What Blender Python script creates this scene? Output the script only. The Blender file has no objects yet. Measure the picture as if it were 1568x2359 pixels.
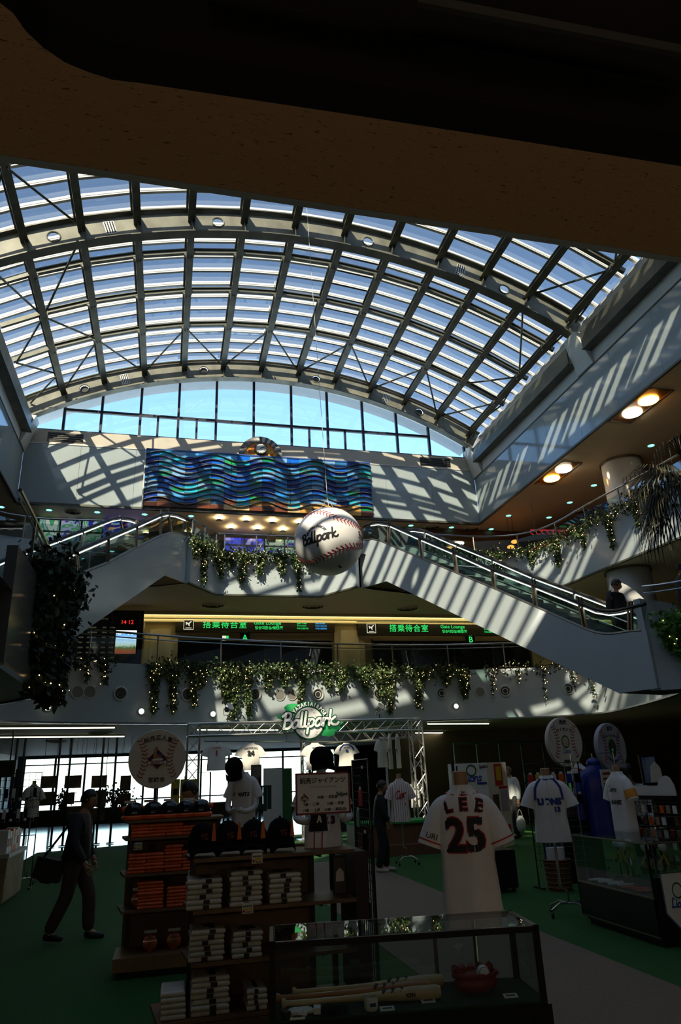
import bpy, bmesh, math, random
from mathutils import Vector, Matrix, Euler
random.seed(7)
SC = bpy.context.scene
COL = SC.collection
PI = math.pi
# ------------------------------------------------------------------ camera
F_PX, IMG_W, IMG_H = 1600.0, 1568.0, 2359.0
YAW, PITCH, ROLL = math.radians(14.157), math.radians(20.65), math.radians(-2.363)
EYE = Vector((0, 0, 1.75))
_fw = Vector((math.sin(YAW)*math.cos(PITCH), math.cos(YAW)*math.cos(PITCH), math.sin(PITCH)))
_rt = Vector((math.cos(YAW), -math.sin(YAW), 0))
_up = _rt.cross(_fw)
CR = _rt*math.cos(ROLL) + _up*math.sin(ROLL)
CU = _up*math.cos(ROLL) - _rt*math.sin(ROLL)
cam_d = bpy.data.cameras.new('camera'); cam = bpy.data.objects.new('camera', cam_d); COL.objects.link(cam)
cam_d.sensor_fit = 'VERTICAL'; cam_d.sensor_height = 36.0; cam_d.lens = 36.0*F_PX/IMG_H
cam_d.clip_start = 0.05; cam_d.clip_end = 2000
m3 = Matrix((CR, CU, -_fw)).transposed()
cam.matrix_world = Matrix.Translation(EYE) @ m3.to_4x4()
SC.camera = cam
# ------------------------------------------------------------------ view, sky, sun
SC.view_settings.view_transform = 'Standard'; SC.view_settings.look = 'None'
SC.view_settings.gamma = 1.0; SC.view_settings.use_curve_mapping = False
SC.view_settings.exposure = 0.25
SUN_DIR = Vector((0.60, 1.02, -1.0)).normalized()
world = bpy.data.worlds.new('sky'); SC.world = world; world.use_nodes = True
_nt = world.node_tree; _nt.nodes.clear()
_o = _nt.nodes.new('ShaderNodeOutputWorld'); _b = _nt.nodes.new('ShaderNodeBackground')
_s = _nt.nodes.new('ShaderNodeTexSky'); _s.sky_type = 'NISHITA'; _s.sun_disc = False
_s.sun_elevation = math.asin(-SUN_DIR.z); _s.sun_rotation = math.atan2(-SUN_DIR.x, -SUN_DIR.y)
_s.air_density = 1.0; _s.dust_density = 0.6; _s.ozone_density = 2.0
_b.inputs['Strength'].default_value = 0.48
_nt.links.new(_s.outputs[0], _b.inputs['Color']); _nt.links.new(_b.outputs[0], _o.inputs[0])
sun_d = bpy.data.lights.new('sun', 'SUN'); sun = bpy.data.objects.new('sun', sun_d); COL.objects.link(sun)
sun_d.energy = 16.5; sun_d.color = (1.0, 0.87, 0.66); sun_d.angle = math.radians(0.55)
sun.rotation_euler = SUN_DIR.to_track_quat('-Z', 'Y').to_euler(); sun.location = (-8, -10, 30)
# ------------------------------------------------------------------ pixel helpers (world points at a known depth, height or wall)
def ray(x, y): return CR*((x-IMG_W/2)/F_PX) + CU*(-(y-IMG_H/2)/F_PX) + _fw
def atY(x, y, Y): d = ray(x, y); return EYE + d*(Y/d.y)
def atX(x, y, X): d = ray(x, y); return EYE + d*(X/d.x)
def atZ(x, y, Z): d = ray(x, y); return EYE + d*((Z-EYE.z)/d.z)
def onplane(x, y, p, n): d = ray(x, y); return EYE + d*((Vector(p)-EYE).dot(n)/d.dot(n))
# ------------------------------------------------------------------ materials
MATS = {}
def mat(name, col=(.5,.5,.5), rough=.6, metal=0., emit=None, estr=1., var=0., scale=8., bump=0., spec=.5, coat=0., trans=None, col2=None):
    if name in MATS: return MATS[name]
    m = bpy.data.materials.new(name); m.use_nodes = True; nt = m.node_tree
    b = nt.nodes['Principled BSDF']
    b.inputs['Base Color'].default_value = (*col, 1); b.inputs['Roughness'].default_value = rough
    b.inputs['Metallic'].default_value = metal; b.inputs['Specular IOR Level'].default_value = spec
    if coat: b.inputs['Coat Weight'].default_value = coat; b.inputs['Coat Roughness'].default_value = .04
    if emit:
        b.inputs['Emission Color'].default_value = (*emit, 1); b.inputs['Emission Strength'].default_value = estr
    if var or bump or col2:
        tc = nt.nodes.new('ShaderNodeTexCoord'); nz = nt.nodes.new('ShaderNodeTexNoise')
        nz.inputs['Scale'].default_value = scale; nz.inputs['Detail'].default_value = 4
        nt.links.new(tc.outputs['Object'], nz.inputs['Vector'])
        if var or col2:
            rp = nt.nodes.new('ShaderNodeValToRGB')
            c2 = col2 or tuple(min(1, c*(1+var)) for c in col)
            c1 = col if col2 else tuple(c*(1-var) for c in col)
            rp.color_ramp.elements[0].position = .35; rp.color_ramp.elements[1].position = .65
            rp.color_ramp.elements[0].color = (*c1, 1); rp.color_ramp.elements[1].color = (*c2, 1)
            nt.links.new(nz.outputs['Fac'], rp.inputs[0]); nt.links.new(rp.outputs[0], b.inputs['Base Color'])
        if bump:
            bp = nt.nodes.new('ShaderNodeBump'); bp.inputs['Strength'].default_value = bump; bp.inputs['Distance'].default_value = .02
            nt.links.new(nz.outputs['Fac'], bp.inputs['Height']); nt.links.new(bp.outputs[0], b.inputs['Normal'])
    MATS[name] = m; return m
def glass(name, tint=(.9,.95,.96), refl=.06, rough=.0, edge=.5):
    if name in MATS: return MATS[name]
    m = bpy.data.materials.new(name); m.use_nodes = True; nt = m.node_tree; nt.nodes.clear()
    o = nt.nodes.new('ShaderNodeOutputMaterial'); mx = nt.nodes.new('ShaderNodeMixShader')
    t = nt.nodes.new('ShaderNodeBsdfTransparent'); t.inputs[0].default_value = (*tint, 1)
    g = nt.nodes.new('ShaderNodeBsdfGlossy'); g.inputs['Roughness'].default_value = rough
    g.inputs['Color'].default_value = (.9,.95,1,1)
    lw = nt.nodes.new('ShaderNodeLayerWeight'); lw.inputs[0].default_value = .25
    mr = nt.nodes.new('ShaderNodeMapRange'); mr.inputs['To Min'].default_value = refl; mr.inputs['To Max'].default_value = edge
    nt.links.new(lw.outputs['Facing'], mr.inputs[0]); nt.links.new(mr.outputs[0], mx.inputs[0])
    nt.links.new(t.outputs[0], mx.inputs[1]); nt.links.new(g.outputs[0], mx.inputs[2]); nt.links.new(mx.outputs[0], o.inputs[0])
    MATS[name] = m; return m
def lamp(name, col, strength, sample=False):
    if name in MATS: return MATS[name]
    m = bpy.data.materials.new(name); m.use_nodes = True; nt = m.node_tree; nt.nodes.clear()
    o = nt.nodes.new('ShaderNodeOutputMaterial'); e = nt.nodes.new('ShaderNodeEmission')
    e.inputs[0].default_value = (*col, 1); e.inputs[1].default_value = strength
    nt.links.new(e.outputs[0], o.inputs[0])
    m.cycles.emission_sampling = 'AUTO' if sample else 'NONE'
    MATS[name] = m; return m
# ------------------------------------------------------------------ mesh builder
class MB:
    def __init__(s): s.v = []; s.f = []; s.m = []; s.cur = 0
    def quad(s, *p):
        n = len(s.v); s.v += [Vector(q) for q in p]; s.f.append(tuple(range(n, n+len(p)))); s.m.append(s.cur); return s
    def hexa(s, p):   # 8 corners: bottom 0-3, top 4-7
        n = len(s.v); s.v += [Vector(q) for q in p]
        for f in ((3,2,1,0),(4,5,6,7),(0,1,5,4),(1,2,6,5),(2,3,7,6),(3,0,4,7)): s.f.append(tuple(n+i for i in f)); s.m.append(s.cur)
        return s
    def box(s, c, d, rz=0, mx=None):
        x, y, z = d[0]/2, d[1]/2, d[2]/2; c = Vector(c)
        R = mx if mx else Matrix.Rotation(rz, 3, 'Z')
        return s.hexa([c + R @ Vector(q) for q in ((-x,-y,-z),(x,-y,-z),(x,y,-z),(-x,y,-z),(-x,-y,z),(x,-y,z),(x,y,z),(-x,y,z))])
    def box2(s, a, b): return s.box([(a[i]+b[i])/2 for i in range(3)], [abs(b[i]-a[i]) for i in range(3)])
    def bar(s, a, b, w, h=None, up=(0,0,1)):
        a, b = Vector(a), Vector(b); d = (b-a); L = d.length
        if L < 1e-6: return s
        d /= L; u = Vector(up)
        if abs(d.dot(u)) > .98: u = Vector((1,0,0))
        x = d.cross(u).normalized(); z = x.cross(d); h = h or w
        return s.hexa([p + x*sx*w/2 + z*sz*h/2 for p, sx, sz in ((a,-1,-1),(a,1,-1),(b,1,-1),(b,-1,-1),(a,-1,1),(a,1,1),(b,1,1),(b,-1,1))])
    def tube(s, pts, r, n=8, closed=False, cap=True):
        pts = [Vector(p) for p in pts]; rs = r if isinstance(r, (list, tuple)) else [r]*len(pts)
        base = len(s.v); prev = None
        for i, p in enumerate(pts):
            if closed: d = pts[(i+1) % len(pts)] - pts[i-1]
            else: d = pts[min(i+1, len(pts)-1)] - pts[max(i-1, 0)]
            if d.length < 1e-9: d = Vector((0,0,1))
            d.normalize()
            if prev is None: u = Vector((0,0,1)) if abs(d.z) < .9 else Vector((1,0,0))
            else: u = prev
            x = d.cross(u)
            if x.length < 1e-6: x = d.cross(Vector((1,0,0)))
            x.normalize(); y = x.cross(d).normalized(); prev = y
            for k in range(n):
                a = 2*PI*k/n; s.v.append(p + (x*math.cos(a) + y*math.sin(a))*rs[i])
        N = len(pts)
        for i in range(N if closed else N-1):
            for k in range(n):
                a, b = base+i*n, base+((i+1) % N)*n
                s.f.append((a+k, a+(k+1) % n, b+(k+1) % n, b+k)); s.m.append(s.cur)
        if cap and not closed:
            s.f.append(tuple(base+k for k in reversed(range(n)))); s.f.append(tuple(base+(N-1)*n+k for k in range(n))); s.m += [s.cur]*2
        return s
    def lathe(s, prof, c=(0,0,0), n=16, mx=None, sx=1, sy=1, cap=True):   # prof: (r, z) bottom to top
        base = len(s.v); c = Vector(c)
        for r, z in prof:
            for k in range(n):
                a = 2*PI*k/n; q = Vector((r*math.cos(a)*sx, r*math.sin(a)*sy, z)); s.v.append(c + (mx @ q if mx else q))
        for i in range(len(prof)-1):
            for k in range(n):
                a, b = base+i*n, base+(i+1)*n
                s.f.append((a+k, a+(k+1) % n, b+(k+1) % n, b+k)); s.m.append(s.cur)
        if len(prof) == 2 and prof[0][1] == prof[1][1]: cap = False
        if cap:
            if prof[0][0] > .0021: s.f.append(tuple(base+k for k in reversed(range(n)))); s.m.append(s.cur)
            if prof[-1][0] > .0021: s.f.append(tuple(base+(len(prof)-1)*n+k for k in range(n))); s.m.append(s.cur)
        return s
    def ball(s, c, r, n=12, sc=(1,1,1), mx=None, rings=None):
        k = rings or max(4, n//2); pr = [(r*math.sin(PI*i/k), -r*math.cos(PI*i/k)) for i in range(k+1)]
        S = Matrix.Diagonal(sc).to_3x3(); S = mx @ S if mx else S
        return s.lathe([(max(a, 1e-4), b) for a, b in pr], c, n, mx=S, cap=False)
    def prism(s, poly, z0, z1):   # convex-ish polygon xy
        n = len(s.v); k = len(poly)
        s.v += [Vector((p[0], p[1], z0)) for p in poly] + [Vector((p[0], p[1], z1)) for p in poly]
        s.f.append(tuple(n+i for i in reversed(range(k)))); s.f.append(tuple(n+k+i for i in range(k))); s.m += [s.cur]*2
        for i in range(k): j = (i+1) % k; s.f.append((n+i, n+j, n+k+j, n+k+i)); s.m.append(s.cur)
        return s
    def plate(s, pts, nrm, th):   # planar 3D polygon extruded along nrm
        nrm = Vector(nrm).normalized()*th; n = len(s.v); k = len(pts)
        s.v += [Vector(p) for p in pts] + [Vector(p)+nrm for p in pts]
        s.f.append(tuple(n+i for i in reversed(range(k)))); s.f.append(tuple(n+k+i for i in range(k))); s.m += [s.cur]*2
        for i in range(k): j = (i+1) % k; s.f.append((n+i, n+j, n+k+j, n+k+i)); s.m.append(s.cur)
        return s
    def strip(s, lo, hi, th=None):   # wall strip between two polylines; th: thickness vectors list or None
        lo = [Vector(p) for p in lo]; hi = [Vector(p) for p in hi]; n = len(s.v); k = len(lo)
        s.v += lo + hi
        for i in range(k-1): s.f.append((n+i, n+i+1, n+k+i+1, n+k+i)); s.m.append(s.cur)
        return s
    def xf(s, M):
        s.v = [M @ p for p in s.v]; return s
    def add(s, o, M=None):
        n = len(s.v); s.v += [(M @ p if M else p) for p in o.v]; s.f += [tuple(n+i for i in f) for f in o.f]; s.m += [s.cur]*len(o.f); return s
    def mesh(s, name, mats, smooth=False):
        me = bpy.data.meshes.new(name); me.from_pydata([tuple(p) for p in s.v], [], s.f)
        for m in (mats if isinstance(mats, (list, tuple)) else [mats]): me.materials.append(m)
        if any(s.m): me.polygons.foreach_set('material_index', s.m)
        bm = bmesh.new(); bm.from_mesh(me); bmesh.ops.recalc_face_normals(bm, faces=bm.faces)
        if smooth:
            for f in bm.faces: f.smooth = True
            for e in bm.edges:
                if len(e.link_faces) == 2 and e.calc_face_angle(0) > .7: e.smooth = False
        bm.to_mesh(me); bm.free()
        return me
    def build(s, name, mats, parent=None, smooth=False, world=True):
        if parent is not None and world:
            L = PLOC.get(parent.name, Vector((0,0,0))); s.v = [p - L for p in s.v]
        me = s.mesh(name, mats, smooth); return obj(name, me, parent)
PLOC = {}
def obj(name, me, parent=None, loc=None, rot=None):
    o = bpy.data.objects.new(name, me); COL.objects.link(o)
    if parent is not None:
        o.parent = parent
        PLOC[o.name] = PLOC.get(parent.name, Vector((0,0,0)))
    if loc is not None: o.location = loc
    if rot is not None: o.rotation_euler = rot
    return o
def tag(o, label=None, cat=None, group=None, kind=None):
    if label: o['label'] = label
    if cat: o['category'] = cat
    if group: o['group'] = group
    if kind: o['kind'] = kind
    return o
def thing(name, label, cat, loc=(0,0,0), group=None, kind=None, rz=0):
    o = bpy.data.objects.new(name, None); COL.objects.link(o); o.location = loc; o.rotation_euler = (0,0,rz); o.empty_display_size = .1
    PLOC[o.name] = Vector(loc)
    return tag(o, label, cat, group, kind)
def copy_tree(o, parent=None):
    c = o.copy(); COL.objects.link(c)
    if parent is not None: c.parent = parent
    for ch in list(o.children): copy_tree(ch, c)
    return c
def struct(o): o['kind'] = 'structure'; return o
_TMP = bpy.data.scenes.new('workbench')
def evaluate(o):
    """mesh of an object with its modifiers, worked out in an empty side scene"""
    _TMP.collection.objects.link(o); vl = _TMP.view_layers[0]; vl.update(); dg = vl.depsgraph
    me = bpy.data.meshes.new_from_object(o.evaluated_get(dg)); _TMP.collection.objects.unlink(o); return me
def text_mesh(txt, size=1., depth=0., font=None, align='CENTER', bold=0., shear=0., space=1.):
    cu = bpy.data.curves.new('lettering', 'FONT'); cu.body = txt; cu.size = size; cu.align_x = align; cu.align_y = 'CENTER'
    cu.extrude = depth; cu.offset = bold; cu.shear = shear; cu.space_character = space; cu.resolution_u = 3
    o = bpy.data.objects.new('lettering', cu); me = evaluate(o)
    bpy.data.objects.remove(o); bpy.data.curves.remove(cu)
    me.materials.clear(); return me
def lettering(name, txt, size, M, material, parent, depth=.003, bold=0., shear=0., space=1., fn=None, align='CENTER', wscale=1., local=False):
    """flat printed or raised words; M places the text plane (x right, y up, z out)"""
    me = text_mesh(txt, size, depth, None, align, bold, shear, space)
    if fn:
        bm = bmesh.new(); bm.from_mesh(me)
        bmesh.ops.triangulate(bm, faces=bm.faces)
        for _ in range(2):
            bmesh.ops.subdivide_edges(bm, edges=[e for e in bm.edges if e.calc_length() > size*.2], cuts=1); bmesh.ops.triangulate(bm, faces=bm.faces)
        bm.to_mesh(me); bm.free()
        for v in me.vertices: v.co = fn(v.co)
    else:
        if wscale != 1:
            for v in me.vertices: v.co.x *= wscale
        me.transform(M)
        L = PLOC.get(parent.name, Vector((0,0,0))) if parent and not local else Vector((0,0,0))
        me.transform(Matrix.Translation(-L))
    me.materials.append(material); me.name = name
    return obj(name, me, parent)
def frame(o, x, z=None, y=None):
    """matrix with origin o, x axis x, and y (up) axis y"""
    x = Vector(x).normalized(); y = Vector(y).normalized(); z = x.cross(y).normalized(); y = z.cross(x)
    M = Matrix((x, y, z)).transposed().to_4x4(); M.translation = Vector(o); return M
def smooth_path(pts, n=6):
    pts = [Vector(p) for p in pts]; out = []
    for i in range(len(pts)-1):
        p0, p1, p2, p3 = pts[max(i-1,0)], pts[i], pts[i+1], pts[min(i+2, len(pts)-1)]
        for k in range(n):
            t = k/n; out.append(.5*((2*p1) + (p2-p0)*t + (2*p0-5*p1+4*p2-p3)*t*t + (3*p1-p0-3*p2+p3)*t**3))
    out.append(pts[-1]); return out
# ================================================================== the building shell
XL, XR, YB = -5.35, 11.75, 24.0
Z2, Z3 = 4.1, 8.1
m_panel = mat('glossy_grey_panel', (.42,.49,.52), .07, spec=.55, var=.03, scale=1.2)
m_fascia = mat('pale_grey_fascia', (.49,.56,.60), .16, spec=.5, var=.03, scale=1.0)
m_cream = mat('cream_plaster', (.62,.57,.49), .7, var=.05, scale=3, bump=.05)
m_ceil = mat('warm_ceiling_paint', (.72,.57,.38), .55, var=.03, scale=2)
m_ceil2 = mat('beige_ceiling_paint', (.74,.66,.48), .6, var=.03, scale=2)
m_ceil1 = mat('olive_ceiling_paint', (.48,.42,.28), .6, var=.04, scale=2)
m_dark = mat('dark_wall_paint', (.05,.045,.04), .6, var=.2, scale=2)
m_steel = mat('green_grey_steel', (.115,.118,.095), .42, metal=.25, var=.25, scale=2.2, bump=.1)
m_chrome = mat('brushed_steel', (.55,.55,.55), .22, metal=1., var=.05, scale=20)
m_black = mat('black_paint', (.008,.008,.009), .35)
m_navy = mat('navy_mullion_paint', (.012,.016,.035), .4)
m_white = mat('white_paint', (.75,.75,.73), .5, var=.03, scale=5)
m_soff = mat('speckled_ceiling_board', (.20,.125,.07), .7)
def speckle(m):
    nt = m.node_tree; b = nt.nodes['Principled BSDF']; tc = nt.nodes.new('ShaderNodeTexCoord'); mp = nt.nodes.new('ShaderNodeMapping')
    mp.inputs['Rotation'].default_value = (0,0,.5); mp.inputs['Scale'].default_value = (45, 160, 45)
    nz = nt.nodes.new('ShaderNodeTexNoise'); nz.inputs['Scale'].default_value = 1.0; nz.inputs['Detail'].default_value = 3; nz.inputs['Distortion'].default_value = 1.2
    rp = nt.nodes.new('ShaderNodeValToRGB'); rp.color_ramp.elements[0].position = .30; rp.color_ramp.elements[1].position = .38
    rp.color_ramp.elements[0].color = (.12,.07,.035,1); rp.color_ramp.elements[1].color = (.62,.38,.19,1)
    nt.links.new(tc.outputs['Object'], mp.inputs[0]); nt.links.new(mp.outputs[0], nz.inputs[0]); nt.links.new(nz.outputs['Fac'], rp.inputs[0]); nt.links.new(rp.outputs[0], b.inputs['Base Color'])
    bp = nt.nodes.new('ShaderNodeBump'); bp.inputs['Strength'].default_value = .5; bp.inputs['Distance'].default_value = .004
    nt.links.new(rp.outputs[0], bp.inputs['Height']); nt.links.new(bp.outputs[0], b.inputs['Normal'])
speckle(m_soff)
def curve2(pts, n=4): return [(p.x, p.y) for p in smooth_path([(x, y, 0) for x, y in pts], n)]
# openings of the two upper floors (x, y)
ARC2 = curve2([(8.77,11.64),(10.2,12.3),(11.4,14.2),(12.4,17),(12.9,19.3),(12.3,20.35),(10.4,20.9),(7.7,21.25),(5,21.05),(2.5,20.6),(.2,20.0),(-2,19.1),(-3.8,18.0),(-5,16.5),(-5.1,15.3),(-4.2,14.75),(-3.0,14.2),(-2.35,13.4),(-2.05,12.6),(-2.0,11.5),(-2.0,9.4)], 4)
LAND2 = curve2([(10.3,1.52),(10.2,8.0),(9.9,10.0),(9.4,11.15),(8.77,11.62)], 3)
OPEN2 = [(-2.0,-4.0),(10.3,-4.0)] + LAND2 + ARC2[1:]
RIGHT3 = curve2([(12.6,1.52),(12.5,10),(12.45,13),(12.25,15.2),(12.0,17.4),(11.86,19.0),(11.4,20.0),(10.3,20.5),(8.6,20.5),(7.55,20.45)], 3)
MID3 = [(5.95,19.95),(5.35,19.62),(4.5,20.9),(1.3,20.9),(.45,19.62),(-.15,19.95)]
LEFT3 = curve2([(-1.3,20.45),(-2.5,20.5),(-3.9,20.5),(-5.0,20.0),(-5.46,19.0),(-5.6,17.4),(-5.85,15.2),(-6.05,13),(-6.1,10),(-6.2,1.52)], 3)
OPEN3 = RIGHT3 + MID3 + LEFT3
BX0, BX1, BY0, BY1 = -16.0, 26.0, -8.0, 40.0
def slab(name, hole, z0, z1, mats, outer=None):
    outer = outer or [(BX0,BY0),(BX1,BY0),(BX1,BY1),(BX0,BY1)]
    bm = bmesh.new()
    for z, mi in ((z0, 0), (z1, 1)):
        loops = []
        for lp in (outer, hole):
            vs = [bm.verts.new((x, y, z)) for x, y in lp]
            loops += [bm.edges.new((vs[i], vs[(i+1) % len(vs)])) for i in range(len(vs))]
        r = bmesh.ops.triangle_fill(bm, use_beauty=True, edges=loops)
        for f in r['geom']:
            if isinstance(f, bmesh.types.BMFace):
                f.material_index = mi
                f.normal_update()
                if (f.normal.z > 0) != (mi == 1): f.normal_flip()
    me = bpy.data.meshes.new(name); bm.to_mesh(me); bm.free()
    for m in mats: me.materials.append(m)
    return struct(obj(name, me))
m_floor2 = mat('grey_carpet', (.12,.11,.10), .9, var=.1, scale=30)
slab('ceiling', OPEN2, 3.2, Z2, (m_ceil1, m_floor2))
slab('ceiling', OPEN3, 7.0, Z3, (m_ceil2, m_floor2))
slab('ceiling', [(XL,1.5),(XR,1.5),(XR,YB),(XL,YB)], 10.9, 11.35, (m_ceil, m_white))
# the ground: polished stone, turf and a beige runner
m_stone = mat('polished_dark_stone', (.10,.095,.085), .09, var=.15, scale=1.3, spec=.6)
struct(MB().box2((BX0,BY0,-.2),(BX1,BY1,-.012)).build('floor', m_stone))
m_turf = mat('green_turf', (.009,.07,.008), .95, col2=(.022,.135,.016), scale=90, bump=.6)
m_runner = mat('beige_runner_carpet', (.19,.145,.10), .95, var=.12, scale=60, bump=.3)
tag(MB().prism([(-3.4,2),(11.5,2),(11.5,22.5),(9,24),(-1,24.0),(-3.4,23.2)], -.012, .0).build('turf_carpet', m_turf), 'green artificial turf carpet laid over the shop floor', 'carpet')
tag(MB().prism([(2.35,2),(4.2,2),(4.2,15.3),(3.6,16.2),(2.35,16.2)], .0, .006).build('carpet_runner', m_runner), 'beige carpet runner crossing the green turf', 'carpet')
# outside: paving that the windows look out on
m_pave = mat('sunlit_paving', (.55,.54,.5), .8, var=.1, scale=.3)
struct(MB().box2((-300,BY1+.3,-.3),(300,900,-.15)).build('ground_outside', m_pave))
# outer walls
def wall(name, a, b, m): return struct(MB().box2(a, b).build(name, m))
wall('wall_left', (BX0-.3,BY0,-.2), (BX0,BY1,11.3), m_dark)
wall('wall_right', (BX1,BY0,-.2), (BX1+.3,BY1,11.3), m_dark)
wall('wall_front', (BX0,BY0-.3,-.2), (BX1,BY0,14.2), m_dark)
wall('wall_back', (BX0,BY1,3.05), (BX1,BY1+.3,11.3), m_dark)
wall('wall_back', (BX0,BY1,-.2), (BX1,BY1+.3,.35), m_dark)
wall('wall_back', (BX0,BY1,.35), (-6.9,BY1+.3,3.05), m_dark)
wall('wall_back', (9.2,BY1,.35), (BX1,BY1+.3,3.05), m_dark)
m_wall2 = mat('yellowish_wall_paint', (.52,.45,.28), .65, var=.04, scale=2)
wall('wall_back', (BX0,24.6,Z2), (BX1,24.9,7.0), m_wall2)
wall('wall_back', (BX0,26.6,Z3), (BX1,26.9,10.9), m_dark)
wall('wall_back', (8.4,27.5,-.01), (BX1,27.8,3.2), mat('brown_wall_paint', (.20,.16,.09), .7, var=.1, scale=1.5))
# atrium side above the third floor: glossy panels with joints, plaster strip, gutter
def panels(name, a, b, z0, z1, n, nrm, m, th=.05):
    root = struct(thing(name, None, None, a)); a, b = Vector(a), Vector(b); nrm = Vector(nrm)
    me = None
    for i in range(n):
        p, q = a.lerp(b, i/n), a.lerp(b, (i+1)/n); d = (q-p).normalized()*.004
        MB().plate([p+d+Vector((0,0,z0)), q-d+Vector((0,0,z0)), q-d+Vector((0,0,z1)), p+d+Vector((0,0,z1))], nrm, th).build('panel', m, root)
    k = nrm*.01
    MB().plate([a+k+Vector((0,0,z0)), b+k+Vector((0,0,z0)), b+k+Vector((0,0,z1)), a+k+Vector((0,0,z1))], nrm, th-.02).build('backing', m_dark, root)
    return root
panels('wall_right', (XR,1.5,0), (XR,YB,0), 10.88, 12.78, 12, (1,0,0), m_panel)
panels('wall_left', (XL,1.5,0), (XL,YB,0), 10.88, 12.78, 12, (-1,0,0), m_panel)
for x, s, nm in ((XR,1,'trim_1'), (XL,-1,'trim_2')):
    r = struct(thing(nm, None, None, (x,0,12.8)))
    MB().box2((x,1.5,12.78),(x+s*.1,YB,13.75)).build('plaster_strip', m_white, r)
    MB().box2((x-s*.02,1.5,12.76),(x+s*.03,YB,12.80)).build('edge_bead', m_steel, r)
    MB().box2((x-s*.02,1.5,10.84),(x+s*.06,YB,10.9)).build('edge_bead', m_steel, r)
    MB().box2((x-s*.30,1.5,13.22),(x-s*.26,15.3,13.80)).box2((x-s*.30,16.1,13.22),(x-s*.26,23.3,13.80)).box2((x-s*.34,1.5,13.2),(x-s*.02,15.3,13.24)).box2((x-s*.34,16.1,13.2),(x-s*.02,23.3,13.24)).build('gutter_beam', m_steel, r)
    MB().box2((x+s*.1,-.5,13.7),(x+s*.75,YB+.4,14.45)).build('roof_curb', m_white, r)
# far end wall of the atrium
rb = panels('wall_back', (XL,YB,0), (XR,YB,0), 10.88, 13.16, 9, (0,1,0), m_panel)
wall('wall_back', (XL-.3,YB,13.16), (XR+.3,YB+.25,13.72), m_cream)
wall('wall_back', (XL,YB-.03,10.82), (XR,YB+.1,10.9), m_steel)
wall('wall_back', (XL,YB-.02,13.15), (-1.15,YB+.03,13.19), m_white); wall('wall_back', (7.26,YB-.02,13.15), (XR,YB+.03,13.19), m_white)
for x0, x1, nm in ((-4.62,-3.42,'trim_3'),(9.45,10.75,'trim_4')):   # recessed grille boxes under the window
    r = struct(thing(nm, None, None, (x0,YB,13.2)))
    MB().box2((x0,YB-.02,13.26),(x1,YB+.0,13.62)).build('recess', m_black, r)
    for k in range(4): MB().box2((x0+.05,YB-.04,13.32+k*.08),(x1-.05,YB-.02,13.335+k*.08)).build('slat', m_steel, r)
# upper front wall behind the camera, closing the hall
wall('wall_front', (XL-.3,1.2,8.6), (XR+.3,1.5,10.9), m_dark); wall('wall_front', (XL-.3,1.2,10.9), (XR+.3,1.5,16.9), m_white)
# ------------------------------------------------------------------ soffit right above the camera
r = struct(thing('ceiling_front', None, None, (0,1.5,3.3)))
def pz(x, y, z=3.3): return atZ(x, y, z)
edge_y = 1.525
cut = [pz(*p) for p in ((-60,-40),(30,30),(60,72),(100,110),(150,144),(200,165),(260,184),(320,191),(560,227),(800,263),(1200,325),(1568,383),(1760,415))]
mb = MB(); lip = MB()
for i in range(len(cut)-1):
    a, b = cut[i], cut[i+1]
    mb.quad((a.x,a.y,3.3),(b.x,b.y,3.3),(b.x,edge_y,3.3),(a.x,edge_y,3.3))
    lip.quad((a.x,a.y,3.3),(b.x,b.y,3.3),(b.x,b.y,3.42),(a.x,a.y,3.42))
L0, L1 = cut[0], cut[-1]
mb.quad((-4,-2,3.3),(L0.x,-2,3.3),(L0.x,edge_y,3.3),(-4,edge_y,3.3)); mb.quad((L1.x,-2,3.3),(6,-2,3.3),(6,edge_y,3.3),(L1.x,edge_y,3.3))
mb.quad((-4,edge_y,3.3),(6,edge_y,3.3),(6,edge_y,3.35),(-4,edge_y,3.35))
mb.build('soffit_board', m_soff, r); lip.build('recess_lip', m_black, r)
MB().quad((-6,-4,3.42),(12,-4,3.42),(12,1.6,3.42),(-6,1.6,3.42)).build('recess_panel', mat('recess_shade_board', (.035,.025,.018), .7), r)  # recess shade put into the dark colours of board and lip
for k, (p, q) in enumerate((((320,128),(1568,325)),((480,0),(1568,195)))):
    a, b = atZ(*p, 3.41), atZ(*q, 3.41); MB().bar(a, b, .008, .02).build('joint', m_black, r)
a, b = atZ(960,0,3.38), atZ(1568,118,3.38); MB().bar(a, b, .012, .03).build('edge_rail', m_dark, r)
MB().box2((-6,1.527,3.30),(13,1.55,Z2+.35)).build('edge_fascia', m_fascia, r)
MB().box2((-2.0,-4.0,3.46),(10.3,1.527,Z2)).build('floor_block', m_floor2, r)
# ------------------------------------------------------------------ skylight
AX, AZ = 3.2, .2
def arc(r, deg, y): a = math.radians(deg); return Vector((AX + r*math.sin(a), y, AZ + r*math.cos(a)))
RIBS = [-26.55 + 5.13*i for i in range(12)]

m_bar = mat('white_aluminium', (.80,.80,.76), .3, metal=.15)
m_pane = glass('roof_glass', (.60,.61,.60), .03, edge=.3)
sky_root = struct(thing('ceiling_skylight', None, None, (AX, 12, 16)))
def rotm(deg, y, r): return Matrix.Translation(arc(r, deg, y)) @ Matrix.Rotation(math.radians(deg), 4, 'Y')
L0 = Vector(sky_root.location)
def put(name, me, deg, y, r):
    o = obj(name, me, sky_root); M = rotm(deg, y, r); M.translation -= L0; o.matrix_local = M; return o
# purlins: I sections running the length of the hall
mb = MB(); 
for z0, z1, w in ((0,.03,.2),(.03,.36,.03),(.36,.4,.2)): mb.box2((-w/2,-11.0,z0),(w/2,11.3,z1))
me_p = mb.mesh('purlin', m_steel)
for d in RIBS: put('purlin', me_p, d, 12.5, 16.4)
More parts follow.
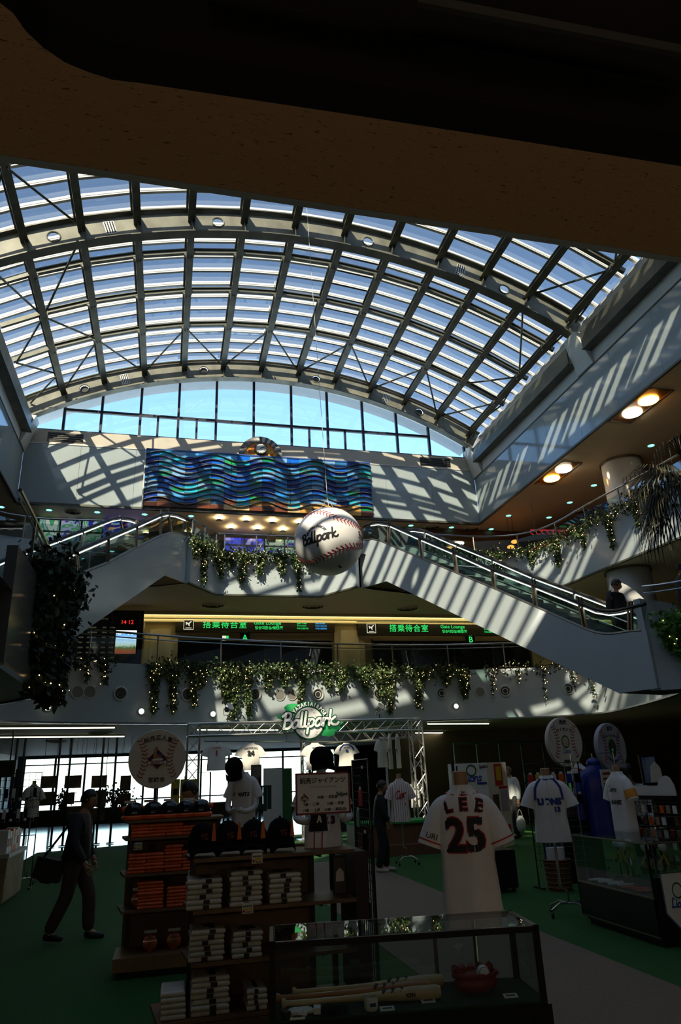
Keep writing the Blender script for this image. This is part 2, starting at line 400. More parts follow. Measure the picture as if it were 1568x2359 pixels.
# cross beams with haunches
half = 16.55*math.sin(math.radians(2.565))-.04
mb = MB().box2((-half,-.06,-.02),(half,.06,.02)).box2((-half,-.012,.02),(half,.012,.14)).box2((-half,-.06,.12),(half,.06,.15))
for s in (-1,1):
    mb.plate([(s*half,-.05,-.02),(s*(half-.13),-.05,-.02),(s*half,-.05,-.22)], (0,1,0), .1)
me_c = mb.mesh('cross_beam', m_steel)
YC = [8.2,9.9,11.5,13.3,17.15,18.95,20.8]
for y in YC:
    for i in range(11): put('cross_beam', me_c, (RIBS[i]+RIBS[i+1])/2, y, 16.56)
he = 16.55*math.sin(math.radians(2.2))-.04
me_ce = MB().box2((-he,-.05,-.02),(he,.05,.12)).mesh('cross_beam', m_steel)
for y in YC:
    for d in (-28.75, 30.4): put('cross_beam', me_ce if d < 0 else MB().box2((-.15,-.05,-.02),(.15,.05,.12)).mesh('cross_beam', m_steel), d, y, 16.56)
# glazing bars (pairs of white extrusions) and panes
hb = 16.92*math.sin(math.radians(2.565))
YBAR = [13.05+.655*i for i in range(16)]
def barmesh(h): return MB().box2((-h,-.02,-.075),(h,.025,.07)).box2((-h,-.042,-.075),(h,.042,-.055)).box2((-h,-.032,-.01),(h,-.02,.0)).mesh('glazing_bar', m_bar)
me_b, me_g = barmesh(hb), MB().box2((-hb,-.32,0),(hb,.32,.012)).mesh('pane', m_pane)
hl, hr = 16.92*math.sin(math.radians(3.25)), 16.92*math.sin(math.radians(1.58))
gaps = [((RIBS[i]+RIBS[i+1])/2, me_b, me_g) for i in range(11)]
gaps += [(-29.8, barmesh(hl), MB().box2((-hl,-.32,0),(hl,.32,.012)).mesh('pane', m_pane)), (31.46, barmesh(hr), MB().box2((-hr,-.32,0),(hr,.32,.012)).mesh('pane', m_pane))]
for d, mbar, mg in gaps:
    for y in YBAR:
        put('glazing_bar', mbar, d, y, 16.9); put('pane', mg, d, y+.3275, 16.97)
rest = MB(); restg = MB()
for d, mbar, mg in gaps:
    h = max(v.co.x for v in mbar.vertices)
    y = 12.395
    while y > 1.4:
        M = rotm(d, y, 16.9); rest.add(MB().box2((-h,-.035,-.075),(h,.035,.07)), M); y -= .655
    for y0, y1 in ((1.5,5.0),(5.0,9.0),(9.0,13.0)):
        restg.add(MB().box2((-h,y0-12,0),(h,y1-12,.012)), rotm(d, 12.0, 16.97))
tag(rest.build('glazing_bars_beyond', m_bar, sky_root), kind='stuff'); tag(restg.build('panes_beyond', m_pane, sky_root), kind='stuff')
# ridge clips: small bright tabs beside the ridge purlin
me_t = MB().box2((-.012,-.07,-.1),(.012,.07,.04)).mesh('ridge_clip', m_bar)
for y in YBAR[5::2]:
    for s in (-.45,.45): put('ridge_clip', me_t, RIBS[5]+s, y-.2, 16.86)
# bracing rods
def brace(d0, y0, d1, y1, r=16.5):
    a, b = arc(r, d0, y0), arc(r, d1, y1); MB().tube([a, b], .032, 6).build('brace', m_steel, sky_root)
for y0, y1 in ((20.8,23.35),(13.3,15.55)):
    for i in range(12):
        if i % 2 == 1:
            for j in (i-1, i+1):
                if 0 <= j < 12: brace(RIBS[i], y0, RIBS[j], y1) if y0 > 16 else None
for s, e in ((0,-30.6),(11,30.6)):
    q = RIBS[1] if s == 0 else RIBS[10]
    for ym, ya, yb in ((18.95,15.9,20.8),(13.3,10.5,15.6)):
        for y in (ya, yb): brace(RIBS[s], ym, q, y); brace(RIBS[s], ym, e, y)
    brace(RIBS[s], 22.2, e, 20.8); brace(RIBS[s], 22.2, e, 23.4); brace(RIBS[s], 20.8, RIBS[s], 22.2)
# ------------------------------------------------------------------ arched main girders
m_web = mat('weathered_girder_steel', (.205,.205,.165), .5, metal=.1, var=.28, scale=1.6, bump=.08)
m_zinc = mat('galvanised_plate', (.62,.62,.6), .4, metal=.3)
ME_BOLT = MB().lathe([(.018,0),(.018,.03)], (0,0,0), 6, mx=Matrix.Rotation(PI/2,3,'X')).mesh('bolt', m_black)
def girder(Y, label, dark_holes):
    g = thing('roof_girder', label, 'girder', (AX, Y, 16.2), 'arched roof girders')
    degs = [-31.2] + RIBS + [31.2]
    for i in range(len(degs)-1):
        a, b = degs[i], degs[i+1]; t = .015
        c = [arc(16.03,a,Y), arc(16.03,b,Y), arc(16.76,b,Y), arc(16.76,a,Y)]
        hole = i in (1,4,7,10)
        if hole:
            mid = arc(16.4, (a+b)/2, Y); mb = MB(); N = 24; R = .15
            ins, outs = [], []
            for k in range(N):
                th = 2*PI*k/N; dv = Vector((math.cos(th),0,math.sin(th))); best = 9
                for e in range(4):
                    p, q = c[e]-mid, c[(e+1)%4]-mid; den = dv.x*(q.z-p.z) - dv.z*(q.x-p.x)
                    if abs(den) > 1e-9:
                        tt = (p.x*(q.z-p.z) - p.z*(q.x-p.x))/den; u = (p.x*dv.z - p.z*dv.x)/den
                        if tt > 0 and -1e-6 <= u <= 1+1e-6: best = min(best, tt)
                ins.append(mid+dv*R); outs.append(mid+dv*best)
            for s in (-t, t):
                o = Vector((0,s,0))
                for k in range(N): l = (k+1) % N; mb.quad(ins[k]+o, ins[l]+o, outs[l]+o, outs[k]+o)
            for k in range(N): l = (k+1) % N; mb.quad(ins[k]+Vector((0,t,0)), ins[l]+Vector((0,t,0)), ins[l]-Vector((0,t,0)), ins[k]-Vector((0,t,0)))
            w = mb.build('web_panel', m_web, g)
            ring = [mid + Vector((math.cos(2*PI*k/24)*.165, -.02, math.sin(2*PI*k/24)*.165)) for k in range(24)]
            MB().tube(ring, .02, 6, closed=True).build('hole_ring', m_web, w)
            if dark_holes: MB().lathe([(.001,0),(.15,0)], mid+Vector((0,.05,0)), 20, mx=Matrix.Rotation(PI/2,3,'X')).build('back_cover', m_black, w)
        else:
            w = MB().plate([p-Vector((0,t,0)) for p in c], (0,1,0), 2*t).build('web_panel', m_web, g)
        if i in (2,9):
            mid = arc(16.4, (a+b)/2, Y-.02); R = Matrix.Rotation(math.radians((a+b)/2), 3, 'Y')
            pl = MB().box(mid, (.28,.02,.42), mx=R).build('splice_plate', m_zinc, g)
            for u in range(4):
                for v in range(6):
                    o = obj('bolt', ME_BOLT, pl); o.location = mid + R @ Vector((-.1+u*.066,-.01,-.16+v*.064)) - Vector(g.location)
            MB().box(arc(16.015,(a+b)/2,Y), (.9,.32,.02), mx=R).build('splice_plate', m_steel, g)
    for r0, w, nm in ((16.0,.3,'bottom_flange'),(16.77,.3,'top_flange')):
        mb = MB(); N = 48
        for k in range(N):
            a, b = -31.2+62.4*k/N, -31.2+62.4*(k+1)/N
            A, B, D, E = arc(r0,a,Y), arc(r0,b,Y), arc(r0+.035,b,Y), arc(r0+.035,a,Y); o = Vector((0,w/2,0))
            mb.quad(A-o,B-o,B+o,A+o); mb.quad(E-o,D-o,D+o,E+o); mb.quad(A-o,B-o,D-o,E-o); mb.quad(A+o,B+o,D+o,E+o)
        mb.build(nm, m_steel, g)
    me = MB().box2((-.012,-.14,-.37),(.012,.14,.36)).mesh('stiffener', m_steel)
    for d in RIBS:
        o = obj('stiffener', me, g); M = rotm(d, Y, 16.4); M.translation -= Vector(g.location); o.matrix_local = M
    return g
girder(15.7, 'near arched steel roof girder with round sky-filled web holes', False)
girder(23.45, 'far arched steel roof girder just above the arched window', True)
girder(7.9, 'arched steel roof girder nearest the camera, above the dark soffit', False)
for y in (15.7, 23.6):
    for x, s in ((XR,-1),(XL,1)):
        struct(MB().hexa([(x+s*.02,y-.4,12.8),(x+s*.02,y+.4,12.8),(x+s*.05,y+.4,12.8),(x+s*.05,y-.4,12.8),(x+s*.02,y-.3,13.9),(x+s*.02,y+.3,13.9),(x+s*.42,y+.3,13.9),(x+s*.42,y-.3,13.9)]).build('trim_bracket', m_white))
# ------------------------------------------------------------------ arched window
wr = struct(thing('window_1', None, None, (AX, YB, 13.7)))
m_wglass = glass('window_glass', (.86,.95,.97), .04, edge=.3)
mulX = [atY(x, 980, YB+.1).x for x in (146,232,322,410,497,584,671,754,835,912,984,1062)]
subX = [atY(x, 1000, YB+.1).x for x in (362,452,712,794)]
def archz(x, r=16.35): return AZ + math.sqrt(max(r*r-(x-AX)**2, 0))
ZT = 14.62
for x in mulX: MB().box2((x-.045,YB+.04,13.7),(x+.045,YB+.16,archz(x))).build('mullion', m_navy, wr)
for x in subX: MB().box2((x-.04,YB+.05,13.7),(x+.04,YB+.15,ZT)).build('mullion', m_navy, wr)
xs0 = [x for x in mulX if archz(x) > ZT+.1]
MB().box2((xs0[0],YB+.05,ZT-.05),(xs0[-1],YB+.15,ZT+.05)).build('transom', m_navy, wr)
MB().box2((XL,YB+.02,13.70),(XR,YB+.2,13.76)).build('sill', m_navy, wr)
allx = sorted(mulX + [XL, XR])
for a, b in zip(allx[:-1], allx[1:]):
    n = 4; top = [(a+(b-a)*k/n) for k in range(n+1)]
    pts = [Vector((a,YB+.1,13.7)), Vector((b,YB+.1,13.7))] + [Vector((x,YB+.1,max(archz(x,16.37),13.72))) for x in reversed(top)]
    MB().plate(pts, (0,1,0), .01).build('pane', m_wglass, wr)
# pale roof overhang outside, seen through the top of the window
mb = MB()
for k in range(40):
    a, b = -31+62*k/40, -31+62*(k+1)/40
    mb.quad(arc(16.42,a,YB+.2), arc(16.42,b,YB+.2), arc(16.42,b,YB+.95), arc(16.42,a,YB+.95))
struct(mb.build('trim_overhang', mat('grey_eaves_paint', (.42,.45,.50), .6)))
mb = MB()
for k in range(40):
    a, b = -31.4+62.8*k/40, -31.4+62.8*(k+1)/40
    mb.quad(arc(16.36,a,YB-.4), arc(16.36,b,YB-.4), arc(16.36,b,YB+.2), arc(16.36,a,YB+.2))
    mb.quad(arc(16.36,a,YB+.2), arc(16.36,b,YB+.2), arc(17.0,b,YB+.2), arc(17.0,a,YB+.2))
struct(mb.build('trim_arch', m_zinc))
# white plant-room walls standing on the roof outside, right of the skylight
pr_ = struct(thing('wall_roof_plant', None, None, (15,18,11.3)))
MB().box2((14.2,11.0,11.35),(18,23,15.6)).build('parapet', m_white, pr_)
for y in (12,14,16,18,20,22): MB().bar((13.2,y,11.4),(14.2,y,15.4),.12,.5).build('fin', m_white, pr_)
ORD = ['first','second','third','fourth','fifth','sixth','seventh','eighth','ninth','tenth','eleventh','twelfth']
# ================================================================== balconies, railings
def offset(pts, d):
    out = []
    for i, p in enumerate(pts):
        a, b = Vector(pts[max(i-1,0)]), Vector(pts[min(i+1,len(pts)-1)]); t = (b-a).normalized()
        out.append((p[0]+t.y*d, p[1]-t.x*d))
    return out
def band(name, pts, z0, z1, th, m, parent=None):
    q = offset(pts, th); mb = MB()
    P = lambda l, z: [(x, y, z) for x, y in l]
    mb.strip(P(pts,z0), P(pts,z1)); mb.strip(P(q,z0), P(q,z1)); mb.strip(P(pts,z1), P(q,z1)); mb.strip(P(pts,z0), P(q,z0))
    for e in (0,-1): mb.quad((*pts[e],z0),(*q[e],z0),(*q[e],z1),(*pts[e],z1))
    o = mb.build(name, m, parent, smooth=True)
    return o
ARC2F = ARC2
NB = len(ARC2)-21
struct(band('wall_balcony', ARC2F[:NB+1], 3.2, 4.72, .14, m_fascia)); struct(band('wall_balcony', ARC2F[NB:], 3.2, 4.72, .14, mat('shaded_fascia_panel', (.13,.13,.125), .2, spec=.5))); struct(band('wall_balcony', LAND2, 2.98, 4.12, .14, m_fascia))  # left landing end: shade on the fascia put into a darker colour
struct(band('trim_balcony', offset(ARC2F,-.012), 3.17, 3.215, .1, m_chrome))
struct(band('wall_balcony', RIGHT3, 7.0, 8.42, .14, m_fascia)); struct(band('wall_balcony', LEFT3, 7.0, 8.42, .14, m_fascia))
struct(band('wall_balcony', MID3[1:5], 7.0, 8.32, .14, m_fascia))
struct(band('trim_balcony', offset(RIGHT3,-.012), 6.97, 7.02, .1, m_steel)); struct(band('trim_balcony', offset(MID3[1:5],-.012), 6.97, 7.02, .1, m_steel))
m_rglass = glass('railing_glass', (.78,.84,.84), .05, edge=.45)
def along(pts, step):
    out = []; acc = 0; nxt = 0
    for a, b in zip(pts[:-1], pts[1:]):
        a, b = Vector((*a,0)), Vector((*b,0)); L = (b-a).length
        while nxt <= acc+L: out.append(a.lerp(b, (nxt-acc)/L)); nxt += step
        acc += L
    return out
def railing(label, pts, z0, z1, step, two=True, inset=.07, group='balcony railings'):
    r = thing('balcony_railing', label, 'railing', (*pts[0], z0), group); q = offset(pts, inset)
    MB().tube([(x,y,z1) for x,y in q], .03, 8).build('top_rail', m_chrome, r, True)
    if two: MB().tube([(x,y,z1-.13) for x,y in q], .018, 6).build('lower_rail', m_chrome, r, True)
    P = along(q, step)
    for p in P: MB().box2((p.x-.018,p.y-.018,z0),(p.x+.018,p.y+.018,z1)).build('post', m_chrome, r)
    for a, b in zip(P[:-1], P[1:]):
        d = (b-a).normalized()*.03; MB().bar(a+d+Vector((0,0,(z0+z1-.16)/2)), b-d+Vector((0,0,(z0+z1-.16)/2)), .012, z1-.2-z0).build('glass_panel', m_rglass, r)
    return r
i0 = min(range(len(ARC2)), key=lambda i: abs(ARC2[i][0]-12.3)+abs(ARC2[i][1]-20.3)); i1 = min(range(len(ARC2)), key=lambda i: abs(ARC2[i][0]+3.8)+abs(ARC2[i][1]-18))
railing('long steel and glass railing above the garland facing the gate signs', ARC2[i0:i1], 4.6, 5.55, 1.85)
railing('dark railing around the left landing at the escalator foot', ARC2[-12:], 4.6, 5.5, 1.3)
railing('railing at the right landing by the escalator foot', LAND2[-7:-1], 4.1, 4.97, 1.0)
railing('upper glass railing along the right third-floor parapet', RIGHT3[6:], 8.35, 9.1, 1.5, False)
railing('upper glass railing at the middle of the far side, behind the hanging ball', MID3[2:4], 8.25, 8.97, 1.0, False)
railing('upper glass railing along the left third-floor parapet', LEFT3[:12], 8.35, 9.1, 1.5, False)
railing('short slanted glass railing beside the left escalator head', MID3[3:5], 8.25, 8.97, .7, False)
railing('short slanted glass railing beside the right escalator head', MID3[1:3], 8.25, 8.97, .7, False)
# round air nozzles on the lower fascia, and glowing discs for lamp reflections
def face_at(px, py, pts):
    """point of a fascia curve seen at that pixel, with its outward normal"""
    best = None
    for a, b in zip(pts[:-1], pts[1:]):
        a, b = Vector((*a,0)), Vector((*b,0)); t = (b-a).normalized(); n = Vector((t.y,-t.x,0))
        d = ray(px, py); den = d.dot(n)
        if abs(den) < 1e-6: continue
        k = (a-EYE).dot(n)/den
        if k <= 0: continue
        P = EYE + d*k; u = (Vector((P.x,P.y,0))-a).dot(t)
        if -.02 <= u <= (b-a).length+.02 and (best is None or k > best[0]): best = (k, P, -n)
    return best[1], best[2]
m_grille = mat('black_grille', (.01,.01,.01), .5)
def disc_frame(n): 
    x = Vector((n.y,-n.x,0)).normalized()*-1; return Matrix((x, Vector((0,0,1)).cross(n)*0+Vector((0,0,1)), n)).transposed()
NOZ = CAPN = -1
for i, (px, py, kind) in enumerate(((55,1587,0),(178,1594,1),(206,1594,1),(277,1598,0),(432,1600,0),(587,1600,0),(644,1601,1),(672,1600,1),(732,1600,0),(873,1599,0),(1017,1597,0),(1070,1595,1),(1105,1594,1),(1163,1592,0),(1308,1587,0))):
    P, n = face_at(px, py, ARC2)
    x = n.cross(Vector((0,0,1))); R = Matrix((x, n.cross(x), n)).transposed()
    if kind == 0:
        NOZ += 1
        t = thing('air_nozzle', 'round black air nozzle with a bright ring on the pale fascia, %s from the left' % ORD[NOZ], 'vent', P, 'round air nozzles along the fascia')
        MB().lathe([(.13,0),(.19,0),(.19,.03),(.165,.04),(.13,.0)], P, 24, mx=R, cap=False).build('ring', m_zinc, t, True)
        MB().lathe([(.001,.004),(.135,.004)], P, 24, mx=R).build('throat', m_grille, t)
        MB().lathe([(.07,.006),(.1,.006),(.1,.02),(.07,.02)], P, 20, mx=R, cap=False).build('inner_ring', m_zinc if px > 600 else m_steel, t, True)
        for k in (-1,0,1): MB().box(P + R @ Vector((0,k*.03,.012)), (.12,.012,.01), mx=R).build('vane', m_steel, t)
    else:
        CAPN += 1
        t = thing('access_cover', 'plain round grey cap, %s of the %s pair on the pale fascia' % (('left','right')[CAPN % 2], ('left','middle','right')[CAPN//2]), 'vent', P, 'paired round caps along the fascia')
        MB().lathe([(.001,.012),(.145,.012),(.15,.0)], P, 24, mx=R).build('disc', mat('dull_grey_disc', (.22,.22,.2), .5), t)
        MB().lathe([(.145,0),(.17,0),(.17,.02),(.145,.02)], P, 24, mx=R, cap=False).build('rim', m_zinc, t)
m_bulb = lamp('warm_bulb', (1,.64,.30), 3.6)
m_reflection = lamp('reflection_glow', (1,.9,.66), 6, True)  # glow stands in for lamp reflections on the fascia
for iq, (px, py) in enumerate(((109,1630),(325,1639),(490,1645),(1050,1627))):
    P, n = face_at(px, py, ARC2); x = n.cross(Vector((0,0,1))); R = Matrix((x, n.cross(x), n)).transposed()
    t = thing('reflection_disc', 'glowing disc standing for a lamp reflection on the lower fascia, %s from the left' % ORD[iq], 'lamp', P, 'glowing lamp reflections on the fascia')
    MB().lathe([(.07,0),(.085,.0),(.085,.03),(.07,.03)], P, 16, mx=R, cap=False).build('rim', m_zinc, t); MB().ball(P+n*.02, .062, 12).build('lens', m_reflection, t, True)
# ================================================================== escalators
AZE = math.radians(20)
EN = Vector((math.cos(AZE), math.sin(AZE), 0)); EU = Vector((math.sin(AZE), -math.cos(AZE), 0))
EP = Vector((6.175, 18.715, 8.59))
ep = lambda p: onplane(p[0], p[1], EP, EN)
deck_px = [(836,1247),(856.5,1244),(874.4,1247.5),(892.2,1255.7),(971.3,1288.8),(1050.4,1322),(1137,1357.7),(1231.8,1399.6),(1346.6,1450.7),(1367,1458.3),(1390,1462.7),(1410.3,1462.7),(1448.6,1457),(1476.7,1454.5)]
rail_px = [(834.8,1213),(851,1206),(868,1203),(894.8,1207),(963.7,1237.8),(1042.8,1271),(1132,1311),(1226.7,1347),(1333.8,1389.5),(1367,1403.5),(1397.6,1408.6),(1423,1406),(1451,1399),(1484,1391)]
DECK = [ep(p) for p in deck_px]; RAIL = [ep(p) for p in rail_px]; BOT = [ep(p) for p in ((1495,1588),(1425,1597),(890,1339),(832,1355))]
EW = 1.45
m_rubber = mat('black_rubber', (.012,.012,.012), .45); m_strip = lamp('handrail_light', (.93,1,.94), 1.5)
m_deck = mat('bronze_steel', (.26,.22,.18), .3, metal=.9)
m_eglass = glass('escalator_glass', (.62,.74,.70), .05, edge=.45)
m_step = mat('step_metal', (.10,.10,.10), .4, metal=.6)
def escalator(label, D, R, B, nv, eu):
    base = B[1]; t = thing('escalator', label, 'escalator', base, 'pair of escalators between the second and third floors')
    hz = lambda p: (p-D[0]).dot(eu)
    def side(off, m, nm):
        o = nv*off; mb = MB(); bx = [(B[3], B[2]), (B[2], B[1]), (B[1], B[0])]
        def under(s):
            for a, b in bx:
                sa, sb = hz(a), hz(b)
                if s <= sb or (a, b) == bx[-1]: k = (s-sa)/(sb-sa) if sb != sa else 0; return a.z + (b.z-a.z)*max(min(k,1.2),-.4)
        svals = sorted(set([hz(p) for p in D] + [hz(p) for p in B] + [hz(D[4])+k*.7 for k in range(10)]))
        dz = lambda s: next((a.z+(b.z-a.z)*(s-hz(a))/(hz(b)-hz(a)) for a, b in zip(D[:-1], D[1:]) if hz(a)-1e-6 <= s <= hz(b)+1e-6), D[0].z if s < hz(D[0]) else D[-1].z)
        o0 = Vector((D[0].x, D[0].y, 0))
        lo = [o0+eu*s+o+Vector((0,0,under(s))) for s in svals]; hi = [o0+eu*s+o+Vector((0,0,dz(s))) for s in svals]
        mb.strip(lo, hi); mb.strip([p+nv*.05 for p in lo], [p+nv*.05 for p in hi]); mb.strip(hi, [p+nv*.05 for p in hi]); mb.strip(lo, [p+nv*.05 for p in lo])
        for e in (0,-1): mb.quad(lo[e], hi[e], hi[e]+nv*.05, lo[e]+nv*.05)
        mb.build(nm, m, t); return lo
    lo = side(0, m_fascia, 'side_panel'); side(EW-.05, m_fascia, 'side_panel')
    mb = MB(); mb.strip([p+nv*.05 for p in lo], [p+nv*(EW-.05) for p in lo]); mb.build('underside', mat('brown_soffit', (.10,.07,.04), .6), t)
    mb = MB(); mb.quad(B[3], D[0], D[0]+nv*EW, B[3]+nv*EW); mb.quad(B[0], D[-1], D[-1]+nv*EW, B[0]+nv*EW); mb.build('end_panel', m_fascia, t)
    # steps
    S0, S1 = D[3]-Vector((0,0,.32)), D[9]-Vector((0,0,.1)); n = 19; mb = MB()
    for k in range(n):
        p = S0.lerp(S1, k/(n-1)); q = S0.lerp(S1, (k+1)/(n-1)); h = (q-p)
        s = MB().box2((-.5,-.02,-.2),(.5,.40,0)); 
        M = Matrix.Translation(p+nv*EW/2) @ Matrix((nv, eu, Vector((0,0,1)))).transposed().to_4x4()
        st = obj('step', s.mesh('step', m_step), t); M.translation -= base; st.matrix_local = M
    for off, nm in ((.03,'near'),(EW-.03,'far')):
        o = nv*off
        MB().tube([p+o+Vector((0,0,.02)) for p in D], .035, 6).build('deck_trim', m_deck, t, True)
        RR = smooth_path([p+o for p in R], 2)
        MB().tube(RR, .04, 8).build('handrail', m_rubber, t, True)
        for k in range(1, len(R)-2):
            a, b = R[k]+o-Vector((0,0,.075)), R[k+1]+o-Vector((0,0,.075))
            MB().bar(a.lerp(b,.02), a.lerp(b,.97), .02, .024).build('light_strip', m_strip, t)
        Q = [0,3,4,5,6,7,8,12]
        # glass panes between posts
        for k in range(len(D)-1):
            a, b = D[k]+o, D[k+1]+o; c, d = R[k]+o, R[k+1]+o
            MB().plate([a,b,d-Vector((0,0,.06)),c-Vector((0,0,.06))], nv, .012).build('glass_panel', m_eglass, t)
        if off < .5:
            for k in (3,4,5,6,7,8,12):
                a, c = D[k]+o, R[k]+o
                for s in (-.035,.035): MB().bar(a-eu*s-Vector((0,0,.05)), c-eu*s+Vector((0,0,.12)), .05, .045).build('post', m_deck, t)
        else:
            for k in (3,5,7,8): MB().bar(D[k]+o, R[k]+o+Vector((0,0,.05)), .05, .05).build('post', m_chrome, t)
    # glass wing beside the handrail
    return t
escalator('right escalator with sunlit pale side descending towards the right landing', DECK, RAIL, BOT, EN, EU)
LA = math.radians(22); LN = Vector((-math.cos(LA), math.sin(LA), 0)); LU = Vector((-math.sin(LA), -math.cos(LA), 0)); LP = atZ(424,1342,7.0)
lp = lambda p: onplane(p[0], p[1], LP, LN)
DL = [lp(p) for p in ((446,1243),(432,1237),(415,1231),(398,1228),(372.4,1235.6),(315,1263.7),(251.3,1298),(183.7,1326),(127.6,1353))]
RL = [lp(p) for p in ((446,1201),(430,1194),(408,1185),(388,1182),(373.7,1184.6),(317.6,1210),(251,1238),(176,1270),(116,1299))]
for s_, dz_ in ((.75,-.43),(1.1,-.58),(1.5,-.66),(1.9,-.68),(2.5,-.68)):
    DL.append(DL[8]+LU*s_+Vector((0,0,dz_))); RL.append(RL[8]+LU*s_+Vector((0,0,dz_)))
BL = [lp(p) for p in ((380,1325),(424,1341.7))]
k_ = BL[0]+LU*6.4+Vector((0,0,-3.6)); BL = [k_+LU*.7, k_, BL[0], BL[1]]
escalator('left escalator with shaded grey side descending behind the dark garland column', DL, RL, BL, LN, LU)
# ================================================================== ceilings: lamps
m_cyan = lamp('cyan_lens', (.25,1,.85), 1.6); m_ringm = mat('lamp_ring', (.6,.55,.45), .4)
def downlight(P, lab):
    t = thing('downlight', lab, 'downlight', P, 'cyan downlights in the ceiling')
    MB().lathe([(.10,-.0),(.13,-.012),(.15,0)], P, 18, cap=False).build('ring', m_ringm, t, True); MB().lathe([(.001,-.006),(.1,-.006)], P, 18).build('lens', m_cyan, t)
for iq, px in enumerate(((1499,1026.5),(1367.5,1118),(1312,1157.6),(1264,1192),(1171,1187.8),(1131,1219),(1039.5,1215),(946,1210.7),(113,1175),(224,1180),(333,1185),(440,1189),(3,1168))):
    downlight(atZ(*px, 10.9), 'cyan downlight in the right-hand ceiling, %s from the near column' % ORD[iq] if iq < 4 else 'cyan downlight above the right escalator, %s from the right' % ORD[iq-4] if iq < 8 else 'cyan downlight above the left escalator, %s from the left' % ('second','third','fourth','fifth','first')[iq-8])
def diffuser(P, r, label):
    t = thing('ceiling_diffuser', label, 'vent', P, 'round ceiling diffusers')
    for k, (a, b) in enumerate(((.35,.5),(.6,.72),(.82,1.0))): MB().lathe([(r*a,-.03-.02*(2-k)),(r*b,-.005)], P, 24, cap=False).build('cone_ring', m_ceil2 if k == 2 else m_ceil1, t, True)
    MB().lathe([(.001,-.004),(r*.95,-.004)], P, 24).build('throat', m_grille, t)
for px, w_ in (((1337,1176),'nearest the round column'),((995,1213),'above the right escalator, left one'),((1086,1217),'above the right escalator, right one'),((168,1178),'above the left escalator')): diffuser(atZ(*px,10.9), .33, 'dark round ceiling diffuser on the third floor, '+w_)
for px, w_ in (((490,1393),'left'),((720,1396),'middle'),((938,1401),'right')): diffuser(atZ(*px,7.0), .42, '%s round air diffuser in the beige ceiling before the gate signs' % w_)
for px, w_ in (((230,1687),'left of the round signboard, nearer one'),((130,1706),'far left, farther one'),((690,1688),'behind the green sign')): diffuser(atZ(*px,3.2), .4, 'dark round diffuser in the ground-floor ceiling, '+w_)
m_amber = lamp('amber_bulb', (1,.42,.06), 18, True); m_lampw = lamp('white_bulb', (1,.90,.66), 18, True)
for (a, b, lab) in (((1455,950),(1493,921),'recessed twin ceiling lamp, white bulb nearer and amber bulb above it'),((1268,1101),(1300,1080),'recessed twin ceiling lamp, amber bulb nearer and white bulb above it')):
    A, B = atZ(*a, 10.9), atZ(*b, 10.9); c = (A+B)/2; t = thing('recessed_twin_lamp', lab, 'ceiling lamp', c, 'recessed twin lamps')
    w, h = .36, .95
    mb = MB(); z0, z1 = 10.885, 10.893
    mb.box2((c.x-w,c.y-h,z0),(c.x-w+.05,c.y+h,z1)).box2((c.x+w-.05,c.y-h,z0),(c.x+w,c.y+h,z1)).box2((c.x-w,c.y-h,z0),(c.x+w,c.y-h+.05,z1)).box2((c.x-w,c.y+h-.05,z0),(c.x+w,c.y+h,z1)); mb.build('frame', m_deck, t)
    MB().box2((c.x-w+.05,c.y-h+.05,10.892),(c.x+w-.05,c.y+h-.05,10.898)).build('reflector', mat('amber_reflector', (.16,.07,.015), .35, metal=.4), t)
    for P, bm_ in ((A, m_lampw if a[0] > 1400 else m_amber), (B, m_amber if a[0] > 1400 else m_lampw)):
        MB().ball((c.x, P.y, 10.87), .27, 16, sc=(1,1,.25)).build('bulb', bm_, t, True)
m_glow = lamp('uplight_ring', (1,.80,.45), 26, True)
for i, (px, py) in enumerate(((505,1192),(567,1195),(627,1198),(690,1201),(532,1213),(593,1215),(651,1218),(712,1221))):
    P = atZ(px, py, 10.9); t = thing('ceiling_uplight', 'round lamp glowing warmly on the ceiling, %s from the left in the %s row' % (ORD[i % 4], ('near','far')[i//4]), 'ceiling lamp', P, 'round warm ceiling lamps in two rows')
    MB().lathe([(.11,-.115),(.13,-.10)], P, 18).build('shade', m_ceil1, t); MB().lathe([(.12,-.095),(.10,-.06),(.03,-.055)], P, 18).build('glow_ring', m_glow, t, True); MB().tube([P, P-Vector((0,0,.06))], .02, 6).build('stem', m_ceil1, t)
sp = atZ(624,1223,10.9); t = thing('ceiling_speaker', 'small black square loudspeaker under the ceiling behind the ball', 'speaker', sp)
MB().box2((sp.x-.17,sp.y-.1,10.45),(sp.x+.17,sp.y+.1,10.75)).build('cabinet', m_black, t); MB().box2((sp.x-.02,sp.y-.02,10.75),(sp.x+.02,sp.y+.02,10.9)).build('bracket', m_steel, t)
# ================================================================== columns on the right
m_col = mat('glossy_column', (.60,.60,.60), .12, spec=.6)
for (px, py, z0, z1, X, lab) in ((1428,1060,8.1,10.9,14.0,'glossy round column on the third floor beside the palm'),(1448,1330,4.45,7.0,12.9,'glossy round column on the second floor behind the escalator foot')):
    P = atX(px, py, X); t = thing('round_column', lab, 'column', (P.x, P.y, z0), 'round columns on the right')
    MB().lathe([(.62,0),(.62,z1-z0-.02)], (P.x,P.y,z0+.01), 40).build('shaft', m_col, t, True)
    MB().lathe([(.66,z1-z0-.08),(.66,z1-z0)], (P.x,P.y,z0), 40, cap=False).build('collar', m_deck, t, True)
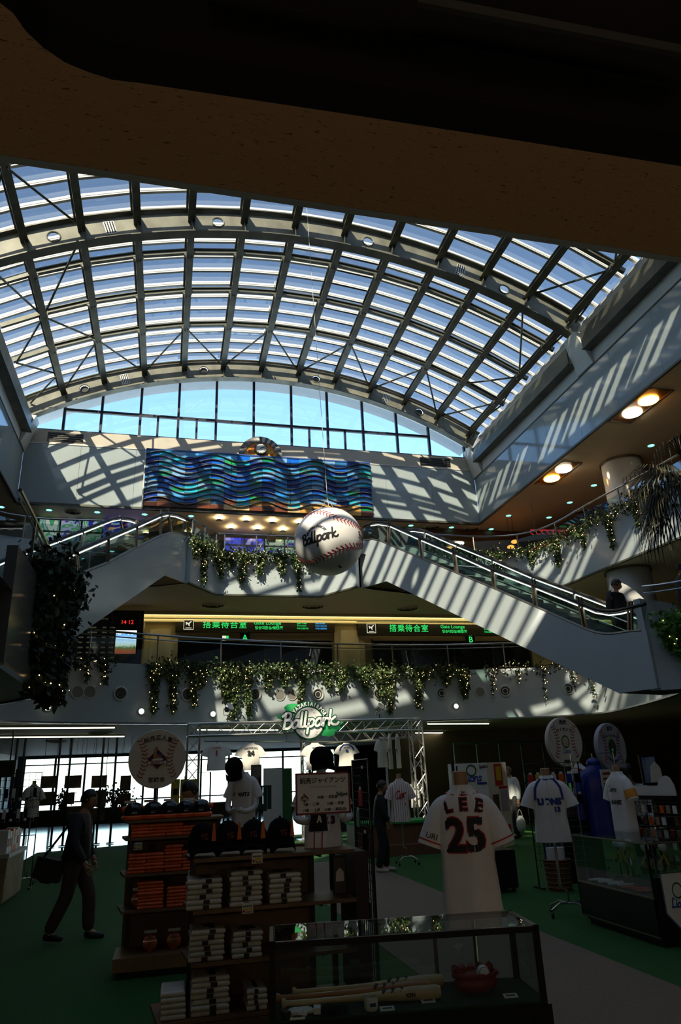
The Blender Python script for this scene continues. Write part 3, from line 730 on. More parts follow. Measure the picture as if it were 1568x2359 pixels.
# ================================================================== second floor: cove, gate signs, boards
m_cove = mat('cove_moulding', (.55,.48,.25), .6)
r = struct(thing('trim_cove', None, None, (3,23.4,6.9)))
for k, (y, z) in enumerate(((23.3,6.94),(23.62,6.88),(23.94,6.82))): MB().box2((BX0,y,z-.03),(BX1,y+.1,z+.06)).build('moulding', m_cove, r)
m_covel = lamp('cove_light', (1,.86,.50), 7, True)
for y, z in ((23.5,6.97),(23.85,6.93)): MB().box2((BX0+6,y,z),(BX1-8,y+.05,z+.02)).build('light_strip', m_covel, r)
for px in (373, 800):
    P = atY(px, 1445, 24.3); q = struct(thing('wall_pier', None, None, (P.x,24.3,Z2)))
    MB().box2((P.x-.55,24.1,Z2),(P.x+.55,24.6,6.8)).build('pier', m_wall2, q)
    MB().lathe([(.36,0),(.36,1.5)], (P.x,24.1,5.05), 20, sy=.4).build('rounded_front', m_wall2, q, True)
for x0, x1 in ((.2,6.3),(7.2,13.5)):
    q = struct(thing('door_gate', None, None, (x0,24.55,Z2)))
    MB().box2((x0,24.56,Z2),(x1,24.6,6.32)).build('dark_interior_panel', m_black, q)  # solid panel, the dark room beyond put into its black colour
    for k in range(5): x = x0+(x1-x0)*k/4; MB().box2((x-.04,24.5,Z2),(x+.04,24.56,6.32)).build('jamb', m_dark, q)
    MB().box2((x0,24.48,6.28),(x1,24.56,6.36)).build('lintel', m_wall2, q)
m_sgreen = lamp('green_lettering', (.03,.62,.12), 1.0); m_sblue = lamp('blue_lettering', (.06,.36,.72), 1.0); m_swhite = lamp('pictogram_white', (.85,.82,.62), .8)
m_sign = mat('sign_black', (.022,.02,.014), .35)
def gate_sign(a, b, label, dim):
    A, B = atY(*a, 23.95), atY(*b, 23.95); z0, z1 = A.z-.46, A.z; x0, x1 = A.x, B.x; w = x1-x0
    t = thing('gate_sign', label, 'sign', (x0, 23.95, z0), 'green airport gate signs')
    MB().box2((x0,23.95,z0),(x1,24.1,z1)).build('housing', m_sign, t)
    MB().box2((x0-.03,23.94,z1),(x1+.03,24.1,z1+.03)).build('top_trim', m_deck, t)
    zc = (z0+z1)/2; F = lambda fx, dz: frame((x0+w*fx, 23.945, zc+dz), (1,0,0), y=(0,0,1))
    # departure pictogram
    px_ = x0+w*.078; k = .165
    q = MB().box2((px_-k,23.93,zc-k),(px_+k,23.95,zc+k)).build('pictogram', m_swhite, t)
    MB().box2((px_-k*.9,23.922,zc-k*.9),(px_+k*.9,23.931,zc+k*.9)).build('pictogram_field', m_sign, q)
    pl = [(-.75,.30),(-.5,.42),(-.1,.1),(.4,.55),(.72,.68),(.62,.42),(.2,.0),(.28,-.62),(.08,-.6),(-.12,-.2),(-.45,-.1),(-.5,-.35),(-.62,-.3),(-.6,.0)]
    cx_ = Vector((px_,23.92,zc+.03)); mbp = MB()
    for tri in ((0,1,2),(0,2,13),(2,3,4),(2,4,5),(2,5,6),(2,6,9),(6,7,8),(6,8,9),(2,9,10),(2,10,13),(13,10,11),(13,11,12)):
        mbp.quad(*[cx_+Vector((pl[i][0]*k*.85,0,pl[i][1]*k*.85)) for i in tri])
    mbp.box2((px_-k*.6,23.918,zc-k*.75),(px_+k*.6,23.922,zc-k*.62)); mbp.build('aeroplane', m_swhite, q)
    lettering('lettering', '搭乗待合室', .285, F(.30,.0), m_sgreen, t, .004, .003, space=1.14)
    lettering('lettering', 'Gate Lounge', .185, F(.565,.085), m_sgreen, t, .004, .001)
    lettering('lettering', '탑승대합실/候機室', .125, F(.575,-.09), m_sgreen, t, .004, .001)
    lettering('lettering', '国内線', .12, F(.785,.10), m_sgreen, t, .004, .001); lettering('lettering', 'Domestic', .085, F(.785,-.0), m_sgreen, t, .004); lettering('lettering', '국내선/国内线', .07, F(.79,-.10), m_sgreen, t, .004)
    lettering('lettering', '国際線', .12, F(.905,.10), m_sblue, t, .004, .001); lettering('lettering', 'International', .08, F(.91,-.0), m_sblue, t, .004); lettering('lettering', '국제선/国际线', .07, F(.91,-.10), m_sblue, t, .004)
gate_sign((405,1423.5),(770,1430), 'long black gate sign in green letters above the A gate', 1)
gate_sign((823,1433),(1200,1439), 'long black gate sign in green letters, partly behind the right escalator, above the B gate', 1)
def letter_sign(px, py, ch, label):
    P = atY(px, py, 24.2); t = thing('gate_letter_sign', label, 'sign', P)
    MB().box2((P.x-.17,24.2,P.z-.2),(P.x+.17,24.3,P.z+.2)).build('housing', m_sign, t)
    MB().tube([P+Vector((0,.05,.2)), P+Vector((0,.05,7.0-P.z))], .015, 6).build('hanger', m_steel, t)
    lettering('lettering', ch, .3, frame((P.x,24.195,P.z), (1,0,0), y=(0,0,1)), m_sgreen, t, .003, .004)
letter_sign(564,1470,'A','small hanging black sign with a green letter A'); letter_sign(1084,1474,'B','small hanging black sign with a green letter B')
P = atY(519,1470,24.2); t = thing('exit_sign', 'small glowing green and white exit light left of the letter A', 'sign', P)
MB().tube([P+Vector((0,.05,.1)), P+Vector((0,.05,7.0-P.z))], .012, 6).build('hanger', m_steel, t)
MB().box2((P.x-.14,24.2,P.z-.1),(P.x+.14,24.28,P.z+.1)).build('housing', m_sign, t); MB().box2((P.x-.11,24.19,P.z-.08),(P.x+.02,24.2,P.z+.08)).build('lit_half', m_swhite, t); MB().box2((P.x+.02,24.19,P.z-.08),(P.x+.11,24.2,P.z+.08)).build('lit_half', m_sgreen, t)
# departure board and screen on the left
bx0, bx1 = atY(150,1440,22.6).x, atY(330,1440,22.6).x
t = thing('departure_board', 'black departure board with faint rows of text behind the left escalator', 'board', (bx0,22.6,Z2))
MB().box2((bx0-.4,22.6,Z2),(bx1,22.8,6.85)).build('cabinet', m_black, t)
xs = atY(258,1440,22.6).x; xe = atY(322,1440,22.6).x
for x in (xs, xe): MB().box2((x-.012,22.58,5.0),(x+.012,22.6,6.75)).build('divider', m_steel, t)
m_row = lamp('board_text', (.22,.2,.12), .15)
zz = atY(200,1432,22.6).z
lettering('lettering', 'Departures', .13, frame((bx0+.95,22.59,zz+.1),(1,0,0),y=(0,0,1)), m_row, t, .002)
rgb_ = random.Random(4)
for i in range(7):
    x = bx0+.42
    for w_ in (.16,.34,.14,.2):
        zr = zz-.18-i*.155; MB().box2((x,22.592,zr-.022),(x+w_*rgb_.uniform(.7,1.),22.6,zr+.022)).build('text_row', m_row, t); x += w_+.09
m_red = lamp('red_digits', (.9,.03,.02), 1.0)
dz = atY(293,1434,22.6)
lettering('digits', '14 12', .17, frame((dz.x,22.58,dz.z),(1,0,0),y=(0,0,1)), m_red, t, .003, .002)
a, b = atY(268,1453,22.55), atY(312,1507,22.55)
t = thing('television', 'lit television screen showing sky over greenery below the red digital clock', 'television', (a.x,22.5,b.z))
MB().box2((a.x-.05,22.5,b.z-.05),(b.x+.05,22.6,a.z+.05)).build('bezel', m_black, t)
ms = bpy.data.materials.new('screen_picture'); ms.use_nodes = True; nt = ms.node_tree; nt.nodes.clear(); MATS['screen_picture'] = ms
o_ = nt.nodes.new('ShaderNodeOutputMaterial'); e_ = nt.nodes.new('ShaderNodeEmission'); tc = nt.nodes.new('ShaderNodeTexCoord'); sx = nt.nodes.new('ShaderNodeSeparateXYZ'); nz = nt.nodes.new('ShaderNodeTexNoise'); nz.inputs['Scale'].default_value = 7
ad = nt.nodes.new('ShaderNodeMath'); ad.operation = 'MULTIPLY_ADD'; ad.inputs[1].default_value = .25; rp = nt.nodes.new('ShaderNodeValToRGB')
for pos, c in ((.0,(.02,.05,.02,1)),(.25,(.30,.06,.03,1)),(.38,(.05,.14,.03,1)),(.5,(.55,.65,.5,1)),(.62,(.6,.85,1,1)),(.95,(.12,.4,.9,1))):
    el = rp.color_ramp.elements.new(pos); el.color = c
nt.links.new(tc.outputs['Generated'], sx.inputs[0]); nt.links.new(tc.outputs['Generated'], nz.inputs['Vector']); nt.links.new(nz.outputs['Fac'], ad.inputs[0]); nt.links.new(sx.outputs['Z'], ad.inputs[2]); nt.links.new(ad.outputs[0], rp.inputs[0]); nt.links.new(rp.outputs[0], e_.inputs[0]); nt.links.new(e_.outputs[0], o_.inputs[0])
MB().box2((a.x,22.49,b.z),(b.x,22.5,a.z)).build('screen', ms, t)
# ================================================================== mural and clock
mx0, mx1, mz0, mz1, my = atY(333,1100,YB-.1).x, atY(855,1130,YB-.1).x, 10.92, 13.12, YB-.05
t = thing('wave_mural', 'blue ceramic mural of stacked wavy ledges under the clock', 'mural', ((mx0+mx1)/2, my, mz0))
rng = random.Random(11); NC, NR = 18, 22
blues = [(.01,.06,.42),(.01,.16,.78),(.03,.30,.85),(.10,.42,.85),(.03,.55,.80),(.01,.04,.26),(.24,.48,.85),(.04,.22,.5)]
greens = [(.01,.30,.13),(.02,.46,.14),(.03,.36,.30)]; sands = [(.80,.42,.10),(.85,.60,.30),(.60,.25,.05),(.06,.02,.012),(.20,.06,.03)]
tw, th_ = (mx1-mx0)/NC, (mz1-mz0)/NR
KEYS = {}
for j in range(11):
    for i in range(NC):
        if j < 1 or (j < 2 and rng.random() < .6): k = rng.randrange(5); c = sands[k]; key = 'sand%d' % k
        elif rng.random() < .10: k = rng.randrange(3); c = greens[k]; key = 'green%d' % k
        else: k = rng.randrange(8); c = blues[k]; key = 'blue%d' % k
        mat('mural_'+key, c, .22, var=.12, scale=6); KEYS[i, j] = key
me_c = {}
for j in range(11):
    for i in range(NC):
        key = KEYS[i, j]
        if key not in me_c: me_c[key] = MB().box2((-tw/2+.004,-.05,-th_+.003),(tw/2-.004,.02,th_-.003)).mesh('tile', MATS['mural_'+key])
        o = obj('tile', me_c[key], t); o.location = Vector((mx0+(i+.5)*tw, my-.02-rng.random()*.02, mz0+(j*2+1)*th_)) - Vector(t.location)
m_ledge = mat('mural_ledge', (.20,.20,.20), .35, metal=.3)
NW = 4.45
for j in range(1, 11):
    zc = mz0 + j*2*th_ + .02; pts = []
    for k in range(90):
        u = k/89; x = mx0 + u*(mx1-mx0); pts.append(Vector((x, my-.12, zc + .125*math.sin(2*PI*(u*NW-.02)))))
    mb = MB(); hi = [p+Vector((0,0,.018)) for p in pts]
    mb.strip([p-Vector((0,.03,0)) for p in pts], [p-Vector((0,.03,0)) for p in hi]); mb.strip(hi, [p+Vector((0,.08,0)) for p in hi]); mb.strip([p-Vector((0,.03,0)) for p in hi], hi); mb.strip(pts, [p+Vector((0,.08,0)) for p in pts]); mb.strip([p-Vector((0,.03,0)) for p in pts], pts)
    mb.build('wave_ledge', m_ledge, t, True)
    MB().box2((mx0,my-.085,zc-.06),(mx1,my-.06,zc-.045)).build('flat_ledge', m_ledge, t)
for px in (531,667): x = atY(px,1110,my).x; MB().box2((x-.008,my-.1,mz0+.25),(x+.008,my-.06,mz1-.15)).build('joint', m_black, t)
MB().box2((mx0-.04,my-.1,mz0-.06),(mx0,my+.02,mz1)).build('edge_strip', m_white, t); MB().box2((mx0,my-.1,mz1),(mx1,my,mz1+.05)).build('top_strip', mat('blue_strip', (.05,.12,.4), .3), t)
cc = atY(600,1054,YB-.05); cc.z = 13.17
t = thing('wall_clock', 'round white wall clock on an orange half-sun with grey rays above the mural', 'clock', cc)
clk = atY(600.5,1032.5,YB-.2)
NT = 21
ray_m = [mat('ray_%d' % k, (v,v,v*.95), .5) for k, v in enumerate((.06,.10,.16,.26,.45,.62))]
for k in range(NT):
    a0, a1 = PI*k/NT, PI*(k+1)/NT; R0, R1 = .60, .83
    pts = [cc+Vector((-math.cos(a)*r_, -.06, math.sin(a)*r_*.98)) for a, r_ in ((a0,R0),(a0,R1),(a1,R1),(a1,R0))]
    v = ray_m[(2,3,1,3,2,3,2,3,4,5,1,5,1,5,1,4,1,4,2,3,1)[k]]
    MB().plate(pts, (0,1,0), .06).build('ray', v, t)
warm = [mat('sun_tile_%d' % k, c, .35) for k, c in enumerate(((.75,.12,.02),(.82,.25,.02),(.85,.42,.03),(.80,.50,.06)))]
s_ = .12
for i in range(-5,5):
    for j in range(0,5):
        x0, x1, z0, z1 = i*s_, (i+1)*s_, j*s_, (j+1)*s_
        if max(abs(x0),abs(x1))**2 + z1**2 < .60**2*1.12: MB().box2((cc.x+x0+.002,cc.y-.045-rng.random()*.015,cc.z+z0+.002),(cc.x+x1-.002,cc.y,cc.z+z1-.002)).build('sun_tile', warm[rng.randrange(4)], t)
pts = [cc+Vector((-math.cos(PI*k/24)*.6,-.03,math.sin(PI*k/24)*.59)) for k in range(25)]
MB().plate(pts, (0,1,0), .03).build('sun_disc', warm[1], t)
RX = Matrix.Rotation(PI/2,3,'X')
fc = MB().lathe([(.001,.0),(.215,.0)], clk, 32, mx=RX).build('clock_face', mat('clock_white', (.8,.85,.85), .4), t)
MB().lathe([(.21,-.1),(.245,-.1),(.245,.03),(.21,.03)], clk, 32, mx=RX, cap=False).build('clock_rim', mat('clock_rim', (.03,.035,.03), .3), t, True)
for k in range(12):
    a = 2*PI*k/12; d = Vector((math.sin(a),0,math.cos(a))); MB().bar(clk+d*.15+Vector((0,-.004,0)), clk+d*.195+Vector((0,-.004,0)), .014, .006, up=(0,1,0)).build('hour_mark', m_black, fc)
for ang, L, w in ((math.radians(66),.12,.022),(math.radians(72),.19,.014)):
    d = Vector((math.sin(ang),0,math.cos(ang))); MB().bar(clk-d*.03+Vector((0,-.01,0)), clk+d*L+Vector((0,-.01,0)), w, .006, up=(0,1,0)).build('hand', m_black, fc)
# ================================================================== hand-drawn lettering strokes
GLY = {'B': (.62, [[(.12,1.0),(.10,.5),(.06,0)], [(-.08,.82),(.2,1.03),(.46,.92),(.42,.66),(.14,.54)], [(.14,.54),(.5,.5),(.58,.22),(.34,0),(.04,.04)]]),
 'a': (.52, [[(.44,.44),(.24,.5),(.04,.3),(.06,.06),(.24,.02),(.42,.22),(.46,.48)], [(.46,.48),(.43,.12),(.56,.03)]]),
 'l': (.27, [[(.12,1.0),(.09,.3),(.10,.06),(.24,.03)]]),
 'p': (.54, [[(.1,.5),(.07,.0),(.03,-.42)], [(.08,.32),(.28,.5),(.46,.38),(.42,.12),(.24,.0),(.08,.08)]]),
 'r': (.42, [[(.08,.5),(.06,.0)], [(.07,.28),(.2,.47),(.4,.44)]]),
 'k': (.6, [[(.12,1.0),(.07,0)], [(.46,.52),(.1,.26)], [(.12,.28),(.32,.04),(.6,.0),(.74,.12)]]),
 'C': (.62, [[(.58,.86),(.4,1.0),(.12,.8),(.04,.4),(.2,.04),(.5,.1)]]),
 'i': (.24, [[(.1,.5),(.08,.06),(.2,.03)], [(.11,.72),(.12,.76)]]), 'o': (.5, [[(.24,.5),(.05,.3),(.1,.04),(.34,.04),(.45,.28),(.24,.5)]]),
 'n': (.54, [[(.08,.5),(.06,0)], [(.07,.3),(.28,.5),(.42,.38),(.40,.05),(.5,.03)]]), 's': (.44, [[(.38,.42),(.2,.5),(.1,.36),(.32,.2),(.26,.03),(.04,.06)]]),
 'L': (.6, [[(.4,.9),(.25,1.0),(.14,.7),(.16,.2),(.04,.04),(.3,.04),(.58,.1)]])}
def script_text(name, word, M, h, w, material, parent, th=.002, shear=.12, rise=0., fn=None, local=True):
    """brush-script word: ribbons along strokes. M places x right, y up, z out"""
    mb = MB(); X = 0; tot = sum(GLY[c][0] for c in word)
    for c in word:
        adv, strokes = GLY[c]
        for s in strokes:
            pts = [p for p in smooth_path([((X+x-tot/2+shear*y)*h, (y-.3+rise*(X+x-tot/2))*h, 0) for x, y in s], 5)]
            n = len(pts); L = []; R = []
            for i, p in enumerate(pts):
                d = (pts[min(i+1,n-1)]-pts[max(i-1,0)]).normalized(); q = Vector((-d.y,d.x,0))*w*h/2
                L.append(p+q); R.append(p-q)
            z = Vector((0,0,th)); mb.strip([p+z for p in L], [p+z for p in R])
            for e, sgn in ((0,-1),(-1,1)):
                d = (pts[1]-pts[0] if e == 0 else pts[-1]-pts[-2]).normalized()*sgn; q = Vector((-d.y,d.x,0))
                k0 = pts[e]; mb.quad(*[k0+z+(q*math.cos(a)+d*math.sin(a))*w*h/2 for a in [PI*t/6 for t in range(7)]])
        X += adv
    mb.v = [(fn(p) if fn else M @ p) for p in mb.v]
    return mb.build(name, material, parent, world=fn is None)
# ================================================================== giant hanging baseball
BR = .75
BC = EYE + ray(757,1247)*(BR/79*F_PX)
m_leather = mat('white_vinyl', (.88,.87,.88), .32, var=.02, scale=3); m_stitch = mat('red_stitch', (.45,.02,.03), .5); m_ink = mat('black_ink', (.01,.01,.012), .5)
t = thing('hanging_ball', 'giant inflatable white baseball with red stitching hanging in the middle of the hall', 'ball', BC)
MB().ball((0,0,0), BR, 64, rings=32).build('ball_skin', m_leather, t, True, world=False)
def onball(px, py):
    d = ray(px, py).normalized(); o = EYE-BC; b = o.dot(d); c = o.dot(o)-BR*BR; D = b*b-c
    if D <= 0: p = o - d*b; return p.normalized()*BR
    return (o + d*(-b-math.sqrt(D)))
Zb = lambda x, y: (640+x/7.127, 1160+y/7.127)
def seam(pts, flip, n):
    P = [onball(*Zb(*q)) for q in pts]
    ext0 = (P[0]*2-P[2]).normalized()*BR; ext1 = (P[-1]*2-P[-3]).normalized()*BR
    P = smooth_path([ext0]+P+[ext1], 12); P = [p.normalized()*BR for p in P]
    L = [0]
    for a, b in zip(P[:-1], P[1:]): L.append(L[-1]+(b-a).length)
    mbs = MB().tube([p*1.0005 for p in P], .004, 4); mbs.build('seam_line', mat('seam_shadow', (.55,.53,.52), .5), t, world=False)
    for k in range(n):
        s = L[-1]*(k+.5)/n; i = next(j for j in range(len(L)-1) if L[j+1] >= s); p = P[i].lerp(P[i+1], (s-L[i])/(L[i+1]-L[i])).normalized()
        d = (P[i+1]-P[i]).normalized()*flip; q = p.cross(d).normalized(); mb = MB()
        for sg in (-1,1):
            a = (p*BR + d*.03).normalized()*BR*1.004; b = (p*BR - d*.03 + q*sg*.075).normalized()*BR*1.004
            mb.bar(a, b, .017, .008, up=p)
        mb.build('stitch', m_stitch, t, world=False)
seam([(500,180),(640,140),(800,165),(910,215),(1050,270),(1200,325),(1340,395)], -1, 26)
seam([(380,945),(520,985),(660,930),(800,860),(950,785),(1080,730),(1220,700),(1350,705)], 1, 26)
ctr = onball(*Zb(660,560)); nb = ctr.normalized(); bx_ = (onball(*Zb(760,535))-ctr); bx_ = (bx_ - nb*bx_.dot(nb)).normalized(); by_ = nb.cross(bx_)
def ballmap(p, k=1.004): q = ctr + bx_*p.x + by_*p.y; return q.normalized()*BR*(k+p.z*.5)
script_text('lettering', 'Ballpark', None, .235, .18, m_ink, t, fn=lambda p: ballmap(p), rise=.03)
word = 'MIYAZAKI AIRPORT'
for i, ch in enumerate(word):
    if ch == ' ': continue
    a = math.radians(62-124*i/(len(word)-1)); R = .235
    c0 = Vector((-.03-R*math.sin(a), .03+R*math.cos(a), 0)); rot = Matrix.Rotation(a, 3, 'Z')
    lettering('lettering', ch, .075, None, m_ink, t, 0, .005, fn=lambda v, c0=c0, rot=rot: ballmap(c0 + rot @ Vector((v.x,v.y,0))))
c2 = onball(*Zb(1375,560)); b2 = c2.normalized()
def ballmap2(p): ux = Vector((0,0,1)).cross(b2).normalized(); uy = b2.cross(ux); q = c2 + ux*(p.x+.1) + uy*p.y; return q.normalized()*BR*1.004
script_text('lettering', 'Ballpark', None, .15, .14, m_ink, t, fn=ballmap2)
c3 = onball(*Zb(1020,1040)); u3 = (onball(*Zb(1060,1080))-c3).normalized()
MB().bar((c3-u3*.07)*1.003, (c3+u3*.05)*1.003, .045, .01, up=c3.normalized()).build('printed_mark', m_ink, t, world=False)
top = Vector((BC.x, BC.y, BC.z+BR+.26)); anchor = arc(16.42, min(RIBS, key=lambda d: abs(arc(16.4,d,0).x-BC.x)), BC.y)
m_wire = mat('pale_wire', (.7,.7,.66), .4)
MB().tube([top-BC, anchor-BC], .006, 5).build('cable', m_wire, t, world=False)
for a in (.4,2.5,4.6): MB().tube([top-BC, Vector((math.cos(a)*.28,math.sin(a)*.28,BR*.9))], .005, 5).build('sling', m_wire, t, world=False)
# ================================================================== garlands with fairy lights
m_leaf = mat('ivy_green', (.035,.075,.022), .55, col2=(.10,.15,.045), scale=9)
m_leaf_shade = mat('shaded_ivy', (.012,.03,.012), .6, col2=(.03,.06,.02), scale=9)  # ivy copy for shaded spots, the shade put into its colour
def leaf(mb, p, s, rg):
    e = Euler((rg.uniform(-1.2,1.2), rg.uniform(-.8,.8), rg.uniform(0,6.28))).to_matrix()
    a, b, c, d = e @ Vector((0,0,0)), e @ Vector((s*.42,0,-s*.5)), e @ Vector((0,s*.15,-s*1.15)), e @ Vector((-s*.42,0,-s*.5))
    mb.quad(p+a, p+b, p+c, p+d)
def garland(label, path, drops, dens, seed, nl=.9, leafm=None, th=.13, s=.085, bulbs=True, lightfrac=1.):
    """path: world points along the top; drops: (t, length, radius)"""
    rg = random.Random(seed); P = [Vector(p) for p in path]; L = [0]
    for a, b in zip(P[:-1], P[1:]): L.append(L[-1]+(b-a).length)
    def at(tt):
        sd = tt*L[-1]; i = min(next((j for j in range(len(L)-1) if L[j+1] >= sd), len(L)-2), len(L)-2); return P[i].lerp(P[i+1], (sd-L[i])/max(L[i+1]-L[i],1e-6))
    t = thing('garland', label, 'garland', P[0], 'leafy garlands with fairy lights')
    mb = MB(); bl = MB()
    for _ in range(int(L[-1]*dens)):
        p = at(rg.random()); leaf(mb, p+Vector((rg.gauss(0,th),rg.gauss(0,th*.6),rg.gauss(0,th)-.02)), s*rg.uniform(.7,1.3), rg)
    stems = MB(); stems.tube(smooth_path([p+Vector((rg.gauss(0,.02),0,rg.gauss(0,.03))) for p in P],3), .012, 4)
    for tt, ln, rad in drops:
        p0 = at(tt); dx = rg.uniform(-.12,.12)
        stems.tube([p0, p0+Vector((dx*.5,-.02,-ln*.5)), p0+Vector((dx,0,-ln))], .008, 4)
        for _ in range(int(ln*dens*1.7*max(rad/.13,.6))):
            u = rg.random()**1.3; w = rad*(1-.55*u)
            leaf(mb, p0+Vector((dx*u+rg.gauss(0,w*.6), rg.gauss(-.03,w*.4), -ln*u+rg.gauss(0,.04))), s*rg.uniform(.7,1.25), rg)
        if bulbs:
            for _ in range(int(ln*11*nl*lightfrac)+1):
                u = rg.random(); bl.ball(p0+Vector((dx*u+rg.gauss(0,rad*.6), -.09-rg.random()*.08, -ln*u*1.05)), .0105, 5, rings=4)
    if bulbs:
        for _ in range(int(L[-1]*7*nl*lightfrac)): bl.ball(at(rg.random())+Vector((rg.gauss(0,.04),-.1-rg.random()*.1,rg.gauss(-.04,.12))), .0105, 5, rings=4)
    tag(mb.build('foliage', leafm or m_leaf, t), kind='stuff'); stems.build('stem', mat('brown_stem', (.06,.04,.02), .7), t)
    if bulbs and bl.v: tag(bl.build('fairy_lights', m_bulb, t), kind='stuff')
    return t
def seg2(x0, x1, pts, z, dy=-.12):
    q = [p for p in pts if min(x0,x1) <= p[0] <= max(x0,x1)]; return [(x, y+dy, z) for x, y in q]
back2 = [p for p in ARC2 if p[1] > 17.5]
def tx(px, a, b): return (px-a)/(b-a)
gl = sorted(seg2(-.9, 9.6, back2, 4.72))
rgd = random.Random(3)
def px_drop(lst, path):
    x0, x1 = path[0][0], path[-1][0]; out = []
    for px, yb, rad in lst:
        X = atY(px, 1560, 20.6).x; out.append((min(max((X-x0)/(x1-x0),0),1), (yb-1540)/80*1.0, rad))
    return out
D2 = [(310,1575,.16),(335,1640,.13),(400,1635,.14),(445,1625,.12),(470,1580,.14),(515,1605,.15),(545,1650,.17),(570,1645,.13),(625,1585,.15),(660,1580,.15),(705,1620,.12),(760,1580,.15),(800,1590,.14),(850,1585,.18),(885,1605,.17),(912,1640,.12),(975,1630,.12),(985,1575,.16),(1045,1575,.15),(1080,1610,.17),(1110,1590,.14),(1135,1560,.12)]
garland('long leafy garland with warm fairy lights along the second-floor fascia', gl, px_drop(D2, gl), 260, 5)
gd = sorted(seg2(-4.6, -1.0, back2, 4.72)); garland('dim garland of fairy lights on the shaded left end of the second-floor fascia', gd, [(.1,.5,.1),(.3,.7,.1),(.5,.4,.1),(.62,1.1,.1),(.8,.5,.1),(.95,.6,.1)], 110, 6, .8, m_leaf_shade)
gr_ = sorted(seg2(9.5, 12.6, back2, 4.75)); garland('strands of fairy lights in the shadow below the right escalator', gr_, [(.05,.9,.08),(.2,.5,.08),(.35,1.0,.08),(.5,.7,.08),(.65,1.1,.08),(.8,.5,.08),(.97,.9,.08)], 50, 7, 1.3, m_leaf_shade)
g3 = [(1.1,20.55,8.3)]+[(1.35+.35*k,20.78,8.3) for k in range(10)]; g3 = [(.45,19.5,8.3),(.85,20.1,8.3)]+[(1.35+.34*k,20.77,8.3) for k in range(10)]
garland('leafy garland with fairy lights on the middle third-floor parapet behind the ball', g3, [(.06,.5,.14),(.16,1.15,.13),(.32,.75,.13),(.4,.45,.12),(.5,.9,.16),(.62,.7,.15),(.74,.6,.16),(.86,1.15,.1),(.95,.5,.12)], 250, 8, 1.1)
r3 = [(x, y, 8.45) for x, y in offset(RIGHT3,-.1) if 14.3 < y and x > 8]; garland('leafy garland with fairy lights along the right third-floor parapet', r3, [(.1,.7,.12),(.22,1.0,.11),(.36,.6,.12),(.5,.8,.12),(.62,.5,.12),(.74,.9,.12),(.84,.4,.12),(.95,.7,.12)], 210, 9, 1.1)
lc = [(-1.85,11.6+.25*k,4.9) for k in range(6)]
garland('tall dark mass of ivy with sparse lights hanging beside the left landing', [(-1.95,10.9,5.05),(-1.9,11.5,5.0),(-1.85,12.1,4.95),(-1.95,12.7,4.9)], [(.1,1.5,.25),(.3,1.9,.28),(.5,2.0,.30),(.7,1.7,.28),(.9,1.3,.25)], 420, 10, .45, m_leaf_shade, th=.2, s=.11)
rp_, rn_ = face_at(1548,1440, LAND2); garland('bright green trailing plant with lights on the right landing fascia', [rp_+rn_*.12+Vector((-.12,.1,.06)), rp_+rn_*.12+Vector((.35,-.45,.08))], [(.05,.45,.16),(.3,.7,.2),(.7,.6,.2)], 620, 12, .5, mat('lush_green', (.05,.16,.02), .5, col2=(.12,.32,.05), scale=8), th=.14, s=.09)
# ================================================================== palm at the right edge
t0 = atY(1548,1130,12.2); t = thing('potted_palm', 'tall dark palm with drooping fan fronds at the right edge', 'palm', (t0.x+.9,t0.y,Z2))
m_frond = mat('palm_frond', (.016,.018,.008), .6, col2=(.05,.045,.02), scale=6); rgp = random.Random(21)
cx_ = Vector((t0.x+.35, t0.y, t0.z+.2)); px_b = t0.x+.9
MB().tube([(px_b,cx_.y,Z2),(px_b-.1,cx_.y,5.6),(cx_.x+.1,cx_.y,6.6),(cx_.x,cx_.y,cx_.z)], [.14,.13,.12,.10], 10).build('trunk', mat('palm_trunk', (.09,.06,.035), .8, var=.3, scale=14, bump=.5), t, True)
MB().lathe([(.3,0),(.42,.5),(.45,.55),(.4,.55),(.38,.48)], (px_b,cx_.y,Z2), 20).build('pot', mat('grey_pot', (.2,.2,.19), .5), t, True)
for k in range(26):
    a = 2*PI*k/26+rgp.uniform(-.15,.15); up = rgp.uniform(-.7,.9); L = rgp.uniform(.85,1.35); d = Vector((math.cos(a)*math.cos(up),math.sin(a)*math.cos(up),math.sin(up)))
    hub = cx_ + d*L*.55; mb = MB(); mb.tube([cx_, cx_+d*L*.3+Vector((0,0,.03)), hub], .014, 5)
    side = d.cross(Vector((0,0,1))).normalized()
    for j in range(22):
        b = (j/21-.5)*2.9; dd = (d*math.cos(b)+side*math.sin(b)).normalized(); ln = L*.8*(1-.25*abs(b)/1.45)
        q0 = hub; q1 = hub+dd*ln*.5-Vector((0,0,.06)); q2 = hub+dd*ln*.85-Vector((0,0,.28+.2*rgp.random())); q3 = q2+dd*ln*.05-Vector((0,0,.32+.3*rgp.random())); w = dd.cross(Vector((0,0,1))).normalized()*.017
        mb.quad(q0-w*.3,q0+w*.3,q1+w,q1-w); mb.quad(q1-w,q1+w,q2+w*.8,q2-w*.8); mb.quad(q2-w*.8,q2+w*.8,q3)
    mb.build('frond', m_frond, t)
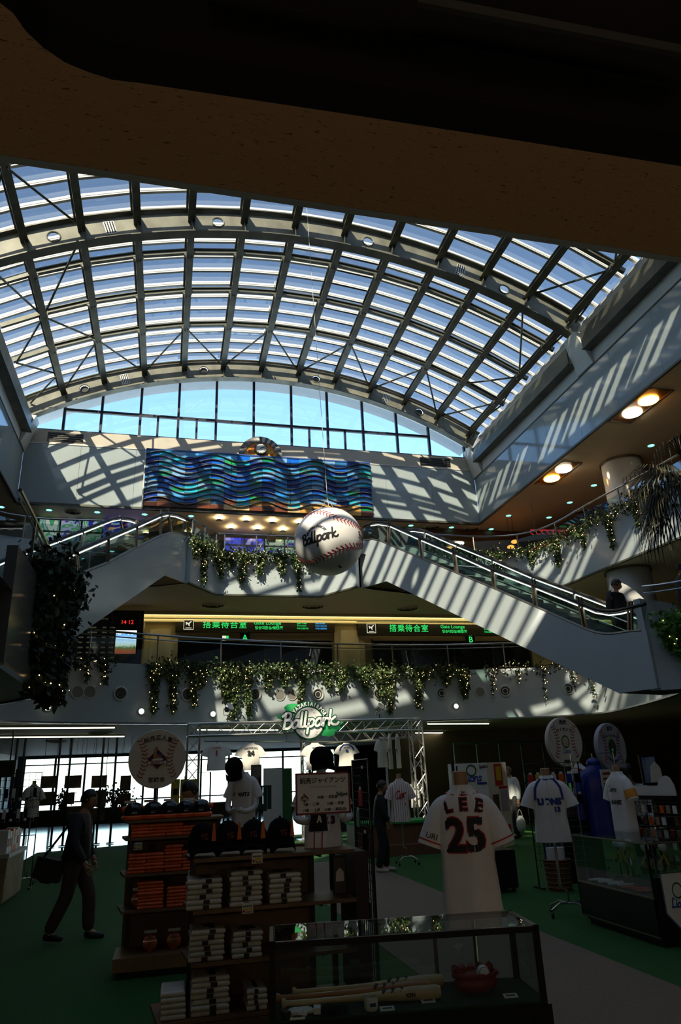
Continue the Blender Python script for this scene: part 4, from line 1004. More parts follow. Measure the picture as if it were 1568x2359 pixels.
# ================================================================== third floor background: stained glass, restaurant
def voro(name, cols, sc, estr):
    m = bpy.data.materials.new(name); m.use_nodes = True; nt = m.node_tree; b = nt.nodes['Principled BSDF']; MATS[name] = m
    tc = nt.nodes.new('ShaderNodeTexCoord'); v = nt.nodes.new('ShaderNodeTexVoronoi'); v.inputs['Scale'].default_value = sc
    nz = nt.nodes.new('ShaderNodeTexNoise'); nz.inputs['Scale'].default_value = 1.2; nz.inputs['Distortion'].default_value = 2.5
    rp = nt.nodes.new('ShaderNodeValToRGB'); rp.color_ramp.interpolation = 'CONSTANT'
    mx_ = nt.nodes.new('ShaderNodeMix'); mx_.data_type = 'RGBA'; mx_.inputs[0].default_value = .35
    for i, c in enumerate(cols):
        e = rp.color_ramp.elements.new(.25+.5*i/len(cols)); e.color = (*c,1)
    nt.links.new(tc.outputs['Object'], nz.inputs[0]); nt.links.new(tc.outputs['Object'], v.inputs['Vector'])
    ad = nt.nodes.new('ShaderNodeMath'); ad.operation = 'MULTIPLY_ADD'; ad.inputs[1].default_value = .12; nt.links.new(v.outputs['Distance'], ad.inputs[0]); nt.links.new(nz.outputs['Fac'], ad.inputs[2])
    nt.links.new(ad.outputs[0], rp.inputs[0]); nt.links.new(rp.outputs[0], b.inputs['Base Color']); nt.links.new(rp.outputs[0], b.inputs['Emission Color']); b.inputs['Emission Strength'].default_value = estr; b.inputs['Roughness'].default_value = .2
    return m
mv1 = voro('stained_green_white', [(.01,.02,.01),(.02,.22,.08),(.5,.55,.5),(.05,.3,.12),(.35,.38,.55),(.02,.03,.25)], 3.5, .55); mv2 = voro('stained_blue', [(.01,.01,.10),(.02,.03,.55),(.05,.08,.8),(.02,.02,.3),(.3,.35,.8)], 2.2, .55)
def glasswork(label, a, b, Y, parts):
    A, B = atY(*a, Y), atY(*b, Y); t = thing('stained_glass', label, 'artwork', (A.x, Y, B.z)); n = len(parts); w = (B.x-A.x)/n
    for i, m in enumerate(parts):
        MB().box2((A.x+w*i+.02,Y,B.z),(A.x+w*(i+1)-.02,Y+.04,A.z)).build('pane', m, t)
    for i in range(n+1): MB().box2((A.x+w*i-.03,Y-.03,B.z),(A.x+w*i+.03,Y+.05,A.z)).build('lead_bar', m_black, t)
    zc = (A.z+B.z)/2; MB().box2((A.x,Y-.02,zc-.03),(B.x,Y+.05,zc+.03)).build('lead_bar', m_black, t)
    MB().box2((A.x-.05,Y-.02,B.z-.08),(B.x+.05,Y+.06,B.z)).build('sill', m_dark, t)
    MB().box2((A.x+.1,Y,Z3),(A.x+.3,Y+.05,B.z-.08)).box2((B.x-.3,Y,Z3),(B.x-.1,Y+.05,B.z-.08)).build('support', m_dark, t)
glasswork('blue, green and white stained glass behind the left escalator head', (90,1193),(330,1262), 25.4, [mv1,mv1,mv1,mv2,mv2]); glasswork('blue and green stained glass behind the middle garland', (517,1238),(700,1278), 26.4, [mv2,mv2,mv1,mv1])
mgr = voro('lit_greenery', [(.0,.05,.02),(.02,.2,.08),(.0,.1,.04),(.2,.45,.25)], 9, .4)
glasswork('green lit glass seen through the right escalator balustrade', (905,1228),(975,1275), 25.5, [mgr, mgr])
m_rest = mat('restaurant_brown', (.10,.04,.015), .5); m_or = lamp('restaurant_orange', (1,.35,.05), 2.2, True)
rc = atZ(1300,1240,10.2); t = thing('round_bar_canopy', 'round orange-lit restaurant canopy with rim bulbs on the third floor', 'canopy', (rc.x, 23.5, 9.6))
cx2 = atY(1310,1262,23.4); MB().lathe([(1.5,.0),(1.55,.12),(1.0,.3),(.2,.34)], cx2, 32).build('canopy_shell', m_rest, t, True); MB().lathe([(.1,-.005),(1.35,-.005)], cx2, 32).build('lit_underside', lamp('canopy_glow', (.75,.25,.04), .5), t)
for k in range(26): a = 2*PI*k/26; MB().ball(cx2+Vector((math.cos(a)*1.48,math.sin(a)*1.48,-.02)), .03, 6).build('rim_bulb', m_bulb, t)
for k in range(3): a = 2*PI*k/3; MB().tube([cx2+Vector((math.cos(a)*.8,math.sin(a)*.8,.3)), Vector((cx2.x+math.cos(a)*.8,cx2.y+math.sin(a)*.8,10.9))], .015, 5).build('hanger', m_steel, t)
for px, py in ((1176,1260),(1185,1248)):
    P = atY(px,py,23.2); q = thing('pendant_lamp', 'small orange pendant lamp in the third-floor restaurant' if px == 1176 else 'upper orange pendant lamp in the third-floor restaurant', 'lamp', P); MB().ball(P, .14, 12, sc=(1,1,.5)).build('shade', m_or, q, True); MB().tube([P, (P.x,P.y,10.9)], .008, 5).build('cord', m_black, q)
struct(MB().box2((8.5,24.8,Z3),(17,24.9,10.85)).build('wall_restaurant', m_rest)) 
fl = atY(1268,1228,21.6); t = thing('neon_sign', 'red curling neon flourish over the restaurant', 'sign', fl); m_neon = lamp('red_neon', (.55,.03,.04), .8)
for k in range(7): MB().tube([fl+Vector((-.7+k*.23+.12*math.cos(a),0,.08*math.sin(a)+k*.012)) for a in [2*PI*j/12 for j in range(10)]], .014, 5).build('neon_loop', m_neon, t, True)
MB().tube([fl+Vector((-.8,.02,.1)), fl+Vector((.9,.02,.16))], .012, 5).build('neon_bar', m_neon, t)
for x in (-.6,.7): MB().tube([fl+Vector((x,.02,.12)), Vector((fl.x+x,fl.y+.02,10.9))], .008, 5).build('hanger', m_steel, t)
# ================================================================== ground floor: ceiling lamps, windows, posts
m_tube = lamp('fluorescent', (1,.95,.72), 3.2, True)
for i, (a, b, lab) in enumerate((((-30,1677.5),(264,1676),'long fluorescent ceiling lamp at the left, nearer the fascia'),((-30,1698.5),(286,1696.5),'long fluorescent ceiling lamp at the left, farther back'),((455,1681),(640,1681.5),'fluorescent ceiling lamp behind the lighting truss'),((985,1667.5),(1125,1667),'fluorescent ceiling lamp right of the truss, nearer the fascia'),((957,1688.5),(1125,1687.5),'fluorescent ceiling lamp right of the truss, farther back'))):
    A, B = atZ(*a, 3.14), atZ(*b, 3.14); t = thing('ceiling_light', lab, 'ceiling light', ((A.x+B.x)/2, (A.y+B.y)/2, 3.14), 'fluorescent ceiling lamps')
    MB().bar(A+Vector((0,0,.035)), B+Vector((0,0,.035)), .12, .05).build('housing', m_white, t); MB().tube([A, B], .022, 6).build('tube', m_tube, t, True)
    for P in (A.lerp(B,.1), A.lerp(B,.9)): MB().tube([P+Vector((0,0,.05)), P+Vector((0,0,.06))], .02, 6).build('mount', m_steel, t)
m_fill_globe = lamp('fill_globe', (1,.78,.54), 25, True)  # globes added behind the camera, out of view, to brighten the foreground
for i, (x, y) in enumerate(((-3.2,-2.2),(-.4,-2.6),(2.6,-2.6),(5.6,-2.2))):
    t = thing('pendant_lamp', 'added unseen globe lamp behind the camera brightening the foreground, %s from the left' % ('first','second','third','fourth')[i], 'lamp', (x,y,2.35), 'added globe fill lamps')
    MB().ball((x,y,2.35), .15, 20).build('globe', m_fill_globe, t, True); MB().tube([(x,y,2.49),(x,y,3.42)], .008, 6).build('cord', m_black, t); MB().lathe([(.06,0),(.05,.05)], (x,y,2.47), 12).build('cap', m_chrome, t)
wn = struct(thing('window_2', None, None, (1.15,BY1,.35)))
MB().box2((-6.9,BY1+.1,.35),(9.2,BY1+.12,3.05)).build('pane', m_wglass, wn)
for k in range(12): x = -6.9+16.1*k/11; MB().box2((x-.05,BY1+.04,.35),(x+.05,BY1+.16,3.05)).build('mullion', m_navy, wn)
for z in (.38,.95,2.75): MB().box2((-6.9,BY1+.04,z-.03),(9.2,BY1+.16,z+.03)).build('transom', m_navy, wn)
# side glazing with blinds on the left, far back
ws = struct(thing('window_3', None, None, (-7.2,32,.35)))
struct(MB().box2((-7.5,24.5,-.01),(-7.2,BY1,.8)).build('wall_left', m_dark)); struct(MB().box2((-7.5,24.5,2.6),(-7.2,BY1,3.2)).build('wall_left', m_white))
for k in range(13): y = 24.5+k*1.25; MB().box2((-7.42,y-.06,.8),(-7.28,y+.06,2.6)).build('mullion', m_navy, ws)
for k in range(12): y = 24.6+k*1.25; MB().box2((-7.37,y,.8),(-7.35,y+1.05,2.3)).build('blind', mat('pale_blind', (.5,.52,.5), .7), ws)
for i, (px, lab) in enumerate(((30,'first'),(48,'second'),(131,'third'),(157,'fourth'),(232,'fifth'),(263,'sixth'))):
    P = atY(px, 1800, 25.0); t = thing('net_post', 'thin dark floor-to-ceiling post, %s from the left of its row' % lab, 'post', (P.x, 25.0, 0), 'row of thin posts before the windows')
    MB().tube([(P.x,25,0),(P.x,25,3.2)], .035, 8).build('pole', m_black, t); MB().lathe([(.12,0),(.12,.02),(.04,.03)], (P.x,25,0), 12).build('foot_plate', m_steel, t)
m_photo = mat('dark_photo_print', (.03,.028,.024), .5, col2=(.14,.10,.06), scale=3.5)
for i, (x0, x1, y0, y1) in enumerate(((95,128,1788,1815),(150,186,1787,1815),(212,245,1787,1814),(278,300,1787,1821),(92,125,1825,1855),(147,170,1826,1852),(205,243,1822,1858),(272,300,1829,1852),(150,190,1858,1885),(207,240,1862,1890))):
    A, B = atY(x0,y0,25.6), atY(x1,y1,25.6); row = ('upper','lower','bottom')[0 if i < 4 else 1 if i < 8 else 2]
    t = thing('photo_panel', 'dark hanging photo panel, %s of the %s row before the bright windows' % (('first','second','third','fourth')[i if i < 4 else i-4 if i < 8 else i-8], row), 'photo panel', (A.x,25.6,B.z), 'photo panels hung before the windows')
    MB().box2((A.x,25.6,B.z),(B.x,25.63,A.z)).build('print', m_photo, t); 
    for x in (A.x+.05,B.x-.05): MB().tube([(x,25.61,A.z),(x,25.61,3.2)], .004, 4).build('wire', m_black, t)
lw_ = atY(95,1880,26.0); t = thing('low_counter', 'dark low counter under the bright far windows', 'counter', (0,26,0))
MB().box2((-6.5,26,.52),(2.2,26.6,.95)).build('body', m_black, t); MB().box2((-6.55,25.95,.95),(2.25,26.65,1.0)).build('top', m_dark, t); [MB().box2((x,26.1,0),(x+.06,26.5,.52)).build('leg', m_black, t) for x in (-6.4,-4.3,-2.2,-.1,2.0)]
rgp = random.Random(5)
for i, px in enumerate((140,232,262,283)):
    P = atY(px,1860,25.8); t = thing('window_plant', 'small dark leafy plant, %s along the far counter' % ('first','second','third','fourth')[i], 'plant', (P.x,26.2,1.0), 'plants along the far counter'); mb = MB()
    for _ in range(160): leaf(mb, Vector((P.x+rgp.gauss(0,.16),26.2+rgp.gauss(0,.12),1.35+rgp.gauss(0,.16))), .09, rgp)
    tag(mb.build('foliage', m_leaf_shade, t), kind='stuff'); MB().lathe([(.09,0),(.12,.2)], (P.x,26.2,1.0), 12).build('pot', m_dark, t)
# ================================================================== lighting truss portal
m_alu = mat('truss_aluminium', (.62,.62,.60), .3, metal=.85)
def truss(root, a, b, up, s=.28, step=.3):
    a, b, up = Vector(a), Vector(b), Vector(up); d = (b-a).normalized(); side = d.cross(up).normalized(); n = max(2, int((b-a).length/step))
    cs = [(side*i+up*j)*s/2 for i, j in ((-1,-1),(1,-1),(1,1),(-1,1))]
    for c in cs: MB().tube([a+c, b+c], .024, 8).build('chord', m_alu, root, True)
    for f in range(4):
        c0, c1 = cs[f], cs[(f+1)%4]
        for k in range(n):
            p, q = a.lerp(b, k/n), a.lerp(b, (k+1)/n)
            MB().tube([p+(c0 if k%2 else c1), q+(c1 if k%2 else c0)], .010, 5).build('lattice_bar', m_alu, root)
    for e in (a, b): 
        for f in range(4): MB().tube([e+cs[f], e+cs[(f+1)%4]], .018, 6).build('end_bar', m_alu, root)
TY = 17.9
tl, tr = atY(447,1660,TY).x, atY(955,1660,TY).x
t = thing('lighting_truss', 'silver lattice truss portal carrying the shop sign', 'truss', ((tl+tr)/2, TY, 0))
truss(t, (tl,TY,.06), (tl,TY,3.0), (0,1,0)); truss(t, (tr,TY,.06), (tr,TY,3.0), (0,1,0)); truss(t, (tl-.15,TY,2.88), (tr+.15,TY,2.88), (0,0,1)); truss(t, (tr-.1,TY+.2,2.72), (tr-2.2,TY+3.6,2.72), (0,0,1))
truss(t, (tr-2.2,TY+3.6,.06), (tr-2.2,TY+3.6,2.9), (0,1,0))
for x, y in ((tl,TY),(tr,TY),(tr-2.2,TY+3.6)): MB().box2((x-.3,y-.3,0),(x+.3,y+.3,.05)).build('base_plate', m_alu, t)
# spotlights clamped on the truss
for px, lab in ((525,'chrome spotlight clamped above the truss left of the green sign'),(873,'chrome spotlight clamped above the truss right of the green sign')):
    P = atY(px,1632,TY); t = thing('spotlight', lab, 'spotlight', P)
    R = Euler((math.radians(60),0,.6)).to_matrix(); MB().lathe([(.04,-.1),(.07,-.06),(.08,.05),(.11,.09),(.1,.1)], P, 14, mx=R).build('can', m_chrome, t, True)
    MB().tube([P+Vector((-.1,0,0)), P+Vector((-.1,0,-.16)), P+Vector((.1,0,-.16)), P+Vector((.1,0,0))], .01, 6).build('yoke', m_chrome, t); MB().tube([P+Vector((0,0,-.16)), (P.x,P.y,3.0)], .014, 6).build('clamp', m_black, t)
# ================================================================== green Ballpark sign
SY = TY-.22
S = lambda x, y: atY(620+x/7.84, 1600+y/7.84, SY)
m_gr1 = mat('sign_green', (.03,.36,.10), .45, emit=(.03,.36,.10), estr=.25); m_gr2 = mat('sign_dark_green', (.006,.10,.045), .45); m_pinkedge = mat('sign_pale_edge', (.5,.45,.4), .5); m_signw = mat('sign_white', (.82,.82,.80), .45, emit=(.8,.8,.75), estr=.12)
t = thing('shop_sign', 'green and white die-cut ballpark sign fixed on the truss', 'sign', S(730,480))
def cut(name, pts, dy, m, th=.02): return MB().plate([Vector((p.x, SY+dy, p.z)) for p in [S(*q) for q in pts]], (0,1,0), th).build(name, m, t)
cut('green_flame', [(270,230),(330,175),(430,160),(560,175),(640,300),(500,400),(380,330),(300,300)], .03, m_gr1)
cut('dark_flame', [(130,380),(210,355),(330,360),(480,430),(460,520),(330,500),(210,450),(150,430)], .02, m_gr2)
cut('green_flame', [(900,480),(1080,560),(1130,420),(1200,490),(1350,490),(1280,560),(1300,600),(1200,660),(1180,720),(1090,760),(960,740)], .03, m_gr1)
C0 = S(715,510); Rb = (S(1000,510)-C0).length
def disc(name, r, dy, m, a0=0, a1=2*PI, n=48): 
    return MB().plate([C0+Vector((math.cos(a0+(a1-a0)*k/n)*r, dy, math.sin(a0+(a1-a0)*k/n)*r)) for k in range(n if a1-a0 > 6 else n+1)], (0,1,0), .02).build(name, m, t)
disc('green_disc', Rb*1.28, .018, m_gr2, math.radians(-8), math.radians(172)); disc('green_disc', Rb*1.04, .012, m_gr2); disc('ball_disc', Rb*.92, .0, m_signw)
for (pts, fl) in (([(640,280),(620,330),(640,600),(610,670),(580,720)],1),([(770,290),(810,340),(840,400),(860,620),(855,680),(845,730)],-1)):
    for (x, y) in pts:
        p = S(x,y); p.y = SY-.004; mb = MB(); mb.bar(p+Vector((-.025*fl,0,.012)), p, .007, .004, up=(0,1,0)); mb.bar(p, p+Vector((.025*fl,0,.03)), .007, .004, up=(0,1,0)); mb.build('stitch', m_stitch, t)
word = 'MIYAZAKIAIRPORT'
for i, ch in enumerate(word):
    a = math.radians(73-146*i/(len(word)-1)); R = Rb*1.12
    M = Matrix.Translation(C0+Vector((-math.sin(a)*R,-.0,math.cos(a)*R))) @ Matrix.Rotation(-a,4,'Y') @ Matrix.Rotation(PI/2,4,'X')
    lettering('lettering', ch, .125, M, m_signw, t, .006, .006, wscale=.8)
Mw = frame(S(725,500)+Vector((0,-.03,0)), (1,0,.03), y=(0,0,1))
script_text('lettering_outline', 'Ballpark', Mw, .36, .30, m_gr2, t, .0, rise=.03, shear=.14); script_text('lettering', 'Ballpark', frame(S(725,500)+Vector((0,-.042,0)), (1,0,.03), y=(0,0,1)), .36, .16, m_signw, t, .0, rise=.03, shear=.14)
for x in (.0,): MB().box2((C0.x-.25,SY+.04,2.82),(C0.x+.25,TY-.13,2.9)).build('mount', m_steel, t)
# ================================================================== jerseys and torsos
m_cloth = mat('white_jersey_cloth', (.84,.81,.77), .85, var=.04, scale=5, bump=.1); m_skinw = mat('mannequin_tan', (.42,.24,.12), .5); m_man = mat('mannequin_white', (.78,.75,.70), .45)
m_rednum = mat('red_print', (.50,.015,.02), .6); m_bluen = mat('blue_print', (.012,.04,.25), .6); m_blk = mat('black_print', (.012,.012,.014), .6)
def stripes(name, c1, c2, n):
    m = mat(name, c1, .85); nt = m.node_tree; b = nt.nodes['Principled BSDF']; tc = nt.nodes.new('ShaderNodeTexCoord'); w = nt.nodes.new('ShaderNodeTexWave'); w.wave_type = 'BANDS'; w.bands_direction = 'X'; w.inputs['Scale'].default_value = n; w.wave_profile = 'SIN'
    rp = nt.nodes.new('ShaderNodeValToRGB'); rp.color_ramp.elements[0].position = .90; rp.color_ramp.elements[1].position = .94; rp.color_ramp.elements[0].color = (*c1,1); rp.color_ramp.elements[1].color = (*c2,1)
    nt.links.new(tc.outputs['Object'], w.inputs[0]); nt.links.new(w.outputs['Fac'], rp.inputs[0]); nt.links.new(rp.outputs[0], b.inputs['Base Color']); return m
m_pin = stripes('red_pinstripe_cloth', (.82,.77,.71), (.5,.03,.03), 7.5)
RING = [(0,.178,.115),(.12,.174,.112),(.3,.166,.105),(.45,.176,.11),(.56,.178,.11),(.64,.158,.098),(.69,.11,.085),(.725,.072,.07),(.75,.064,.066)]
def ringat(z, R=RING):
    for a, b in zip(R[:-1], R[1:]):
        if a[0] <= z <= b[0]: k = (z-a[0])/(b[0]-a[0]); return a[1]+(b[1]-a[1])*k, a[2]+(b[2]-a[2])*k
    return (R[0][1], R[0][2]) if z < R[0][0] else (R[-1][1], R[-1][2])
def front(x, z, e=.004): hw, hd = ringat(z); u = max(-1,min(1,x/hw)); return Vector((x, -hd*math.sqrt(max(0,1-u*u))**.8 - e, z))
def jersey(root, m, flat=1., sleeve=True, seed=0, opencollar=False):
    rg = random.Random(seed); n = 28; mb = MB(); base = 0
    for (z, hw, hd) in RING:
        for k in range(n):
            a = 2*PI*k/n; w = .012*math.sin(5*a+seed)*(1-z/.75)+.006*math.sin(9*a+z*14+seed); sx = math.copysign(abs(math.cos(a))**.85, math.cos(a)); sy = math.copysign(abs(math.sin(a))**.8, math.sin(a))
            mb.v.append(Vector(((hw+w)*sx, (hd*flat+w)*sy, z)))
    for i in range(len(RING)-1):
        for k in range(n): mb.f.append((i*n+k, i*n+(k+1)%n, (i+1)*n+(k+1)%n, (i+1)*n+k)); mb.m.append(0)
    o = mb.build('jersey_body', m, root, True, world=False)
    if sleeve:
        for s in (-1,1):
            P = [Vector((s*.085,0,.63)), Vector((s*.14,-.003,.60)), Vector((s*.195,-.006,.49)), Vector((s*.232,-.01,.39))]
            mb = MB(); mb.tube(smooth_path(P,4), [.065]+[.07+.0012*i for i in range(12)], 14, cap=False); 
            for v in mb.v: v.y *= .82*flat if flat < 1 else .9
            mb.build('sleeve', m, root, True, world=False)
    return o
def on_front(root, txt, size, x, z, m, bold=.004, wscale=1., arcr=None, shear=0., name='lettering', back=False, e=.006):
    if arcr:
        n = len(txt)
        for i, ch in enumerate(txt):
            if ch == ' ': continue
            a = (i-(n-1)/2)*size*.95/arcr*wscale
            lettering(name, ch, size, None, m, root, 0, bold, fn=lambda v, a=a: front(x+math.sin(a)*arcr+(v.x*math.cos(a)+v.y*math.sin(a))*1., z-arcr+math.cos(a)*arcr+(v.y*math.cos(a)-v.x*math.sin(a)), e))
    else: lettering(name, txt, size, None, m, root, 0, bold, shear=shear, fn=lambda v: front(x+v.x*wscale, z+v.y, e))
def neck(root, m, h=.07): MB().lathe([(.056,.70),(.048,.76),(.047,.76+h),(.04,.765+h)], (0,0,0), 18, sy=.95).build('neck', m, root, True, world=False)
def collar(root, m, zz=.72, r=.012): 
    pts = []
    for k in range(24):
        a = 2*PI*k/24; hw, hd = ringat(zz); pts.append(Vector((hw*1.02*math.cos(a), hd*1.02*math.sin(a), zz+.012*math.sin(a))))
    MB().tube(pts, r, 6, closed=True).build('collar', m, root, True, world=False)
def cuffs(root, m, dz=.03, r=.085):
    for s in (-1,1):
        a, b = Vector((s*.22,-.009,.42)), Vector((s*.223,-.0093,.412)); mb = MB(); mb.tube([a,b], [r,r], 14, cap=False)
        for v in mb.v: v.y *= .9
        mb.build('cuff_band', m, root, True, world=False)
def stand(root, z, drop=.0):   # pole with four-star castor base; local coordinates, garment hem at z=0, floor at -z
    MB().tube([(0,0,.3),(0,0,-z+.30),(.06,0,-z+.27),(.06,0,-z+.12)], .014, 8).build('pole', m_chrome, root, True, world=False)
    for k in range(4):
        a = PI/4+k*PI/2; d = Vector((math.cos(a),math.sin(a),0)); c = Vector((.06,0,-z))
        MB().tube([c+Vector((0,0,.13)), c+d*.12+Vector((0,0,.14)), c+d*.25+Vector((0,0,.08))], .014, 6).build('base_leg', m_chrome, root, True, world=False)
        MB().ball(c+d*.25+Vector((0,0,.032)), .032, 10, sc=(.6,1,1)).build('castor', m_black, root, True, world=False)
def torso(label, loc, rz, m, z, scale=1., group=None, cat='mannequin', name='dress_form', seed=0, nk=None, withstand=True):
    t = thing(name, label, cat, loc, group, rz=rz); t.scale = (scale,)*3; jersey(t, m, seed=seed); neck(t, nk or m_skinw)
    if withstand: stand(t, z/scale)
    return t
# number 25 jersey, back to the camera, behind the front glass case
P = atY(1078,1990,5.15); zt = atY(1078,1818,5.15).z; zb = atY(1078,2105,5.15).z; sc = (zt-zb)/.72
t = torso('white jersey with black and red number 25, back turned, behind the front case', (P.x,5.15,zb), math.radians(-22), m_cloth, zb, sc, seed=2)
on_front(t, 'LEE', .105, .0, .63, m_rednum, .008, 1.0, arcr=.5, e=.004); on_front(t, 'LEE', .105, .0, .63, m_blk, .003, 1.0, arcr=.5, e=.009)
on_front(t, '25', .27, 0, .445, m_rednum, .016, .95, e=.004); on_front(t, '25', .27, 0, .445, m_blk, .008, .95, e=.010)
collar(t, m_rednum, .70, .006); cuffs(t, m_rednum); on_front(t, 'Jm', .025, .01, .705, m_blk, .001)
lettering('sleeve_print', 'URI', .05, frame(Vector((-.215,-.085,.45)), (.9,-.1,-.3), y=(.25,0,.95)), m_blk, None, .001).parent = t
# navy and white jersey on castor stand, right of it
P = atY(1262,1830,8.95); hem = atY(1262,1940,8.95).z; tp = atY(1262,1796,8.95).z; sc = (tp-hem)/.70
t = torso('white jersey with navy shoulder stripes and number 13 on a castor stand', (P.x,8.95,hem), math.radians(-27), m_cloth, hem, sc, seed=4); t.scale = (sc*1.14,sc*1.05,sc)
on_front(t, 'LIONS', .095, 0, .45, m_bluen, .007, .92); on_front(t, '13', .07, .07, .36, m_bluen, .005)
for s in (-1,1):
    pts = [front(s*x, z, .006) for x, z in ((.065,.71),(.10,.67),(.13,.61),(.14,.52),(.14,.47))]; MB().tube(pts, .014, 5).build('shoulder_stripe', m_bluen, t, True, world=False)
collar(t, m_bluen, .715, .01); MB().tube([front(0,z,.004) for z in (.02,.2,.4,.6,.69)], .004, 4).build('button_line', m_white, t, world=False)
# red pinstriped jersey near the truss
P = atY(922,1850,14.8); hem = atY(922,1893,14.8).z; tp = atY(922,1800,14.8).z; sc = (tp-hem)/.70
t = torso('red pinstriped white jersey on a castor stand in front of the truss', (P.x,14.8,hem), math.radians(-8), m_pin, hem, sc, seed=6)
script_text('lettering', 'Car', None, .13, .18, m_rednum, t, fn=lambda p: front(p.x-.01, .45+p.y+p.x*.25, .008)); on_front(t, '16', .055, .09, .30, m_rednum, .005)
# grey-white jersey far left
P = atY(75,1840,16.0); hem = atY(75,1882,16.0).z; tp = atY(75,1812,16.0).z; sc = (tp-hem)/.70
t = torso('cream jersey with small dark team lettering on a dress form at the far left', (P.x,16.0,hem), 0, mat('cream_jersey_cloth', (.66,.6,.46), .85), hem, sc, seed=9); on_front(t, 'GIANTS', .072, 0, .46, m_blk, .004)
# jersey with orange armband at the right, turned to the left
P = atY(1432,1850,8.85); hem = atY(1432,1915,8.85).z; tp = atY(1432,1782,8.85).z; sc = (tp-hem)/.72
t = torso('white jersey with an orange sleeve panel, turned to the left, behind the right glass case', (P.x,8.85,hem), math.radians(-82), m_cloth, hem, sc, seed=12)
on_front(t, 'HAWKS', .075, 0, .36, m_blk, .004, shear=.2); script_text('lettering', 'Lions', None, .07, .14, m_blk, t, fn=lambda p: front(p.x-.02, .52+p.y, .008))
mb = MB().tube([Vector((.185,-.006,.51)), Vector((.205,-.008,.46)), Vector((.222,-.009,.41))], [.082,.085,.088], 14, cap=False)
for v in mb.v: v.y *= .9
mb.build('sleeve_panel', mat('orange_print', (.75,.30,.03), .6), t, True, world=False)
# red and white jersey high behind the racks
P = atY(1338,1800,12.3); hem = atY(1338,1812,12.3).z; tp = atY(1338,1762,12.3).z; sc = .82
t = torso('white jersey with red back panel on a form behind the wire rack', (P.x,12.3,tp-.72*sc), math.radians(-70), m_cloth, tp-.72*sc, sc, seed=14)
MB().tube([front(.08,z,.0) for z in (.1,.3,.5,.64)], .05, 8).build('red_panel', m_rednum, t, True, world=False)
# row of jerseys hung along the back line of the shop
rod_a, rod_b = atY(470,1708,19.6), atY(840,1709,19.6)
t = thing('hanging_rail', 'thin rail carrying the hanging numbered jerseys under the truss', 'rail', rod_a); MB().tube([rod_a, rod_b], .015, 6).build('rail', m_steel, t)
for P in (rod_a, rod_a.lerp(rod_b,.5), rod_b): MB().tube([P, (P.x,P.y,3.2)], .005, 5).build('wire', m_steel, t)
for i, (px, nm, num, mm, lab, blue) in enumerate(((499,'MAEDA','1',m_rednum,'hanging white jersey with red number 1',0),(577,'TAKAHASHI','24',m_blk,'hanging white jersey with black number 24',0),(725,'AOKI','23',m_blk,'hanging white jersey with number 23, partly behind the cap mannequin',0),(797,'AKADA','9',m_bluen,'hanging white jersey with navy trim and blue number 9',1))):
    P = atY(px,1712,19.6); L = atY(px,1790,19.6); sc = .92 if not blue else .8
    t = thing('hanging_jersey', lab, 'jersey', (P.x,19.6,P.z-.74*sc), 'numbered jerseys hanging in a row'); t.scale = (sc*1.5,sc*.7,sc)
    jersey(t, m_cloth, .6, seed=20+i); on_front(t, nm, .042, 0, .61, mm, .003, .8, arcr=.5); on_front(t, num, .17, 0, .46, mm, .010, .75)
    MB().tube([Vector((-.12,0,.67)), Vector((0,0,.77)), Vector((.12,0,.67))], .008, 5).build('hanger', m_black, t, world=False); MB().tube([Vector((0,0,.77)), Vector((.0,0,.80)), Vector((.02,0,.84))], .006, 5).build('hanger_hook', m_chrome, t, world=False)
    if blue: MB().tube([front(x,z,.008) for x, z in ((-.165,.50),(-.14,.60),(-.07,.69),(.07,.69),(.14,.60),(.165,.50))], .016, 5).build('yoke_trim', m_bluen, t, True, world=False)
# jerseys hung edge-on from the side truss
for i, (px, yt, yb, lab) in enumerate(((878,1697,1768,'white jersey with blue collar hanging first from the side truss'),(896,1690,1772,'white jersey hanging edge-on, second from the side truss'),(914,1690,1770,'white jersey hanging edge-on, third from the side truss'),(955,1800,1860,'white jersey hanging low inside the truss column'))):
    Yj = 18.9-.25*i; A, B = atY(px,yt,Yj), atY(px,yb,Yj); sc = (A.z-B.z)/.75
    t = thing('hanging_jersey', lab, 'jersey', (A.x,Yj,B.z), 'jerseys hanging from the side truss', rz=math.radians((35,68,64,20)[i])); t.scale = (sc*1.1,sc*.6,sc)
    jersey(t, m_cloth, .6, seed=30+i); MB().tube([Vector((-.12,0,.67)), Vector((0,0,.77)), Vector((.12,0,.67))], .009, 5).build('hanger', m_black, t, world=False); MB().tube([Vector((0,0,.77)), Vector((0,0,.86))], .008, 5).build('hanger_hook', m_chrome, t, world=False)
    if i == 0: collar(t, m_bluen, .70, .02)
